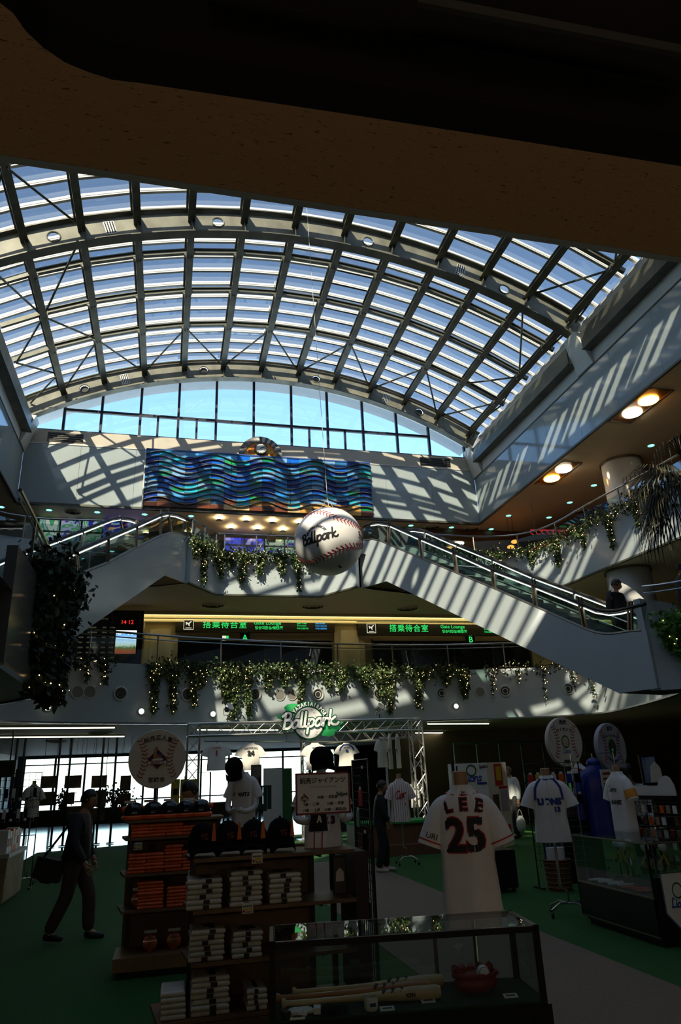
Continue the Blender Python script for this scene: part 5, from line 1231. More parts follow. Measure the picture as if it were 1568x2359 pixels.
# ================================================================== people
m_skin = mat('skin_tone', (.42,.22,.13), .5); m_hair = mat('black_hair', (.008,.007,.006), .45, bump=.3, var=.3, scale=40)
def skin(name, verts, edges, radii, mats, sub=1, root=0):
    me = bpy.data.meshes.new(name); me.from_pydata([tuple(v) for v in verts], edges, []); o = bpy.data.objects.new(name, me)
    md = o.modifiers.new('skin', 'SKIN'); md.use_smooth_shade = True
    for i, r in enumerate(radii): me.skin_vertices[0].data[i].radius = (r, r) if not isinstance(r, tuple) else r
    for d in me.skin_vertices[0].data: d.use_root = False
    me.skin_vertices[0].data[root].use_root = True
    s = o.modifiers.new('sub', 'SUBSURF'); s.levels = sub; s.render_levels = sub
    out = evaluate(o); bpy.data.objects.remove(o); bpy.data.meshes.remove(me); out.materials.clear(); out.materials.append(mats); out.name = name; return out
def head_mesh(c, R):
    """face looking along +x"""
    mb = MB(); n, k = 24, 16
    for i in range(k+1):
        th = PI*i/k
        for j in range(n):
            ph = 2*PI*j/n; x, y, z = math.sin(th)*math.cos(ph), math.sin(th)*math.sin(ph), -math.cos(th)
            jaw = 1-.22*max(0,-z-.1); px, py, pz = x*.098, y*.075*jaw, z*.118
            f = max(0, x)
            px += .026*math.exp(-((y/.16)**2+((z+.12)/.22)**2))*f + .008*math.exp(-((y/.3)**2+((z+.75)/.18)**2))*f
            px -= .010*math.exp(-(((abs(y)-.38)/.18)**2+((z-.08)/.13)**2))*f; px += .006*math.exp(-((y/.3)**2+((z+.42)/.07)**2))*f
            py += math.copysign(.018,y)*math.exp(-(((x+.05)/.14)**2+((z-.0)/.2)**2))*(abs(y) > .8)
            if z < -.3: px += .01
            mb.v.append(c + R @ Vector((px,py,pz)))
    for i in range(k):
        for j in range(n): mb.f.append((i*n+j, i*n+(j+1)%n, (i+1)*n+(j+1)%n, (i+1)*n+j)); mb.m.append(0)
    return mb
def person(label, loc, rz, top, bottom, shoes, H=1.68, feet=((.28,0),(-.30,.08)), arms=None, pitch=.1, lean=.04, hair=True, cap=None, headyaw=0., long=False, group=None, bulk=1.15):
    """faces local +x; feet: x and lift of the left and right foot"""
    s = H/1.68; V = Vector
    arms = arms or (((.05,.24,1.10),(.16,.23,.86)),((-.08,-.24,1.11),(-.02,-.25,.86)))
    L = lambda z: lean*(z-.9)
    pel, sp, ch, nk, hb = V((0,0,.93)), V((L(1.1),0,1.10)), V((L(1.3)*1.1,0,1.29)), V((L(1.42)*1.3+.01,0,1.435)), V((L(1.5)*1.5+.03,0,1.51))
    vs, es, rs = [pel, sp, ch, nk, hb], [(0,1),(1,2),(2,3),(3,4)], [(.125,.105),(.115,.10),(.125,.10),.055,.055]
    def add(p, r, par): vs.append(V(p)); rs.append(r); es.append((par, len(vs)-1)); return len(vs)-1
    jk_v, jk_e, jk_r = [pel+V((0,0,-.12 if long else -.06)), pel+V((0,0,.05)), sp, ch, nk-V((0,0,.02))], [(0,1),(1,2),(2,3),(3,4)], [(.165,.14),(.155,.13),(.145,.125),(.150,.125),.07]
    tr_v, tr_e, tr_r = [pel+V((0,0,.15)), pel+V((0,0,-.04))], [(0,1)], [(.135,.12),(.135,.12)]
    jk_r = [tuple(k*bulk for k in r) if isinstance(r, tuple) else r for r in jk_r]; tr_r = [tuple(k*(.5+bulk/2) for k in r) for r in tr_r]
    shoe_m = []
    for sd, (el, wr), (fx, lift) in ((1, arms[0], feet[0]), (-1, arms[1], feet[1])):
        sh = add(ch+V((0,sd*.155,.085)), .048, 2); e = add(el, .045, sh); w = add(wr, .032, e)
        d = (V(wr)-V(el)).normalized(); pm = add(V(wr)+d*.07, (.038,.022), w)
        side = V((1,0,0)) - d*d.x; side.normalize(); inn = V((0,-sd,0))
        for f in range(4):
            b0 = V(wr)+d*.085+side*(.028-.018*f); a1 = add(b0, .009, pm); a2 = add(b0+d*(.035+.006*(f in (1,2)))+inn*.008, .0085, a1); add(b0+d*(.058+.01*(f in (1,2)))+inn*.03, .0075, a2)
        th0 = add(V(wr)+d*.03+side*.036, .010, w); add(V(wr)+d*.065+side*.05+inn*.01, .009, th0)
        n0 = len(jk_v); jk_v += [ch+V((0,sd*.17,.08)), V(el), V(wr)-d*.005]; jk_r += [.092,.070,.054]; jk_e += [(3,n0),(n0,n0+1),(n0+1,n0+2)]
        ank = V((fx,sd*.095,.085+lift)); hip = V((0,sd*.095,.87)); kn = (hip+ank)/2 + V((.05+abs(fx)*.12,0,.02))
        h = add(hip, .085, 0); k_ = add(kn, .058, h); a_ = add(ank, .04, k_); add(ank+V((.12,sd*.01,-.045)), .035, a_)
        n0 = len(tr_v); tr_v += [hip, kn, ank+V((0,0,-.01))]; tr_r += [.112,.088,.075]; tr_e += [(1,n0),(n0,n0+1),(n0+1,n0+2)]
        shoe_m.append(skin('shoe', [ank+V((-.06,0,-.04)), ank+V((.03,0,-.035)), ank+V((.13,sd*.012,-.05)), ank+V((.20,sd*.012,-.06))], [(0,1),(1,2),(2,3)], [.045,.05,.042,.026], shoes))
    me = skin('person', vs, es, rs, m_skin, 1)
    hc = hb + V((.02,0,.075)); Rh = Matrix.Rotation(headyaw,3,'Z') @ Matrix.Rotation(pitch,3,'Y'); hm = head_mesh(hc, Rh)
    bm = bmesh.new(); bm.from_mesh(me); off = len(bm.verts); nv = [bm.verts.new(p) for p in hm.v]
    for f in hm.f:
        try: bm.faces.new([nv[i] for i in f]).smooth = True
        except ValueError: pass
    bm.to_mesh(me); bm.free()
    S = Matrix.Scale(s,4); me.transform(S)
    o = obj('person', me); o.location = loc; o.rotation_euler = (0,0,rz); tag(o, label, 'person', group)
    def part(nm, m_): m_.transform(S); return obj(nm, m_, o)
    part('jacket', skin('jacket', jk_v, jk_e, jk_r, top, 2, 3)); part('trousers', skin('trousers', tr_v, tr_e, tr_r, bottom, 2, 1))
    for m_ in shoe_m: part('shoe', m_)
    if hair:
        mb = MB(); n, k = 24, 12
        for i in range(k+1):
            th = PI*.60*i/k
            for j in range(n):
                ph = 2*PI*j/n; x, y, z = math.sin(th)*math.cos(ph), math.sin(th)*math.sin(ph), math.cos(th)
                if x > .3 and z < .35: x *= .78; z = max(z, .30)
                w = 1.09+.03*math.sin(7*ph+3*th); mb.v.append(hc + Rh @ Vector((x*.098*w-.008, y*.077*w, z*.118*w)))
        for i in range(k):
            for j in range(n): mb.f.append((i*n+j, i*n+(j+1)%n, (i+1)*n+(j+1)%n, (i+1)*n+j)); mb.m.append(0)
        part('hair', mb.mesh('hair', m_hair, True))
    for sd in (-1,1): part('eye', MB().ball(hc + Rh @ Vector((.082,sd*.029,.012)), .0085, 8).mesh('eye', m_ink, True))
    part('mouth', MB().bar(hc + Rh @ Vector((.088,-.02,-.055)), hc + Rh @ Vector((.088,.02,-.055)), .01, .006).mesh('mouth', mat('lip_tone', (.30,.10,.08), .5)))
    if cap: part('cap', MB().lathe([(.112,0),(.116,.03),(.10,.09),(.05,.125),(.004,.13)], (0,0,0), 20).xf(Matrix.Translation(hc+Rh @ Vector((-.002,0,.045))) @ Rh.to_4x4()).plate([hc+Rh @ Vector(q) for q in ((.08,-.07,.055),(.17,-.05,.045),(.185,0,.045),(.17,.05,.045),(.08,.07,.055))], (0,0,1), .008).mesh('cap', cap, True))
    return o
m_blkcoat = mat('black_coat', (.010,.010,.013), .7, bump=.15, scale=12); m_brnt = mat('brown_trousers', (.075,.045,.028), .85); m_dkt = mat('dark_trousers', (.012,.012,.014), .8); m_wj = mat('white_jacket', (.62,.66,.68), .6, bump=.2, scale=9); m_shoe = mat('dark_shoe', (.01,.008,.007), .4); m_sneak = mat('pale_sneaker', (.55,.48,.42), .6)
a, b = atZ(122,2172,0), atZ(196,2165,0); c = (a+b)/2
man = person('man in a dark jacket and brown trousers walking right past the left shelves', (c.x,c.y,0), math.radians(-14), m_blkcoat, m_brnt, m_shoe, 1.66, feet=((.19,0),(-.24,.02)), arms=(((.02,.26,1.10),(.12,.25,.88)),((.04,-.26,1.10),(.20,-.25,.86))), pitch=.25, lean=.06, long=True, bulk=1.32)
bg = Vector((c.x-.30,c.y-.05,.80)); t = thing('shoulder_bag', 'dark shoulder bag hanging behind the man walking at the left', 'bag', bg)
MB().box(bg, (.32,.14,.24), mx=Euler((0,.25,-.2)).to_matrix()).ball(bg-Vector((0,0,.06)), .15, 10, sc=(1,.5,.7)).build('pouch', mat('bag_brown', (.02,.012,.012), .6), t); MB().tube([bg+Vector((-.1,0,.1)), Vector((c.x-.05,c.y-.16,1.36)), Vector((c.x+.02,c.y+.14,1.38)), bg+Vector((.12,.1,.1))], .014, 6).build('strap', m_black, t)
a, b = atZ(868,2010,0), atZ(893,2008,0); c = (a+b)/2
person('woman in a black coat and black trousers with pale sneakers standing by the truss', (c.x,c.y,0), math.radians(-8), m_blkcoat, m_dkt, m_sneak, 1.58, feet=((.10,0),(-.08,0)), arms=(((.04,.22,1.10),(.14,.16,.90)),((.05,-.22,1.10),(.16,-.18,.92))), pitch=.25, long=True)
P = atY(1190,1900,18.4); person('man in a white jacket facing left, carrying a white plastic bag', (P.x,18.4,0), math.radians(192), m_wj, m_dkt, m_shoe, 1.74, feet=((.10,0),(-.12,0)), arms=(((.02,.25,1.12),(.05,.25,.88)),((.06,-.25,1.10),(.2,-.2,.95))), pitch=.08)
bg = atY(1199,1893,18.2); t = thing('plastic_bag', 'white translucent plastic bag in the hand of the man in white', 'bag', bg); MB().ball(bg-Vector((0,0,.06)), .17, 14, sc=(.8,.5,1.25)).build('sack', mat('bag_white', (.6,.66,.64), .35), t, True)
for sd in (-1,1): MB().tube([bg+Vector((sd*.07,0,.12)), bg+Vector((sd*.04,0,.24)), bg+Vector((0,0,.30))], .008, 5).build('handle', MATS['bag_white'], t)
P = onplane(1424,1420, EP+EN*.75, EN); zE = onplane(1424,1334, EP+EN*.75, EN).z-1.71
person('man in a black jacket stepping off the right escalator, looking down', (P.x,P.y,zE), math.radians(-70), m_blkcoat, mat('charcoal_trousers', (.035,.033,.035), .8), m_shoe, 1.70, feet=((.14,0),(-.14,.03)), arms=(((.04,.24,1.1),(.10,.24,.86)),((-.02,-.24,1.1),(.02,-.25,.86))), pitch=.35, headyaw=.9)
P = atZ(1558,1302,Z2+1.70)
person('man in a dark coat standing behind the right landing railing', (P.x,P.y,Z2), math.radians(-20), m_blkcoat, m_dkt, m_shoe, 1.70, feet=((.05,0),(-.05,0)), pitch=.1)
P = atY(462,1840,9.3); person('person with black hair in a red shirt bending behind the orange goods', (P.x,9.3,0), math.radians(215), mat('red_shirt', (.30,.015,.02), .8), m_dkt, m_shoe, 1.72, feet=((.08,0),(-.08,0)), pitch=.6, lean=.12, bulk=1.3, arms=(((.25,.22,1.08),(.42,.15,.95)),((.25,-.22,1.08),(.42,-.15,.95))))
P = atY(1462,1800,10.6); person('person in a black cap and white shirt among the racks at the right', (P.x,10.6,0), math.radians(-150), mat('white_shirt', (.55,.55,.55), .8), m_dkt, m_shoe, 1.66, feet=((.06,0),(-.06,0)), pitch=.45, lean=.2, cap=m_black)
# ================================================================== shelving unit with white shirts (front) and unit with orange goods (behind)
m_wood = mat('brown_shelf_wood', (.17,.085,.035), .55, var=.25, scale=4); m_woodb = mat('shelf_back_wood', (.13,.07,.03), .6, var=.2, scale=3)
YA = 6.0
def shelf_unit(label, x0, x1, y0, depth, zs, back_to, post_x, ztop, basez=None):
    t = thing('display_shelf', label, 'shelf', ((x0+x1)/2, y0, 0), 'goods shelves')
    for z in zs: MB().hexa([(x0,y0,z-.025),(x1,y0,z-.025),(x1,y0+depth,z-.025),(x0-.06,y0+depth,z-.025),(x0,y0,z),(x1,y0,z),(x1,y0+depth,z),(x0-.06,y0+depth,z)]).build('shelf_board', m_wood, t)
    MB().box2((x0,y0+depth,0.02),(back_to,y0+depth+.03,ztop)).build('back_panel', m_woodb, t)
    for x in post_x: MB().box2((x-.02,y0+depth-.03,0),(x+.02,y0+depth+.03,ztop)).build('upright', m_black, t)
    for z in zs: 
        for x in post_x: MB().bar((x,y0+depth-.02,z-.05), (x,y0+.08,z-.035), .015, .03).build('bracket', m_black, t)
    return t
ax0, ax1 = atY(448,1977,YA).x, atY(816,1957,YA).x
zA = [atY(600,y,YA).z for y in (1970,2087,2206,2330)]
sa = shelf_unit('brown front shelving unit stacked with folded white shirts', ax0, ax1, YA, .5, zA, atY(716,2090,YA+.5).x, [atY(x,2090,YA+.5).x for x in (440,718,768)], zA[0]+.02)
MB().hexa([(ax0-.22,YA-.02,zA[3]-.03),(ax0,YA-.02,zA[3]-.03),(ax0,YA+.5,zA[3]-.03),(ax0-.28,YA+.5,zA[3]-.03),(ax0-.22,YA-.02,zA[3]),(ax0,YA-.02,zA[3]),(ax0,YA+.5,zA[3]),(ax0-.28,YA+.5,zA[3])]).build('shelf_board', m_wood, sa); MB().box2((ax0-.24,YA,0),(ax1,YA+.46,zA[3]-.03)).build('base_plinth', m_woodb, sa)
MB().box2((ax1+.0,YA,0),(ax1+.10,YA+.55,zA[0]-.02)).build('end_panel', mat('dark_red_wood', (.035,.012,.008), .5), sa)
YO = 8.1
bx0, bx1 = atY(285,2010,YO).x, atY(445,2010,YO).x
zO = [atY(360,y,YO).z for y in (1888,1928,2011,2094,2197)]
so = shelf_unit('brown shelving unit filled with orange goods at the left', bx0, bx1+.3, YO, .45, zO[:4], bx1+.3, [bx0+.05, bx1+.25], zO[0])
MB().box2((bx0-.05,YO-.08,.06),(bx1+.3,YO+.45,zO[4])).build('base_plinth', mat('tan_plinth', (.24,.13,.05), .5, var=.15, scale=4), so); MB().box2((bx0,YO,0),(bx1+.25,YO+.4,.06)).build('kick_plate', m_black, so)
# --- folded shirts
def pillow(w, d, h, n=10):
    mb = MB(); m = 6
    for i in range(m+1):
        th = -PI/2+PI*i/m; z = math.sin(th)*h/2; k = math.cos(th)*h*.5
        for j in range(4*n):
            e, u = divmod(j, n); u = u/n*2-1; W, D = w/2-h*.5+k, d/2-h*.5+k
            x, y = ((u*W,-D),(W,u*D),(-u*W,D),(-W,-u*D))[e]; mb.v.append(Vector((x,y,z+h/2)))
    N = 4*n
    for i in range(m):
        for j in range(N): mb.f.append((i*N+j, i*N+(j+1)%N, (i+1)*N+(j+1)%N, (i+1)*N+j)); mb.m.append(0)
    mb.f.append(tuple(reversed(range(N)))); mb.f.append(tuple(m*N+j for j in range(N))); mb.m += [0,0]
    return mb
m_shirt = mat('folded_white_shirt', (.58,.55,.47), .45, var=.08, scale=14, coat=.35); m_orange = mat('orange_towel', (.90,.13,.012), .5, var=.15, scale=16, coat=.3)
me_sh = pillow(.25,.30,.034).mesh('shirt', m_shirt, True); me_pr = MB().box2((-.022,-.154,.004),(.022,-.10,.031)).box2((-.022,-.10,.031),(.022,.08,.036)).mesh('print', m_blk)
me_to = pillow(.215,.28,.030).mesh('towel', m_orange, True)
CNT = {}
ordw = ['bottom','second','third','fourth','fifth','sixth','seventh','eighth','ninth','tenth']
def stack(kind, me, x, y, z, n, h, where, group, rg, w=1., pr=True, num=None):
    for k in range(n):
        nm = 'top' if k == n-1 else ordw[k]
        o = thing(kind, '%s %s, %s' % (nm if nm in ('top','bottom') else nm+'-lowest', 'folded white shirt' if kind == 'folded_shirt' else 'folded orange towel', where), 'shirt' if kind == 'folded_shirt' else 'towel', (x+rg.uniform(-.006,.006), y+rg.uniform(-.01,.006), z+k*h), group, rz=rg.uniform(-.03,.03)); o.scale = (w,1,1)
        obj('cloth', me, o)
        if pr: p = obj('print', me_pr, o); p.location = (rg.uniform(-.02,.03),0,0)
        if num and k == n-1: lettering('number', num, .16, Matrix.Translation((0,.0,.0365)), m_blk, o, .0005, .008, local=True)
rg = random.Random(31)
def xA(px, Y=YA+.17): return atY(px, 2050, Y).x
for (px, sz, n, num, where, w) in ((470,1,6,'7','left stack on the upper shirt shelf',1.05),(562,1,7,'10','middle stack on the upper shirt shelf',.98),(650,1,6,'24','right stack on the upper shirt shelf',1.0),(478,2,6,'7','left stack on the lower shirt shelf',1.02),(566,2,5,'22','right stack on the lower shirt shelf',.9),(488,3,7,'7','middle stack on the bottom shelf',1.1),(408,3,5,None,'left stack on the bottom shelf',.7),(588,3,4,None,'right stack on the bottom shelf',.6)):
    stack('folded_shirt', me_sh, xA(px), YA+.17, zA[sz]+.001, n, .035, where, 'folded white shirts', rg, w, px != 408, num)
for r_, (z, items) in enumerate(((zO[1],((318,4),(358,4),(398,4),(436,3))),(zO[2],((316,6),(356,6),(398,8),(438,6))),(zO[3],((350,8),(415,6))))):
    for i, (px, n) in enumerate(items):
        stack('folded_towel', me_to, atY(px,2000,YO+.16).x, YO+.16, z+.001, n, .031, '%s stack from the left on the %s orange shelf' % (('first','second','third','fourth')[i], ('upper','middle','lower')[r_]), 'folded orange towels', rg, .83 if r_ < 2 else 1.2, False)
# --- black caps in a row
m_cap = mat('black_cap_wool', (.010,.010,.011), .9, spec=.05); m_otag = mat('orange_tag', (.75,.16,.02), .5)
mb = MB().lathe([(.098,0),(.10,.03),(.094,.075),(.07,.115),(.03,.135),(.004,.138)], (0,0,0), 22, sy=1.12); mecap = mb.mesh('crown', m_cap, True)
mb = MB(); arcs = [(math.cos(a)*.095, -.09-math.sin(a)*.075) for a in [PI*k/12 for k in range(13)]]; inn = [(math.cos(a)*.093, -.05-math.sin(a)*.055) for a in [PI*k/12 for k in range(13)]]
mb.strip([(x,y,.0-.05*(x/.095)**2+.02) for x, y in arcs], [(x,y,.02-.0*(x)) for x, y in inn]); mb.strip([(x,y,.004-.05*(x/.095)**2+.02) for x, y in arcs], [(x,y,.026) for x, y in inn]); mb.strip([(x,y,.0-.05*(x/.095)**2+.02) for x, y in arcs],[(x,y,.004-.05*(x/.095)**2+.02) for x, y in arcs]); mebrim = mb.mesh('brim', m_cap, True)
me_bt = MB().ball((0,0,.138), .010, 8).mesh('button', m_cap, True); me_tag = MB().plate([(.05,-.10,.05),(.085,-.085,.05),(.075,-.08,.13),(.06,-.09,.13)], (0,-1,0), .002).mesh('swing_tag', m_otag)
for i, px in enumerate((465,524,584,645)):
    o = thing('baseball_hat', 'black baseball cap with an orange tag, %s from the left on the top shelf' % ('first','second','third','fourth','fifth')[i], 'hat', (atY(px,1960,YA+.2).x, YA+.2, zA[0]+.032), 'black caps on the top shelf', rz=rg.uniform(-.15,.15)); o.scale = (1.12,1.05,1.6)
    for nm, me in (('crown',mecap),('brim',mebrim),('button',me_bt),('swing_tag',me_tag)): obj(nm, me, o)
    lettering('badge', 'YG', .038, None, mat('dim_orange_thread', (.18,.04,.008), .7), o, 0, .001, fn=lambda v: Vector((v.x, -.108*math.sqrt(max(0,1-(v.x/.1)**2))-.004+(v.y)*.15, .07+v.y)))
# --- helmets in a row above the orange towels
m_helm = mat('black_helmet_gloss', (.012,.013,.016), .12, spec=.6); m_or2 = mat('orange_plastic', (.85,.12,.015), .35)
meh = MB().lathe([(.105,.03),(.108,.06),(.095,.11),(.065,.145),(.02,.16),(.004,.161)], (0,0,0), 20).mesh('shell', m_helm, True); mehr = MB().lathe([(.10,-.012),(.122,-.005),(.125,.02),(.108,.034)], (0,0,0), 20).mesh('rim', m_or2, True); mep = MB().ball((0,0,0), .028, 10).mesh('ear_pad', m_or2, True)
for i, px in enumerate((308,352,390,428,462)):
    o = thing('toy_helmet', 'glossy black toy helmet with orange rim, %s from the left above the orange towels' % ('first','second','third','fourth','fifth')[i], 'helmet', (atY(px,1880,YO+.16).x, YO+.16, zO[0]+.013), 'toy helmets in a row'); obj('shell', meh, o); obj('rim', mehr, o)
    for s_ in (-1,1): q = obj('ear_pad', mep, o); q.location = (s_*.105,0,.095)
me_pk = pillow(.14,.07,.16,6).mesh('pack', mat('clear_orange_pack', (.55,.14,.05), .2, var=.5, scale=12, coat=.5), True)
for i, (px, py, Yp, z) in enumerate(((300,1850,YO+.37,0),(345,1845,YO+.37,0),(390,1845,YO+.37,0),(435,1850,YO+.37,0))):
    o = thing('orange_pack', 'clear bag of orange goods behind the helmets, %s from the left' % ('first','second','third','fourth')[i], 'pack', (atY(px,py,Yp).x, Yp, zO[0]+.001), 'bags of orange goods'); obj('bag', me_pk, o); q = obj('bag_seal', MB().box2((-.06,-.004,.16),(.06,.004,.185)).mesh('bag_seal', m_white), o)
for i, (px, z) in enumerate(((345,zO[4]),(400,zO[4]),(312,zO[3]))):
    o = thing('orange_pack', ('clear bag of orange goods on the left plinth, left one','clear bag of orange goods on the left plinth, right one','clear bag of dark and orange goods at the left end of the lower shelf')[i], 'pack', (atY(px,2180,YO+.1).x, YO+.12, z+.001), 'bags of orange goods'); obj('bag', me_pk, o); obj('bag_seal', MB().box2((-.06,-.004,.16),(.06,.004,.185)).mesh('bag_seal', m_white), o)
# price tags on the shelf edges
m_tag = mat('price_card', (.6,.58,.48), .5); m_yel = mat('yellow_print', (.65,.5,.02), .5)
def price(px, py, Y, label, w=.085, txt='¥2,625'):
    P = atY(px, py, Y); t = thing('price_tag', label, 'price tag', P); h = w*.72
    MB().box2((P.x-w/2,Y-.006,P.z-h/2),(P.x+w/2,Y-.003,P.z+h/2)).build('card', m_tag, t); MB().box2((P.x-w*.2,Y-.0065,P.z-h*.12),(P.x+w*.45,Y-.006,P.z+h*.12)).build('yellow_band', m_yel, t)
    MB().lathe([(.001,0),(w*.12,0)], (P.x-w*.33,Y-.0065,P.z-h*.2), 12, mx=RX).build('emblem', m_rednum, t)
    for k in range(5): MB().box2((P.x-w*.40+k*w*.165,Y-.0066,P.z+h*.24),(P.x-w*.29+k*w*.165,Y-.006,P.z+h*.40)).build('print', m_blk, t)
    for k in range(4): MB().box2((P.x-w*.12+k*w*.13,Y-.0066,P.z-h*.42),(P.x-w*.03+k*w*.13,Y-.006,P.z-h*.22)).build('print', m_rednum, t)
    MB().box2((P.x-w*.45,Y-.003,P.z+h/2-.004),(P.x+w*.45,Y,P.z+h/2+.012)).build('clip', m_white, t)
price(592,1979,YA,'white price card under the cap shelf'); price(570,2094,YA,'white price card under the upper shirt shelf'); price(318,1951,YO,'dim price card under the upper orange shelf', .08); price(442,2014,YO,'dim price card under the middle orange shelf', .08)
# ================================================================== posed half mannequins on the shelves
def arm(root, pts, r0, r1, m): 
    n = len(pts); MB().tube(smooth_path(pts,4), [r0+(r1-r0)*i/((n-1)*4) for i in range((n-1)*4+1)], 12).build('arm', m, root, True, world=False)
def hand(root, c, d, up, m, sc=1.):
    """open palm with four fingers and a thumb"""
    c, d, up = Vector(c), Vector(d).normalized(), Vector(up).normalized(); s = d.cross(up).normalized()
    mb = MB().ball(c, .042*sc, 10, sc=(1,1,1)); 
    for f in range(4):
        b = c+s*(.03-.02*f)*sc+d*.025*sc; mb.tube([b, b+d*.04*sc+up*.006, b+d*(.065+.008*(f in (1,2)))*sc+up*.022], [.011*sc,.010*sc,.008*sc], 6)
    mb.tube([c+s*.035*sc, c+s*.058*sc+d*.03*sc+up*.01, c+s*.056*sc+d*.055*sc+up*.02], [.012*sc,.011*sc,.009*sc], 6); mb.build('hand', m, root, True, world=False)
def capmesh(root, m, M, bigbrim=True):
    for nm, me in (('cap_crown',mecap),('cap_brim',mebrim)):
        c = me.copy(); c.materials.clear(); c.materials.append(m); o = obj(nm, c, root); o.matrix_local = M
# centre torso holding the notice board
YT = YA+.33; hem = zA[0]+.002; shz = atY(742,1790,YT).z; sc = (shz-hem)/.70; P = atY(742,1880,YT)
t = thing('display_torso', 'white mannequin torso in a red-trimmed jersey and black cap holding the notice board', 'mannequin', (P.x,YT,hem)); t.scale = (sc*1.12,sc,sc)
jersey(t, m_cloth, seed=41); neck(t, m_man, .03); collar(t, m_rednum, .705, .008); cuffs(t, m_rednum)
MB().ball((0,-.02,.865), .105, 18, sc=(.82,.95,1.12)).build('head', m_man, t, True, world=False)
capmesh(t, m_cap, Matrix.Translation((0,-.035,.855)) @ Matrix.Rotation(math.radians(28),4,'X') @ Matrix.Scale(1.22,4))
lettering('badge', 'YG', .07, frame((0,-.165,.91), (1,0,0), y=(0,-.1,1)), MATS['dim_orange_thread'], t, .001, .003, local=True)
for s_ in (-1,1):
    arm(t, [(s_*.215,-.01,.44),(s_*.255,-.06,.30),(s_*.19,-.19,.27),(s_*.15,-.235,.30)], .048, .034, m_man); hand(t, (s_*.145,-.24,.31), (-s_*.25,-.1,.95), (0,-1,0), m_man)
on_front(t, '13', .10, .06, .26, m_rednum, .008, e=.004); on_front(t, '13', .10, .06, .26, m_blk, .003, e=.008)
# notice board
a, b = atY(680,1782,YT-.33), atY(808,1872,YT-.33); Yn = YT-.33
t = thing('notice_board', 'white notice board with red border and black Japanese lettering held by the torso', 'notice', ((a.x+b.x)/2,Yn,b.z)); w, h = b.x-a.x, a.z-b.z; c = (a+b)/2
tilt = lambda M: M
m_card = mat('white_card', (.80,.76,.70), .5); m_brd = mat('red_brown_border', (.22,.02,.02), .5)
MB().box2((a.x,Yn,b.z),(b.x,Yn+.012,a.z)).build('board', m_card, t)
for q in (((a.x,Yn-.003,a.z-.014),(b.x,Yn,a.z)),((a.x,Yn-.003,b.z),(b.x,Yn,b.z+.014)),((a.x,Yn-.003,b.z),(a.x+.014,Yn,a.z)),((b.x-.014,Yn-.003,b.z),(b.x,Yn,a.z))): MB().box2(*q).build('border', m_brd, t)
F = lambda fx, fz: frame((a.x+w*fx, Yn-.002, b.z+h*fz), (1,0,0), y=(0,0,1))
lettering('lettering', '読売ジャイアンツ', .048, F(.5,.80), m_blk, t, .0006, .0012); lettering('lettering', 'Yomiuri Giants Baseball Club', .019, F(.5,.655), mat('grey_print', (.3,.28,.27), .6), t, .0005)
lettering('lettering', '88番･･･原監督', .026, F(.58,.40), m_blk, t, .0005, .0006); lettering('lettering', '7番･･･二岡', .026, F(.28,.24), m_blk, t, .0005, .0006); lettering('lettering', '10番･･･阿部', .026, F(.72,.24), m_blk, t, .0005, .0006); lettering('lettering', '19番･･･上原', .026, F(.28,.10), m_blk, t, .0005, .0006); lettering('lettering', '24番･･･高橋(由)', .026, F(.72,.10), m_blk, t, .0005, .0006)
def emblem(root, M, k, mA, mB_, word='GIANTS'):
    """diamond emblem with a bat and a name banner"""
    def pl(nm, pts, z, m): 
        mb = MB(); mb.quad(*[M @ Vector((x*k,y*k,z)) for x, y in pts]); return mb.build(nm, m, root)
    pl('emblem_diamond', [(-1,-.05),(0,.9),(1,-.05),(0,-1)], .001, mB_); pl('emblem_field', [(-.86,-.05),(0,.76),(.86,-.05),(0,-.86)], .002, m_blk)
    pl('emblem_field', [(-.45,0),(-.1,.5),(.45,.42),(.3,-.1)], .003, mat('emblem_orange', (.55,.14,.03), .6)); pl('emblem_field', [(-.05,.35),(.1,.62),(.42,.5),(.36,.2)], .0035, m_bluen); pl('emblem_field', [(-.55,-.05),(.0,.05),(.55,-.0),(.5,-.2),(-.55,-.2)], .004, m_card)
    pl('emblem_bat', [(-.42,.1),(-.28,1.05),(-.02,1.1),(-.16,.1)], .0045, mB_); pl('emblem_bat', [(-.37,.1),(-.25,.98),(-.07,1.02),(-.2,.1)], .005, mat('emblem_tan', (.50,.26,.10), .6))
    pl('emblem_banner', [(-.95,-.55),(-.95,-.18),(.95,-.18),(.95,-.55)], .006, m_blk); pl('emblem_banner', [(-.88,-.51),(-.88,-.22),(.88,-.22),(.88,-.51)], .007, m_card)
    lettering('emblem_word', word, k*.40, M @ Matrix.Translation((0,-.365*k,.008)), mA, root, .0003, k*.012, wscale=.95)
emblem(t, F(.16,.40), .034, m_rednum, m_brd)
MB().lathe([(.001,0),(.022,0)], F(.85,.45).translation+Vector((0,-.001,0)), 16, mx=RX).build('printed_ball', mat('print_pale', (.6,.62,.58), .5), t); script_text('lettering', 'Ballpark', F(.85,.45) @ Matrix.Translation((0,0,.003)), .026, .2, m_gr2, t, .0)
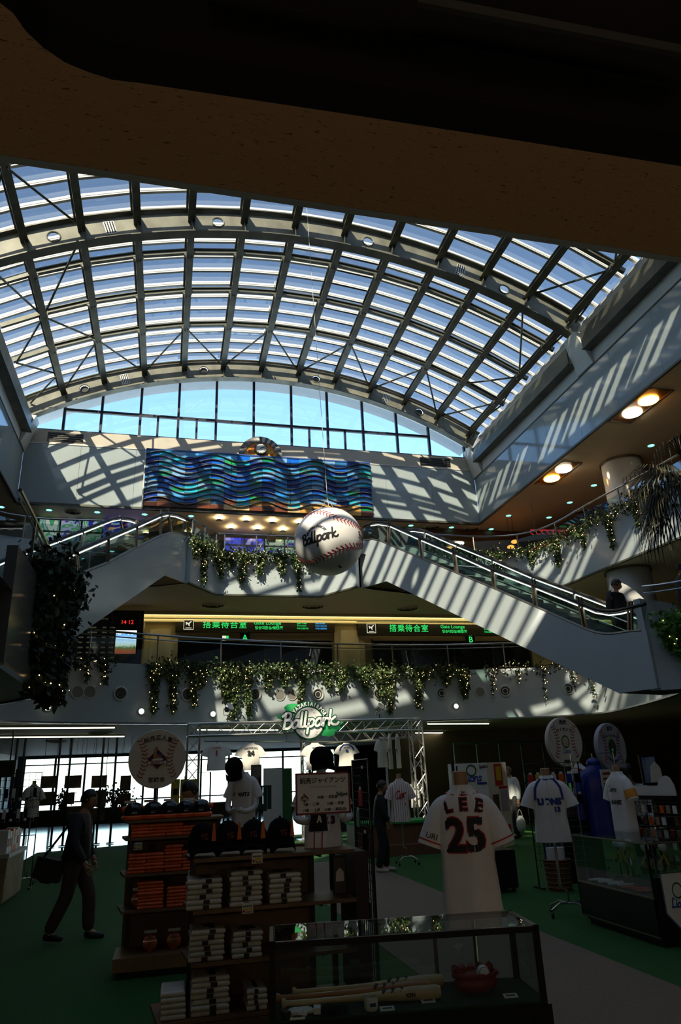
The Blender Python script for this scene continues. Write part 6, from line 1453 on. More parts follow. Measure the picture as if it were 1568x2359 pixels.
# small black notice hanging below, on red ribbons
a, b = atY(716,1872,YT-.3), atY(752,1914,YT-.3); t = thing('hanging_bag', 'small black gift bag with a pale figure hanging under the notice board', 'bag', (a.x,YT-.3,b.z))
MB().hexa([(a.x-.012,YT-.3,b.z),(b.x+.012,YT-.3,b.z),(b.x+.012,YT-.24,b.z),(a.x-.012,YT-.24,b.z),(a.x,YT-.3,a.z),(b.x,YT-.3,a.z),(b.x,YT-.24,a.z),(a.x,YT-.24,a.z)]).build('bag_body', m_helm, t)
MB().plate([(a.x+w_*(b.x-a.x),YT-.302,b.z+h_*(a.z-b.z)) for w_, h_ in ((.35,.45),(.5,.85),(.62,.8),(.7,.45),(.6,.45),(.52,.62),(.45,.45))], (0,-1,0), .001).build('printed_figure', m_card, t)
for x in (a.x+.03,b.x-.03): MB().tube([(x,YT-.27,b.z),(x,YT-.24,zA[0]+.004)], .005, 5).build('ribbon', m_rednum, t)
# left torso with the cap bowed forward
YL = 8.85; hem = atY(558,1905,YL).z; shz = atY(558,1800,YL).z; sc = (shz-hem)/.62; P = atY(560,1870,YL)
t = thing('display_torso', 'white mannequin torso bowing in a black cap behind the cap shelf, cupping its hands', 'mannequin', (P.x,YL,hem), rz=math.radians(-25)); t.scale = (sc,)*3
jersey(t, m_cloth, seed=43); on_front(t, 'GIANTS', .07, 0, .44, m_blk, .004)
MB().tube([(0,-.0,.68),(-.03,-.06,.75),(-.06,-.14,.80)], [.06,.055,.06], 12).build('neck', m_man, t, True, world=False); MB().ball((-.07,-.18,.80), .10, 16, sc=(.85,1.05,1)).build('head', m_man, t, True, world=False)
capmesh(t, m_cap, Matrix.Translation((-.07,-.19,.80)) @ Matrix.Rotation(math.radians(62),4,'X') @ Matrix.Scale(1.3,4))
for s_ in (-1,1):
    arm(t, [(s_*.20,-.02,.44),(s_*.21,-.08,.28),(s_*.13,-.20,.22),(s_*.07,-.26,.23)], .046, .032, m_man); hand(t, (s_*.05,-.27,.235), (-s_*.8,-.4,.1), (0,0,1), m_man)
MB().box2((-.14,-.1,-hem/sc*0-.12),(.14,.1,0)).build('plinth', m_woodb, t, world=False)
struct_pl = thing('display_plinth', 'dark plinth carrying the bowing torso behind the cap shelf', 'plinth', (P.x,YL,0)); MB().box2((P.x-.22,YL-.16,0),(P.x+.22,YL+.16,hem-.12*sc)).build('body', m_black, struct_pl)
# ================================================================== round ball signboards
m_board = mat('ball_board_cream', (.70,.62,.50), .5, var=.03, scale=2); m_bseam = mat('ball_board_stitch', (.36,.05,.04), .6)
def ball_board(label, c, r, rz, pole_to, lines, body, th=.07, tint=None):
    """round board facing local -y"""
    t = thing('ball_signboard', label, 'signboard', c, 'round baseball signboards', rz=rz)
    MB().lathe([(r*.985,-th/2),(r,-th/2+.01),(r,th/2-.01),(r*.985,th/2)], (0,0,0), 48, mx=Matrix.Rotation(PI/2,3,'X')).build('board', tint or m_board, t, True, world=False)
    y = -th/2-.003
    for s_ in (-1,1):
        for k in range(19):
            a = (k/18-.5)*2.0; R = r*1.15; cx = s_*r*1.58
            p = Vector((cx-s_*math.cos(a)*R, y, math.sin(a)*R)); 
            if p.x**2+p.z**2 > (r*.93)**2: continue
            tn = Vector((s_*math.sin(a),0,math.cos(a))); q = Vector((s_*math.cos(a),0,-math.sin(a)))
            mb = MB(); mb.bar(p, p+q*r*.11+tn*r*.06, r*.032, .004, up=(0,1,0)); mb.bar(p, p-q*r*.11+tn*r*.06, r*.032, .004, up=(0,1,0)); mb.build('stitch', m_bseam, t, world=False)
    for (txt, size, x, z, m, arcr) in lines:
        n = len(txt)
        for i, ch in enumerate(txt):
            a = (i-(n-1)/2)*size*1.08/arcr if arcr else 0; X = x+(math.sin(a)*arcr if arcr else (i-(n-1)/2)*size*1.05); Zz = z-(arcr*(1-math.cos(a)) if arcr else 0)
            M = Matrix.Translation((X*r,y-.001,Zz*r)) @ Matrix.Rotation(a,4,'Y') @ Matrix.Rotation(PI/2,4,'X'); me = text_mesh(ch, size*r, .001, None, 'CENTER', size*r*.02); me.transform(M); me.materials.append(m); obj('lettering', me, t)
    MB().tube([(0,th/2+.015,-r*.5),(0,th/2+.015,pole_to)], .016, 8).build('pole', m_black, t, world=False)
    MB().box2((-.16,th/2-.1,pole_to-.02),(.16,th/2+.13,pole_to)).build('foot', m_black, t, world=False)
    body(t, y); return t
YS = 8.42; c = atY(362,1748,YS); rr = abs(atY(428,1748,YS).x-atY(296,1748,YS).x)/2
m_whitew = mat('white_outline', (.8,.75,.65), .6)
def b1(t, y): emblem_local(t, Matrix.Translation((0,y-.001,-.0)) @ Matrix.Rotation(PI/2,4,'X'), rr*.36)
def emblem_local(root, M, k):
    o0 = PLOC[root.name]; PLOC[root.name] = Vector((0,0,0)); emblem(root, M, k, m_brd, m_brd); PLOC[root.name] = o0
ball_board('large round baseball signboard with a diamond club emblem above the orange goods', c, rr, math.radians(3), -(c.z-zO[0])+.02, [('読売巨人軍',.19,0,.70,m_blk,1.1),('キャンプ地',.12,0,-.50,m_whitew,None),('宮崎市',.19,0,-.72,m_blk,None)], b1, .09)
m_dgreen = mat('emblem_green', (.01,.12,.03), .5)
def ring_emblem(t, y, r, word, inner, mword):
    mb = MB(); n = 32
    for k in range(n):
        a, b = 2*PI*k/n, 2*PI*(k+1)/n; mb.quad(*[Vector((math.cos(q)*r_*.9,y-.001,math.sin(q)*r_)) for q, r_ in ((a,r),(b,r),(b,r*.8),(a,r*.8))])
    mb.build('emblem_ring', m_dgreen, t, world=False); mb = MB(); mb.quad(*[Vector((math.cos(2*PI*k/n)*r*.72,y-.0012,math.sin(2*PI*k/n)*r*.8)) for k in range(n)]); mb.build('emblem_centre', inner, t, world=False)
    script_text('emblem_word', word, Matrix.Translation((0,y-.002,-r*1.5)) @ Matrix.Rotation(PI/2,4,'X'), r*.7, .16, mword, t, 0, local=True) if False else None
    mb = script_text('emblem_word', word, Matrix.Translation(Vector((0,y-.002,-r*1.5))+PLOC[t.name]) @ Matrix.Rotation(PI/2,4,'X'), r*.75, .16, mword, t, 0)
YR = 11.9; c = atY(1298,1709,YR); r2 = (atY(1298,1652,YR).z-atY(1298,1766,YR).z)/2
ball_board('round baseball signboard with a green ring emblem, over the right racks', c, r2, math.radians(15), -(c.z)+.02, [('西武',.20,0,.78,m_blk,None),('ライオンズ',.17,0,.50,m_blk,1.3),('南郷町',.15,0,-.80,m_blk,None)], lambda t, y: ring_emblem(t, y, r2*.26, 'Lions', mat('emblem_cream', (.6,.42,.26), .6), mat('emblem_blue', (.15,.28,.5), .6)), .08)
c = atY(1405,1722,YR-.6); r3 = (atY(1405,1665,YR-.6).z-atY(1405,1779,YR-.6).z)/2
def b3(t, y):
    mb = MB(); n = 28; mb.quad(*[Vector((math.cos(2*PI*k/n)*r3*.26,y-.001,math.sin(2*PI*k/n)*r3*.36-r3*.02)) for k in range(n)]); mb.build('emblem_oval', m_gr2, t, world=False)
    for q, m in (((.02,.12),m_rednum),((-.02,-.1),m_card),((-.14,.42),m_yel)): MB().lathe([(.001,0),(r3*.07,0)], (q[0]*r3,y-.002,q[1]*r3), 12, mx=RX).build('emblem_dot', m, t, world=False)
    MB().tube([Vector((math.cos(a)*r3*.4,y-.002,math.sin(a)*r3*.3-r3*.25)) for a in [PI*(1.15+.7*k/8) for k in range(9)]], r3*.03, 4).build('emblem_arc', m_bluen, t, world=False)
ball_board('grey round baseball signboard with a dark oval emblem, farthest right', c, r3, math.radians(22), -(c.z)+.02, [('東京',.19,0,.76,m_blk,None),('ヤクルトスワローズ',.12,0,.48,m_blk,1.4),('西都市',.15,0,-.78,m_blk,None)], b3, .08, mat('ball_board_grey', (.45,.44,.47), .5))
# ================================================================== front glass case
ZC, ZG = .95, .61
f0, f1, b1_ = atZ(620,2172,ZC), atZ(1240,2132,ZC), atZ(1142,2098,ZC)
dx = (f1-f0); dx.z = 0; W = dx.length; dx.normalize(); dn = Vector((-dx.y,dx.x,0)); D = .46
m_case = mat('black_case_frame', (.008,.008,.009), .3); m_cglass = glass('case_glass', (.86,.90,.88), .05, edge=.6); m_felt = mat('dark_green_felt', (.008,.035,.012), .95)
t = thing('glass_showcase', 'black-framed glass showcase with bats in the foreground', 'showcase', ((f0+f1)/2).to_3d())
def q(u, v, z): p = f0+dx*u+dn*v; return Vector((p.x,p.y,z))
def obx(name, u0, u1, v0, v1, z0, z1, m): return MB().hexa([q(u0,v0,z0),q(u1,v0,z0),q(u1,v1,z0),q(u0,v1,z0),q(u0,v0,z1),q(u1,v0,z1),q(u1,v1,z1),q(u0,v1,z1)]).build(name, m, t)
obx('cabinet_base', 0, W, 0, D, 0, ZG-.05, m_case); obx('display_deck', 0, W, 0, D, ZG-.05, ZG, m_felt); obx('ledge', -.015, W+.015, -.015, 0, ZG-.1, ZG-.01, m_case)
for u in (0, W-.03):
    for v in (0, D-.03): obx('corner_post', u, u+.03, v, v+.03, ZG, ZC, m_case)
for v in (0, D-.025): obx('top_frame', 0, W, v, v+.025, ZC-.03, ZC, m_case)
for u in (0, W-.03): obx('top_frame', u, u+.03, 0, D, ZC-.03, ZC, m_case)
obx('back_divider', W*.66, W*.66+.02, D-.02, D-.005, ZG, ZC-.03, m_chrome)
obx('glass_top', .02, W-.02, .02, D-.02, ZC-.006, ZC+.002, m_cglass); obx('glass_front', .03, W-.03, .008, .014, ZG, ZC-.03, m_cglass); obx('glass_side', .008, .014, .03, D-.03, ZG, ZC-.03, m_cglass); obx('glass_side', W-.014, W-.008, .03, D-.03, ZG, ZC-.03, m_cglass); obx('glass_back', .03, W-.03, D-.014, D-.008, ZG, ZC-.03, m_cglass)
pa, pb = q(.56,-.018,0), q(.95,-.018,0); zp = ZG-.13
pp = thing('case_poster', 'white paper poster with an orange border on the front of the glass showcase', 'poster', (pa.x,pa.y,zp-.4)); MB().plate([Vector((pa.x,pa.y,zp)),Vector((pb.x,pb.y,zp)),Vector((pb.x,pb.y,zp-.42)),Vector((pa.x,pa.y,zp-.42))], -dn, .002).build('paper', m_card, pp)
for (u0,u1,z0,z1) in ((.58,.93,zp-.06,zp-.05),(.58,.59,zp-.4,zp-.05),(.92,.93,zp-.4,zp-.05)): MB().hexa([q(u0,-.022,z0),q(u1,-.022,z0),q(u1,-.0205,z0),q(u0,-.0205,z0),q(u0,-.022,z1),q(u1,-.022,z1),q(u1,-.0205,z1),q(u0,-.0205,z1)]).build('border', m_otag, pp)
m_ash = mat('ash_wood', (.62,.44,.22), .35, var=.12, scale=7, coat=.3); m_amb = mat('amber_wood', (.45,.18,.04), .35, var=.15, scale=7, coat=.3)
def bat(label, k, e, z, m, L=.85, mark=True):
    k, e = Vector(k), Vector(e); d = (e-k); d.z = 0; d.normalize(); R = Matrix((d.cross(Vector((0,0,1)))*-1, Vector((0,0,1)).cross(d)*0+Vector((0,0,1)), d)).transposed()
    t = thing('baseball_bat', label, 'bat', (k.x,k.y,z), 'bats in the front glass case'); R = d.to_track_quat('Z','Y').to_matrix()
    MB().lathe([(.012,0),(.025,.004),(.025,.016),(.014,.03),(.0125,.25),(.017,.42),(.027,.58),(.033,.70),(.0335,.82),(.028,.845),(.004,.85)], (k.x,k.y,z+.034), 18, mx=R).build('bat_wood', m, t, True)
    if mark:
        for j in range(3): MB().bar(Vector((k.x,k.y,z+.0))+d*(.53+j*.045)+Vector((0,0,.05))-d.cross(Vector((0,0,1)))*-.018, Vector((k.x,k.y,z))+d*(.55+j*.045)+Vector((0,0,.066)), .018, .004).build('brand_mark', m_blk, t)
    lettering('brand_word', 'KEN', .025, frame(Vector((k.x,k.y,z+.035))+d*.68-Vector((-d.y,d.x,0))*.0335, d, y=(0,0,1)), m_blk, t, .0006, .001)
bat('pale ash bat lying at the back of the glass case', q(.12,.33,0), q(1,.36,0), ZG, m_ash); bat('amber bat lying in the middle of the glass case', q(.03,.24,0), q(1,.26,0), ZG, m_amb); bat('pale bat lying at the front of the glass case', q(.06,.14,0), q(1,.16,0), ZG, m_ash)
gp = q(1.12,.22,ZG); t2 = thing('fielding_mitt', 'red leather fielding mitt with a baseball in the pocket inside the front case', 'mitt', gp); m_mit = mat('red_leather', (.24,.02,.015), .45, bump=.2, scale=14)
mb = MB().ball(gp+Vector((0,0,.05)), .11, 18, sc=(1.15,.75,.5)); mb.build('palm', m_mit, t2, True)
for k in range(5): a = -.9+k*.42; d = Vector((math.sin(a),.35*math.cos(a),.0)); MB().tube([gp+Vector((0,0,.05))+d*.07, gp+Vector((0,0,.10))+d*.12, gp+Vector((0,-.02,.125))+d*.15], [.026,.024,.018], 8).build('finger', m_mit, t2, True)
MB().tube([gp+Vector((math.cos(a)*.125,math.sin(a)*.07,.09)) for a in [2*PI*k/16 for k in range(16)]], .012, 6, closed=True).build('rim_lacing', m_mit, t2, True)
bb = gp+Vector((.03,-.04,.10)); t3 = thing('baseball', 'white baseball resting in the red mitt', 'ball', bb); MB().ball(bb, .036, 16).build('skin', m_leather, t3, True); MB().tube([bb+Vector((math.cos(a)*.03,-.021,math.sin(a)*.03)) for a in [2*PI*k/16 for k in range(16)]], .0015, 4, closed=True).build('seam', m_stitch, t3)
def glove(label, c, rz, m, m2, grp): 
    t = thing('batting_glove', label, 'glove', c, grp, rz=rz); MB().ball((0,0,.018), .05, 10, sc=(1,.8,.35)).build('palm', m, t, True, world=False)
    for k in range(4): MB().tube([(.03,-.028+.018*k,.016),(.075,-.034+.022*k,.014),(.10,-.036+.024*k,.012)], [.011,.010,.008], 6).build('finger', m, t, True, world=False)
    MB().tube([(-.0,-.035,.016),(.035,-.062,.014)], [.012,.009], 6).build('thumb', m, t, True, world=False); MB().box2((-.075,-.032,.006),(-.04,.032,.032)).build('cuff', m2, t, world=False)
glove('white batting glove at the left of the front case', q(.13,.06,ZG), .3, m_card, m_blk, None); glove('dark batting glove beside the white one in the front case', q(.30,.06,ZG), -.2, m_cap, m_card, None)
wb = q(.52,.06,ZG); t4 = thing('wristband', 'white wristband with a dark mark in the front case', 'wristband', wb); MB().lathe([(.03,0),(.036,.01),(.036,.05),(.03,.06)], wb, 16, cap=False).build('band', m_card, t4, True); MB().box(wb+Vector((0,-.036,.03)), (.03,.004,.015)).build('logo', m_bluen, t4)
for (u, v, lab) in ((.86,.20,'price card behind the amber bat tip'),(.83,.12,'price card beside the front bat tip'),(.60,.04,'price card in front of the wristband'),(1.27,.10,'price card right of the red mitt'),(.14,.015,'price card in front of the white glove')):
    c = q(u,v,ZG); t5 = thing('price_card', lab, 'price card', c, 'price cards in the front case'); MB().box(c+Vector((0,0,.006)), (.075,.04,.004), mx=Euler((.25,0,math.atan2(dx.y,dx.x))).to_matrix()).build('card', m_tag, t5); MB().box(c+Vector((0,-.001,.0095)), (.05,.01,.001), mx=Euler((.25,0,math.atan2(dx.y,dx.x))).to_matrix()).build('print', m_blk, t5)
# ================================================================== glass case at the right
X0, X1, Y0, Y1_ = 4.9, 6.0, 7.05, 8.5
ZD = .43; t = thing('glass_showcase', 'long glass showcase with balls on tripod stands at the right', 'showcase', ((X0+X1)/2,(Y0+Y1_)/2,0)); m_gold = mat('champagne_frame', (.35,.30,.22), .3, metal=.8)
MB().box2((X0,Y0,.08),(X1,Y1_,ZD)).build('cabinet_base', m_case, t); MB().box2((X0+.02,Y0+.02,ZD),(X1-.02,Y1_-.02,ZD+.012)).build('display_deck', m_felt, t); MB().box2((X0+.06,Y0+.05,0),(X1-.05,Y1_-.06,.08)).build('plinth', m_black, t)
for x in (X0, X1-.02):
    for y in (Y0, Y1_-.02): MB().box2((x,y,.08),(x+.02,y+.02,.95)).build('corner_post', m_gold if y > 8 else m_case, t)
for z in (.08, ZD, .935): MB().box2((X0-.004,Y0,z),(X0+.014,Y1_,z+.015)).build('edge_rail', m_gold, t)
MB().box2((X0,Y0-.004,.935),(X1,Y0+.012,.95)).build('edge_rail', m_gold, t)
MB().box2((X0+.004,Y0+.02,ZD),(X0+.01,Y1_-.02,.935)).build('glass_front', m_cglass, t); MB().box2((X0+.02,Y0+.004,.62),(X1-.02,Y0+.01,.935)).build('glass_side', m_cglass, t); MB().box2((X0+.01,Y0+.01,.95),(X1-.01,Y1_-.01,.956)).build('glass_top', m_cglass, t); MB().box2((X0+.15,Y0+.03,.68),(X1-.03,Y1_-.35,.688)).build('glass_shelf', m_cglass, t)
MB().box2((X0+.02,Y0,ZD),(X1,Y0+.02,.62)).build('end_panel', m_case, t)
for y in (Y0+.1,Y1_-.4): MB().tube([(X0+.4,y,ZD),(X0+.4,y,.68)], .008, 6).build('shelf_post', m_chrome, t)
def trophy(label, c):
    t = thing('ball_stand', label, 'ball', c, 'balls on crossed-bat stands')
    for k in range(3): a = 2*PI*k/3+.5; MB().tube([(math.cos(a)*.05,math.sin(a)*.05,0),(-math.cos(a)*.022,-math.sin(a)*.022,.115)], [.009,.005], 6).build('mini_bat', mat('yellow_wood', (.65,.38,.05), .4), t, True, world=False)
    MB().ball((0,0,.145), .037, 14).build('ball', m_leather, t, True, world=False); t.scale = (1.22,)*3
for i, (px, py) in enumerate(((1434,1985),(1449,1978),(1466,1992),(1495,1990),(1519,1988))):
    P = atY(px, py, 0.001) if False else None
    u = (.28,.42,.20,.30,.45)[i]; yy = (8.0,7.98,7.78,7.5,7.4)[i]; trophy('white baseball on a yellow crossed-bat stand, %s from the left in the right case' % ('first','second','third','fourth','fifth')[i], (X0+u, yy, .689))
for i in range(6): glove('white glove lying in the right glass case, %s from the left' % ('first','second','third','fourth','fifth','sixth')[i], (X0+.16+.05*(i%2),8.32-.10*i,ZD+.013), 2.6, m_card, m_man, 'white gloves in the right case')
for i in range(3): glove('orange glove lying in the right glass case, %s from the left' % ('first','second','third')[i], (X0+.15+.05*(i%2),7.66-.13*i,ZD+.013), 2.4, m_or2, m_otag, 'orange gloves in the right case')
pn = thing('pennant', 'white pointed pennant with a green ring emblem hanging on the right glass case', 'pennant', (X0+.22,Y0-.01,.1)); pts = [(X0+.10,.66),(X0+.44,.66),(X0+.44,.30),(X0+.27,.12),(X0+.10,.30)]
MB().plate([(x,Y0-.012,z) for x, z in pts], (0,1,0), .004).build('cloth', m_cloth, pn)
for k in range(5): (xa,za),(xb,zb_) = pts[k], pts[(k+1)%5]; MB().bar((xa,Y0-.013,za),(xb,Y0-.013,zb_), .016, .003, up=(0,1,0)).build('border', mat('pennant_blue', (.10,.16,.34), .6), pn) if k else None
o0 = PLOC[pn.name]
mb = MB(); n = 28
for k in range(n): a, b = 2*PI*k/n, 2*PI*(k+1)/n; mb.quad(*[Vector((X0+.27+math.cos(z)*r_*.85,Y0-.0135,.50+math.sin(z)*r_)) for z, r_ in ((a,.075),(b,.075),(b,.06),(a,.06))])
mb.build('emblem_ring', m_dgreen, pn); script_text('emblem_word', 'Lions', frame((X0+.27,Y0-.014,.375),(1,0,0),y=(0,0,1)), .085, .17, mat('pennant_word_blue', (.03,.10,.4), .6), pn, 0)
MB().tube([(X0+.09,Y0-.012,.665),(X0+.45,Y0-.012,.665)], .006, 6).build('rod', m_chrome, pn)
# ================================================================== basket of mini bats
P = atZ(1305,2055,0); t = thing('wicker_basket', 'brown wicker basket beside the jersey stand', 'basket', (P.x,P.y+.15,0)); c = Vector((P.x,P.y+.18,0)); m_wick = mat('wicker', (.20,.085,.03), .7, var=.35, scale=30, bump=.6)
MB().lathe([(.17,0),(.20,.40),(.215,.42),(.20,.43),(.185,.40),(.16,.03),(.01,.025)], c, 24).build('body', m_wick, t, True)
for k in range(6): MB().tube([c+Vector((math.cos(a)*(.178+.004*k),math.sin(a)*(.178+.004*k),.05+.065*k)) for a in [2*PI*j/20 for j in range(20)]], .008, 5, closed=True).build('woven_band', m_wick, t, True)
for i in range(2): o = c+Vector((-.07+.14*i,.0,.03)); tt = thing('paper_roll', 'pale rolled poster bundle in the wicker basket, %s one' % ('left','right')[i], 'roll', o); MB().lathe([(.07,0),(.075,.55)], o, 14).build('roll', m_card, tt, True)
for i in range(5):
    o = c+Vector((-.1+.05*i,.08+.01*(i%2),.03)); tt = thing('toy_bat', 'thin shiny dark toy bat sticking out of the basket, %s from the left' % ('first','second','third','fourth','fifth')[i], 'bat', o, 'toy bats in the basket'); MB().tube([o, o+Vector((-.02+.01*i,0,.5)), o+Vector((-.03+.02*i,.02,.80))], [.014,.018,.024], 8).build('barrel', mat('chrome_blue', (.10,.12,.25), .15, metal=.8), tt, True)
# ================================================================== wire racks
def grid(root, a, b, z0, z1, nx, nz, m, r=.004, fr=.012):
    a, b = Vector(a), Vector(b); P = lambda u, z: Vector((a.x+(b.x-a.x)*u, a.y+(b.y-a.y)*u, z))
    MB().tube([P(0,z0),P(0,z1),P(1,z1),P(1,z0)], fr, 6, closed=True).build('rack_frame', m, root)
    for k in range(1, nx): MB().tube([P(k/nx,z0),P(k/nx,z1)], r, 4).build('wire', m, root)
    for k in range(1, nz): MB().tube([P(0,z0+(z1-z0)*k/nz),P(1,z0+(z1-z0)*k/nz)], r, 4).build('wire', m, root)
    for u in (0,1): p = P(u,0); MB().box2((p.x-.02,p.y-.15,0),(p.x+.02,p.y+.15,.03)).build('foot', m, root); MB().tube([P(u,.02),P(u,z0)], fr, 6).build('leg', m, root)
gx = ax1+.16; t = thing('wire_rack', 'tall black wire rack beside the centre torso', 'rack', (gx,YA,0)); grid(t, (gx,YA+.03,0), (gx+.02,YA+.65,0), .25, atY(822,1750,YA+.3).z, 9, 24, m_black)
for i in range(7):
    zz = 1.72-.17*i; tt = thing('hanging_packet', 'small dark packet on the black wire rack, %s from the top' % ('first','second','third','fourth','fifth','sixth','seventh')[i], 'packet', (gx-.02,YA+.2,zz), 'packets on the wire rack'); MB().box((gx-.012,YA+.2+.1*(i%3),zz), (.012,.10,.13)).build('pouch', (m_cap,m_rednum,m_dgreen)[i%3], tt); MB().box((gx-.012,YA+.2+.1*(i%3),zz+.075), (.004,.05,.03)).build('header_card', m_card, tt)
pa_, pb_ = atY(1207,1760,10.9), atY(1330,1756,10.4); t = thing('wire_rack', 'black wire rack behind the navy-striped jersey', 'rack', (pa_.x,pa_.y,0)); grid(t, (pa_.x,pa_.y,0), (pb_.x,pb_.y,0), .3, pa_.z, 12, 16, m_black)
rgk = random.Random(77); cols = [m_rednum, m_bluen, m_card, m_yel, m_cap, m_or2, m_dgreen]
for i in range(14):
    u, zz = (i%7+.5)/7, (1.55,1.25)[i//7]; p = pa_.lerp(pb_, u); tt = thing('hanging_packet', '%s packet on the rack behind the navy-striped jersey, %s in the %s row' % (('red','blue','white','yellow','black','orange','green')[(i*3)%7], ('first','second','third','fourth','fifth','sixth','seventh')[i%7], ('upper','lower')[i//7]), 'packet', (p.x,p.y-.03,zz), 'packets on the middle wire rack')
    MB().box((p.x,p.y-.03,zz), (.09,.012,.14)).build('pouch', cols[(i*3)%7], tt); MB().box((p.x,p.y-.035,zz+.085), (.05,.004,.035)).build('header_card', m_card, tt); MB().tube([(p.x,p.y,zz+.10),(p.x,p.y-.045,zz+.10)], .003, 4).build('hook', m_chrome, tt)
P = atY(1318,1880,11.3); t = thing('goods_box', 'shallow box of blue goods on a dark stand behind the navy-striped jersey', 'box', (P.x,11.3,0)); MB().box2((P.x-.35,11.1,0),(P.x+.35,11.5,.95)).build('stand', m_case, t); MB().box2((P.x-.33,11.12,.95),(P.x+.33,11.48,1.10)).build('tray', m_woodb, t)
for i in range(3): o = Vector((P.x-.23+.23*i,11.3,1.10)); tt = thing('baseball_hat', 'blue cap in the goods box, %s from the left' % ('first','second','third')[i], 'hat', (o.x,o.y,1.14), 'blue caps', rz=.4); [setattr(obj(nm, (lambda me: (lambda c: (c.materials.clear(), c.materials.append(m_bluen), c)[2])(me.copy()))(me), tt), 'scale', (1,1,1)) for nm, me in (('crown',mecap),('brim',mebrim))]
# long blue bench coat hung on a rack
YH = 11.0; P = atY(1372,1800,YH); tp = atY(1372,1748,YH).z; bt = atY(1372,1925,YH).z; m_bcoat = mat('royal_blue_nylon', (.012,.03,.22), .35, bump=.3, scale=8)
t = thing('bench_coat', 'long royal blue hooded bench coat hanging between the racks', 'coat', (P.x,YH,bt), rz=math.radians(-15)); sc = (tp-bt)/.80; t.scale = (sc*.95,sc,sc)
jersey(t, m_bcoat, seed=51); MB().ball((0,-.0,.755), .085, 14, sc=(1,.9,.7)).build('hood', m_bcoat, t, True, world=False); 
for s_ in (-1,1): arm(t, [(s_*.20,-.01,.45),(s_*.235,-.02,.30),(s_*.235,-.03,.16)], .075, .06, m_bcoat)
lettering('lettering', 'Lions', .05, frame((.07,-.125,.52),(1,0,0),y=(0,0,1)), m_card, None, .001).parent = t
MB().tube([(0,0,.80),(0,0,.86)], .008, 5).build('hanger_hook', m_chrome, t, world=False)
rl = thing('coat_rail', 'chrome coat rail holding the blue bench coat', 'rail', (P.x,YH,0)); zz = bt+.86*sc; MB().tube([(P.x-.4,YH,.02),(P.x-.4,YH,zz),(P.x+.4,YH,zz),(P.x+.4,YH,.02)], .014, 8).build('frame', m_chrome, rl)
for s_ in (-.4,.4): MB().box2((P.x+s_-.02,YH-.2,0),(P.x+s_+.02,YH+.2,.025)).build('foot', m_black, rl)
# card rack with arched white header, poster behind
P0_, P1_ = atY(1456,1810,8.9), atY(1556,1818,8.2); zt_, zb_ = P0_.z, atY(1456,1930,8.9).z
t = thing('card_rack', 'black wire card rack with an arched white header board at the far right', 'rack', (P0_.x,P0_.y,0)); grid(t, (P0_.x,P0_.y,0), (P1_.x,P1_.y,0), .96, zt_-.12, 10, 9, m_black)
dv = (P1_-P0_); dv.z = 0; N_ = Vector((dv.y,-dv.x,0)).normalized(); hd_ = []
for u, dz in ((0,0),(.62,.0),(.66,.06),(.74,.11),(.84,.12),(.92,.09),(.99,.0),(1,-.12),(0,-.12)): hd_.append(P0_+dv*u+Vector((0,0,dz))+Vector((0,0,zt_-P0_.z)))
MB().plate(hd_, N_, .012).build('header_board', m_man, t); MB().plate([P0_+dv*u+Vector((0,0,dz-.12+zt_-P0_.z))+N_*.013 for u, dz in ((.03,.0),(.9,.0),(.9,-.05),(.03,-.05))], N_, .004).build('header_bar', m_black, t)
for r_ in range(4):
    for k in range(7):
        c = P0_+dv*((k+.5)/7)+N_*.03; zz = zt_-.28-.14*r_; tt = thing('card_pack', 'trading card pack on the far right rack, %s in the %s row' % (('first','second','third','fourth','fifth','sixth','seventh')[k], ('top','second','third','bottom')[r_]), 'card pack', (c.x,c.y,zz-.05), 'card packs on the far right rack')
        ang = math.atan2(dv.y,dv.x); MB().box((c.x,c.y,zz), (.06,.01,.09), rz=ang).build('wrapper', (mat('foil_tan', (.4,.3,.2), .35, metal=.3), m_cap, m_or2, m_card, m_woodb)[(k*3+r_)%5], tt); MB().tube([(c.x,c.y,zz+.05),(c.x-N_.x*.03,c.y-N_.y*.03,zz+.055)], .003, 4).build('hook', m_chrome, tt)
a, b = atY(1466,1745,9.6), atY(1537,1802,9.3); t = thing('player_poster', 'framed poster of blurred pale figures on blue behind the card rack', 'poster', (a.x,9.5,b.z)); MB().box2((a.x-.03,9.5,b.z-.03),(b.x+.03,9.53,a.z+.03)).build('frame', m_case, t); MB().box2((a.x,9.49,b.z),(b.x,9.5,a.z)).build('print', mat('poster_blue', (.05,.09,.22), .4, col2=(.35,.42,.55), scale=4), t)
MB().tube([(a.x+.1,9.53,b.z),(a.x+.1,9.6,0)], .014, 6).build('leg', m_black, t); MB().tube([(b.x-.1,9.53,b.z),(b.x-.1,9.6,0)], .014, 6).build('leg', m_black, t); MB().plate([(a.x+.08,9.488,b.z),(a.x+.12,9.488,a.z-.12),(a.x+.2,9.488,a.z-.06),(a.x+.28,9.488,a.z-.15),(a.x+.3,9.488,b.z)], (0,-1,0), .001).build('printed_figure', m_card, t)
a = atY(1408,1800,9.3); t = thing('paper_notice', 'cream paper notice with rows of dark print beside the blue coat', 'notice', (a.x,9.4,0)); MB().box2((a.x-.09,9.4,a.z-.22),(a.x+.09,9.41,a.z+.16)).build('paper', m_tag, t); MB().tube([(a.x,9.42,0.02),(a.x,9.42,a.z+.1)], .01, 6).build('stand_pole', m_black, t); MB().lathe([(.14,0),(.14,.02)], (a.x,9.42,0), 16).build('foot', m_black, t)
for k in range(5): MB().box2((a.x-.06,9.396,a.z+.09-.07*k),(a.x+.06-.02*(k%2),9.4,a.z+.12-.07*k)).build('print_row', m_brd, t)
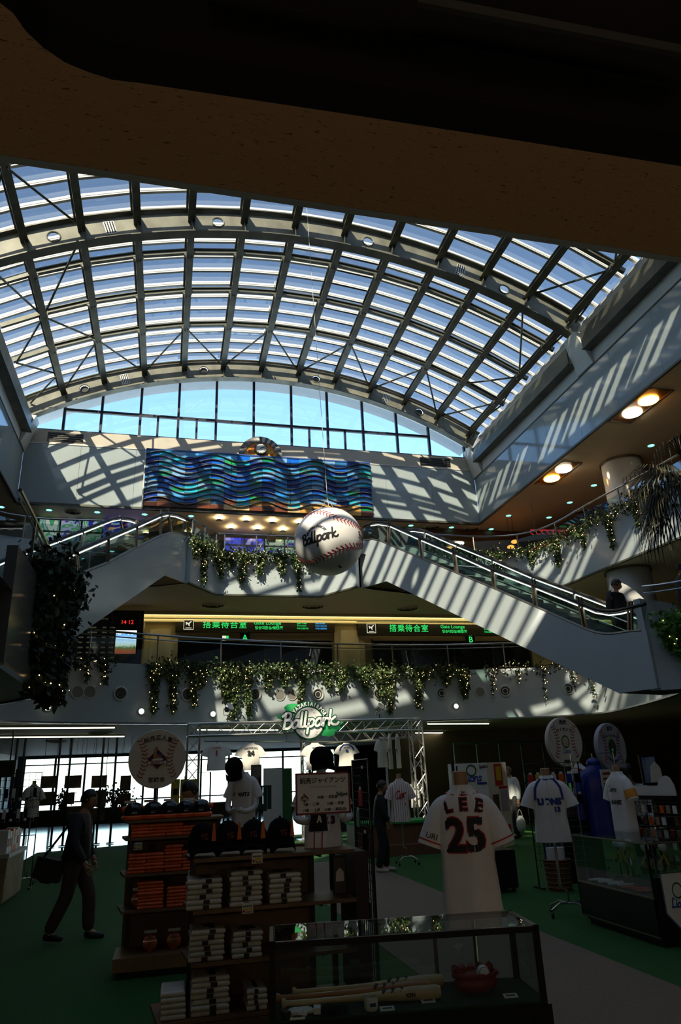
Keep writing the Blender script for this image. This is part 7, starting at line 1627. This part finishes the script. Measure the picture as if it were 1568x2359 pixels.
# ================================================================== white club booth and black stand behind number 25
A, B, Cc = atY(1036,1760,16.2), atY(1123,1758,16.0), atY(1168,1757,16.9); t = thing('club_booth', 'white promotional booth with a green ring emblem behind the number 25 jersey', 'booth', ((A.x+B.x)/2,16,0)); zt_ = A.z
def wallp(nm, p, q_, m, th=.04): p, q_ = Vector(p), Vector(q_); d = (q_-p).normalized(); n_ = Vector((d.y,-d.x,0)); MB().plate([(p.x,p.y,0),(q_.x,q_.y,0),(q_.x,q_.y,zt_),(p.x,p.y,zt_)], -n_, th).build(nm, m, t)
m_booth = mat('booth_white', (.78,.74,.68), .5); wallp('front_panel', (A.x,16.1,0), (B.x,16.1,0), m_booth); wallp('side_panel', (B.x,16.1,0), (Cc.x,17.0,0), m_booth); MB().box2((A.x-.02,16.1,0),(A.x+.06,16.3,zt_)).build('edge_post', mat('grey_post', (.35,.34,.32), .5), t); MB().box2((A.x+.1,16.09,0),(A.x+.13,16.1,zt_-.05)).build('joint', m_black, t)
ec = atY(1085,1775,16.09); mb = MB(); n = 32
for k in range(n): a_, b_ = 2*PI*k/n, 2*PI*(k+1)/n; mb.quad(*[Vector((ec.x+math.cos(z)*r_,16.092,ec.z+math.sin(z)*r_)) for z, r_ in ((a_,.13),(b_,.13),(b_,.10),(a_,.10))])
mb.build('emblem_ring', m_dgreen, t); script_text('emblem_word', 'Lions', frame((atY(1088,1796,16.09).x,16.088,atY(1088,1793,16.09).z),(1,0,0),y=(0,0,1)), .20, .15, MATS['pennant_word_blue'], t, 0)
sw = atY(1113,1766,16.09); lettering('lettering', 'Seibu', .10, frame((sw.x,16.088,sw.z),(1,0,.05),y=(0,0,1)), m_blk, t, .001, .002); lb = atY(1110,1804,16.09); MB().box2((lb.x-.12,16.085,lb.z-.02),(lb.x+.12,16.1,lb.z+.02)).build('blue_bar', m_bluen, t)
ds = (Vector((Cc.x,17.0,0))-Vector((B.x,16.1,0))).normalized(); ns = Vector((ds.y,-ds.x,0)); L_ = (Vector((Cc.x,17.0,0))-Vector((B.x,16.1,0))).length
for (u0,u1,z0,z1,m) in ((.35,.75,.72,.98,m_rednum),(.42,.68,.78,.95,m_yel),(.15,.45,.40,.62,m_photo),(.55,.9,.42,.66,mat('poster_lilac', (.45,.38,.55), .5)),(.5,.95,.68,.71,m_rednum),(.45,.9,.10,.25,m_rednum)):
    p = lambda u, z: Vector((B.x,16.1,0))+ds*L_*u+Vector((0,0,zt_*z))+ns*.004
    mb = MB(); mb.plate([p(u0,z0),p(u1,z0),p(u1,z1),p(u0,z1)], ns, .003 if m is not m_yel else .005); mb.build('poster', m, t)
a, b = atZ(1150,2062,0), atZ(1196,2055,0); t = thing('counter_stand', 'black cloth-covered stand with small wooden racks behind the number 25 jersey', 'stand', (b.x-.35,b.y,0)); zc = atY(1180,1957,b.y).z; MB().box2((b.x-.75,b.y,.06),(b.x,b.y+.55,zc)).build('cloth_box', m_case, t)
for x in (b.x-.72,b.x-.06): MB().ball((x,b.y+.05,.035), .035, 10).build('castor', m_black, t, True)
for i in range(3): x = b.x-.5+.18*i; tt = thing('wooden_rack', 'small folded wooden display rack on the black stand, %s one' % ('left','middle','right')[i], 'rack', (x,b.y+.2,zc), 'small wooden racks'); MB().bar((x-.05,b.y+.2,zc+.0),(x,b.y+.2,zc+.13),.012).bar((x+.05,b.y+.2,zc),(x,b.y+.2,zc+.13),.012).build('legs', m_ash, tt); MB().bar((x-.06,b.y+.2,zc+.05),(x+.06,b.y+.2,zc+.05),.01).build('bar', m_ash, tt)
# green-topped low stage beside the truss
P = atY(905,1890,17.0); t = thing('low_stage', 'low brown stage with a bright green turf top behind the woman', 'stage', (P.x,17,0)); zs = P.z; MB().box2((P.x-1.0,16.6,0),(P.x+.85,17.5,zs-.05)).build('body', mat('stage_brown', (.14,.06,.025), .6), t); MB().box2((P.x-1.03,16.55,zs-.05),(P.x+.88,17.55,zs)).build('turf_top', mat('bright_turf', (.02,.28,.05), .9), t); MB().box2((P.x-1.0,16.3,0),(P.x+.85,16.6,.22)).build('step', MATS['stage_brown'], t)
# hanging dark green towels on a stand, picture panel
P = atY(598,1860,9.5); t = thing('towel_stand', 'black stand with a bundle of hanging dark green towels', 'stand', (P.x,9.5,0)); MB().tube([(P.x,9.5,.02),(P.x,9.5,atY(598,1790,9.5).z)], .015, 8).build('pole', m_black, t); MB().lathe([(.18,0),(.18,.02)], (P.x,9.5,0), 16).build('foot', m_black, t); zt_ = atY(598,1812,9.5).z; MB().tube([(P.x-.12,9.5,zt_),(P.x+.15,9.5,zt_)], .01, 6).build('cross_bar', m_black, t)
for k in range(5): x = P.x-.1+.055*k; tt = thing('hanging_towel', 'dark green towel hanging on the stand, %s from the left' % ('first','second','third','fourth','fifth')[k], 'towel', (x,9.48,zt_-.27), 'dark green hanging towels'); MB().box2((x-.024,9.465,zt_-.27-.02*(k%2)),(x+.024,9.495,zt_+.012)).build('cloth', mat('deep_green_cloth', (.01,.06,.045), .8), tt); MB().tube([(x-.02,9.5,zt_-.03),(x+.02,9.5,zt_-.03)], .003, 4).build('stitch_line', m_cap, tt)
a, b = atY(578,1762,9.6), atY(602,1850,9.6); t = thing('picture_easel', 'black-framed picture panel on legs right of the bowing torso', 'panel', (a.x,9.6,0)); MB().box2((a.x,9.6,b.z),(b.x,9.62,a.z)).build('frame', m_case, t); MB().box2((a.x+.02,9.595,b.z+.15),(b.x-.02,9.6,a.z-.03)).build('print', mat('grey_print_panel', (.16,.16,.15), .5, var=.4, scale=6), t); MB().box2((a.x+.01,9.6,0),(a.x+.04,9.63,b.z)).build('leg', m_case, t); MB().box2((b.x-.04,9.6,0),(b.x-.01,9.63,b.z)).build('leg', m_case, t)
for (x0,x1,m,lab,nm,Yv) in ((607,650,m_card,'white partition panel behind the towel stand','partition_panel',14.0),(652,672,m_dgreen,'green partition panel beside the white one','partition_panel',13.6)):
    a, b = atY(x0,1770,Yv), atY(x1,1770,Yv); t = thing(nm, lab, 'partition', (a.x,Yv,0)); MB().box2((a.x,Yv,.04),(b.x,Yv+.05,a.z)).build('panel', m, t); MB().box2((a.x,Yv-.1,0),(a.x+.04,Yv+.15,.04)).build('foot', m_black, t); MB().box2((b.x-.04,Yv-.1,0),(b.x,Yv+.15,.04)).build('foot', m_black, t)
# ================================================================== left counter with boxed goods
t = thing('wood_counter', 'pale wooden sales counter at the left edge', 'counter', (-2.7,14,0)); m_pine = mat('pale_pine', (.36,.26,.13), .6, var=.15, scale=5)
MB().box2((-3.4,13.2,0.06),(-2.38,14.7,.70)).build('body', m_pine, t); MB().box2((-3.45,13.15,.70),(-2.34,14.75,.76)).build('worktop', mat('cream_top', (.5,.45,.36), .5), t); MB().box2((-3.35,13.25,0),(-2.42,14.65,.06)).build('kick_plate', m_black, t)
for k in range(9): y = 13.25+k*.165; MB().box2((-2.382,y,.08),(-2.372,y+.15,.69)).build('front_slat', m_pine, t)
for k in range(5): x = -3.36+k*.2; MB().box2((x,13.192,.08),(x+.185,13.2,.69)).build('front_slat', m_pine, t)
for i in range(6):
    y = 13.4+.2*i; o = thing('snack_box', 'upright %s snack box on the left counter, %s from the near end' % (('white','white','orange','orange','white','orange')[i], ('first','second','third','fourth','fifth','sixth')[i]), 'box', (-2.5,y,.76), 'boxed goods on the left counter'); MB().box2((-2.6,y-.085,.76),(-2.42,y+.085,1.10-.03*(i%2))).build('carton', (m_card,m_card,m_otag,m_otag,m_card,m_otag)[i], o); MB().box2((-2.42,y-.05,.85),(-2.417,y+.05,.97)).build('printed_label', m_rednum if i in (0,1,4) else m_card, o)
gy = 15.2; t = thing('wire_rack', 'dark wire rack of small hanging goods at the left edge', 'rack', (-3.2,gy,0)); grid(t, (-3.6,gy,0), (-2.3,gy+.1,0), .9, 2.0, 12, 9, m_black)
for i in range(20):
    u, r_ = i%10, i//10; x, zz = -3.5+.125*u, 1.62-.36*r_; o = thing('hanging_strap', '%s strap packet on the left wire rack, %s in the %s row' % (('white','black')[(u+r_)%2], ('first','second','third','fourth','fifth','sixth','seventh','eighth','ninth','tenth')[u], ('upper','lower')[r_]), 'packet', (x,gy-.03,zz), 'strap packets on the left rack'); MB().box((x,gy-.02,zz), (.06,.01,.22)).build('strip', (m_card,m_cap)[(u+r_)%2], o); MB().ball((x,gy-.03,zz-.08), .03, 8).build('charm', (m_cap,m_card)[(u+r_)%2], o, True)
a, b = atY(0,1752,20.0), atY(33,1790,20.0); t = thing('hanging_monitor', 'dark square monitor hanging at the far left', 'monitor', (a.x,20,b.z)); MB().box2((a.x-.05,20,b.z),(b.x,20.1,a.z)).build('casing', m_dgreen if False else mat('dark_teal', (.01,.03,.028), .5), t); MB().box2((a.x,19.99,b.z+.05),(b.x-.05,20.0,a.z-.05)).build('screen', m_black, t); MB().tube([(b.x-.15,20.05,a.z),(b.x-.15,20.05,3.2)], .02, 6).build('hanger', m_black, t)
# yellow goods behind the left signboard
for i in range(3):
    px = (405,425,445)[i]; A = atY(px,1795,10.4); o = thing('yellow_banner', 'yellow print cloth hanging behind the round signboard, %s from the left' % ('first','second','third')[i], 'banner', (A.x,10.4,A.z-.45), 'yellow cloths'); MB().box2((A.x-.055,10.4,A.z-.45),(A.x+.055,10.412,A.z)).build('cloth', mat('yellow_cloth', (.55,.42,.04), .8, var=.25, scale=14), o); MB().box2((A.x-.03,10.395,A.z-.2),(A.x+.03,10.4,A.z-.12)).build('print', m_blk, o); MB().tube([(A.x,10.406,A.z),(A.x,10.406,A.z+.04)], .004, 4).build('clip', m_chrome, o)
A = atY(425,1790,10.42); rl = thing('banner_rail', 'black rail carrying the yellow cloths', 'rail', (A.x,10.42,0)); zz = A.z+.05; MB().tube([(A.x-.35,10.42,.02),(A.x-.35,10.42,zz),(A.x+.35,10.42,zz),(A.x+.35,10.42,.02)], .012, 6).build('frame', m_black, rl); MB().box2((A.x-.45,10.3,0),(A.x-.25,10.54,.02)).box2((A.x+.25,10.3,0),(A.x+.45,10.54,.02)).build('feet', m_black, rl)
# picture frame and green mesh partition
P = atY(783,2035,YA+.2); t = thing('framed_photo', 'small dark framed figure photo at the right end of the upper shirt shelf', 'picture', (P.x,YA+.2,zA[1])); MB().box2((P.x-.055,YA+.2,zA[1]+.002),(P.x+.055,YA+.225,zA[1]+.29)).build('frame', m_case, t); MB().box2((P.x-.045,YA+.195,zA[1]+.015),(P.x+.045,YA+.2,zA[1]+.275)).build('print', m_photo, t); MB().plate([(P.x-.035,YA+.194,zA[1]+.1),(P.x+.035,YA+.194,zA[1]+.1),(P.x+.03,YA+.194,zA[1]+.17),(P.x,YA+.194,zA[1]+.2),(P.x-.03,YA+.194,zA[1]+.17)], (0,-1,0), .001).build('printed_shirt', m_card, t)
t = thing('mesh_partition', 'dark green frame partition at the back right of the shop', 'partition', (12,22.5,0)); m_gframe = mat('green_frame_paint', (.01,.06,.02), .5)
for k in range(9): x = 9.2+k*.8; MB().box2((x-.03,22.5,0),(x+.03,22.56,2.55)).build('post', m_gframe, t)
for z in (.05,1.2,2.5): MB().box2((9.2,22.5,z),(15.6,22.56,z+.05)).build('rail', m_gframe, t)
# green lamp in the trailing plant on the right landing
gp = rp_+rn_*.10+Vector((.05,0,-.30)); t = thing('green_spotlight', 'small green spotlight hidden in the trailing plant on the right landing', 'lamp', gp); MB().ball(gp, .035, 10).build('bulb', lamp('green_bulb', (.15,1,.25), 9, True), t, True); MB().tube([gp, gp-rn_*.10], .012, 6).build('arm', m_black, t)
bpy.data.scenes.remove(_TMP)
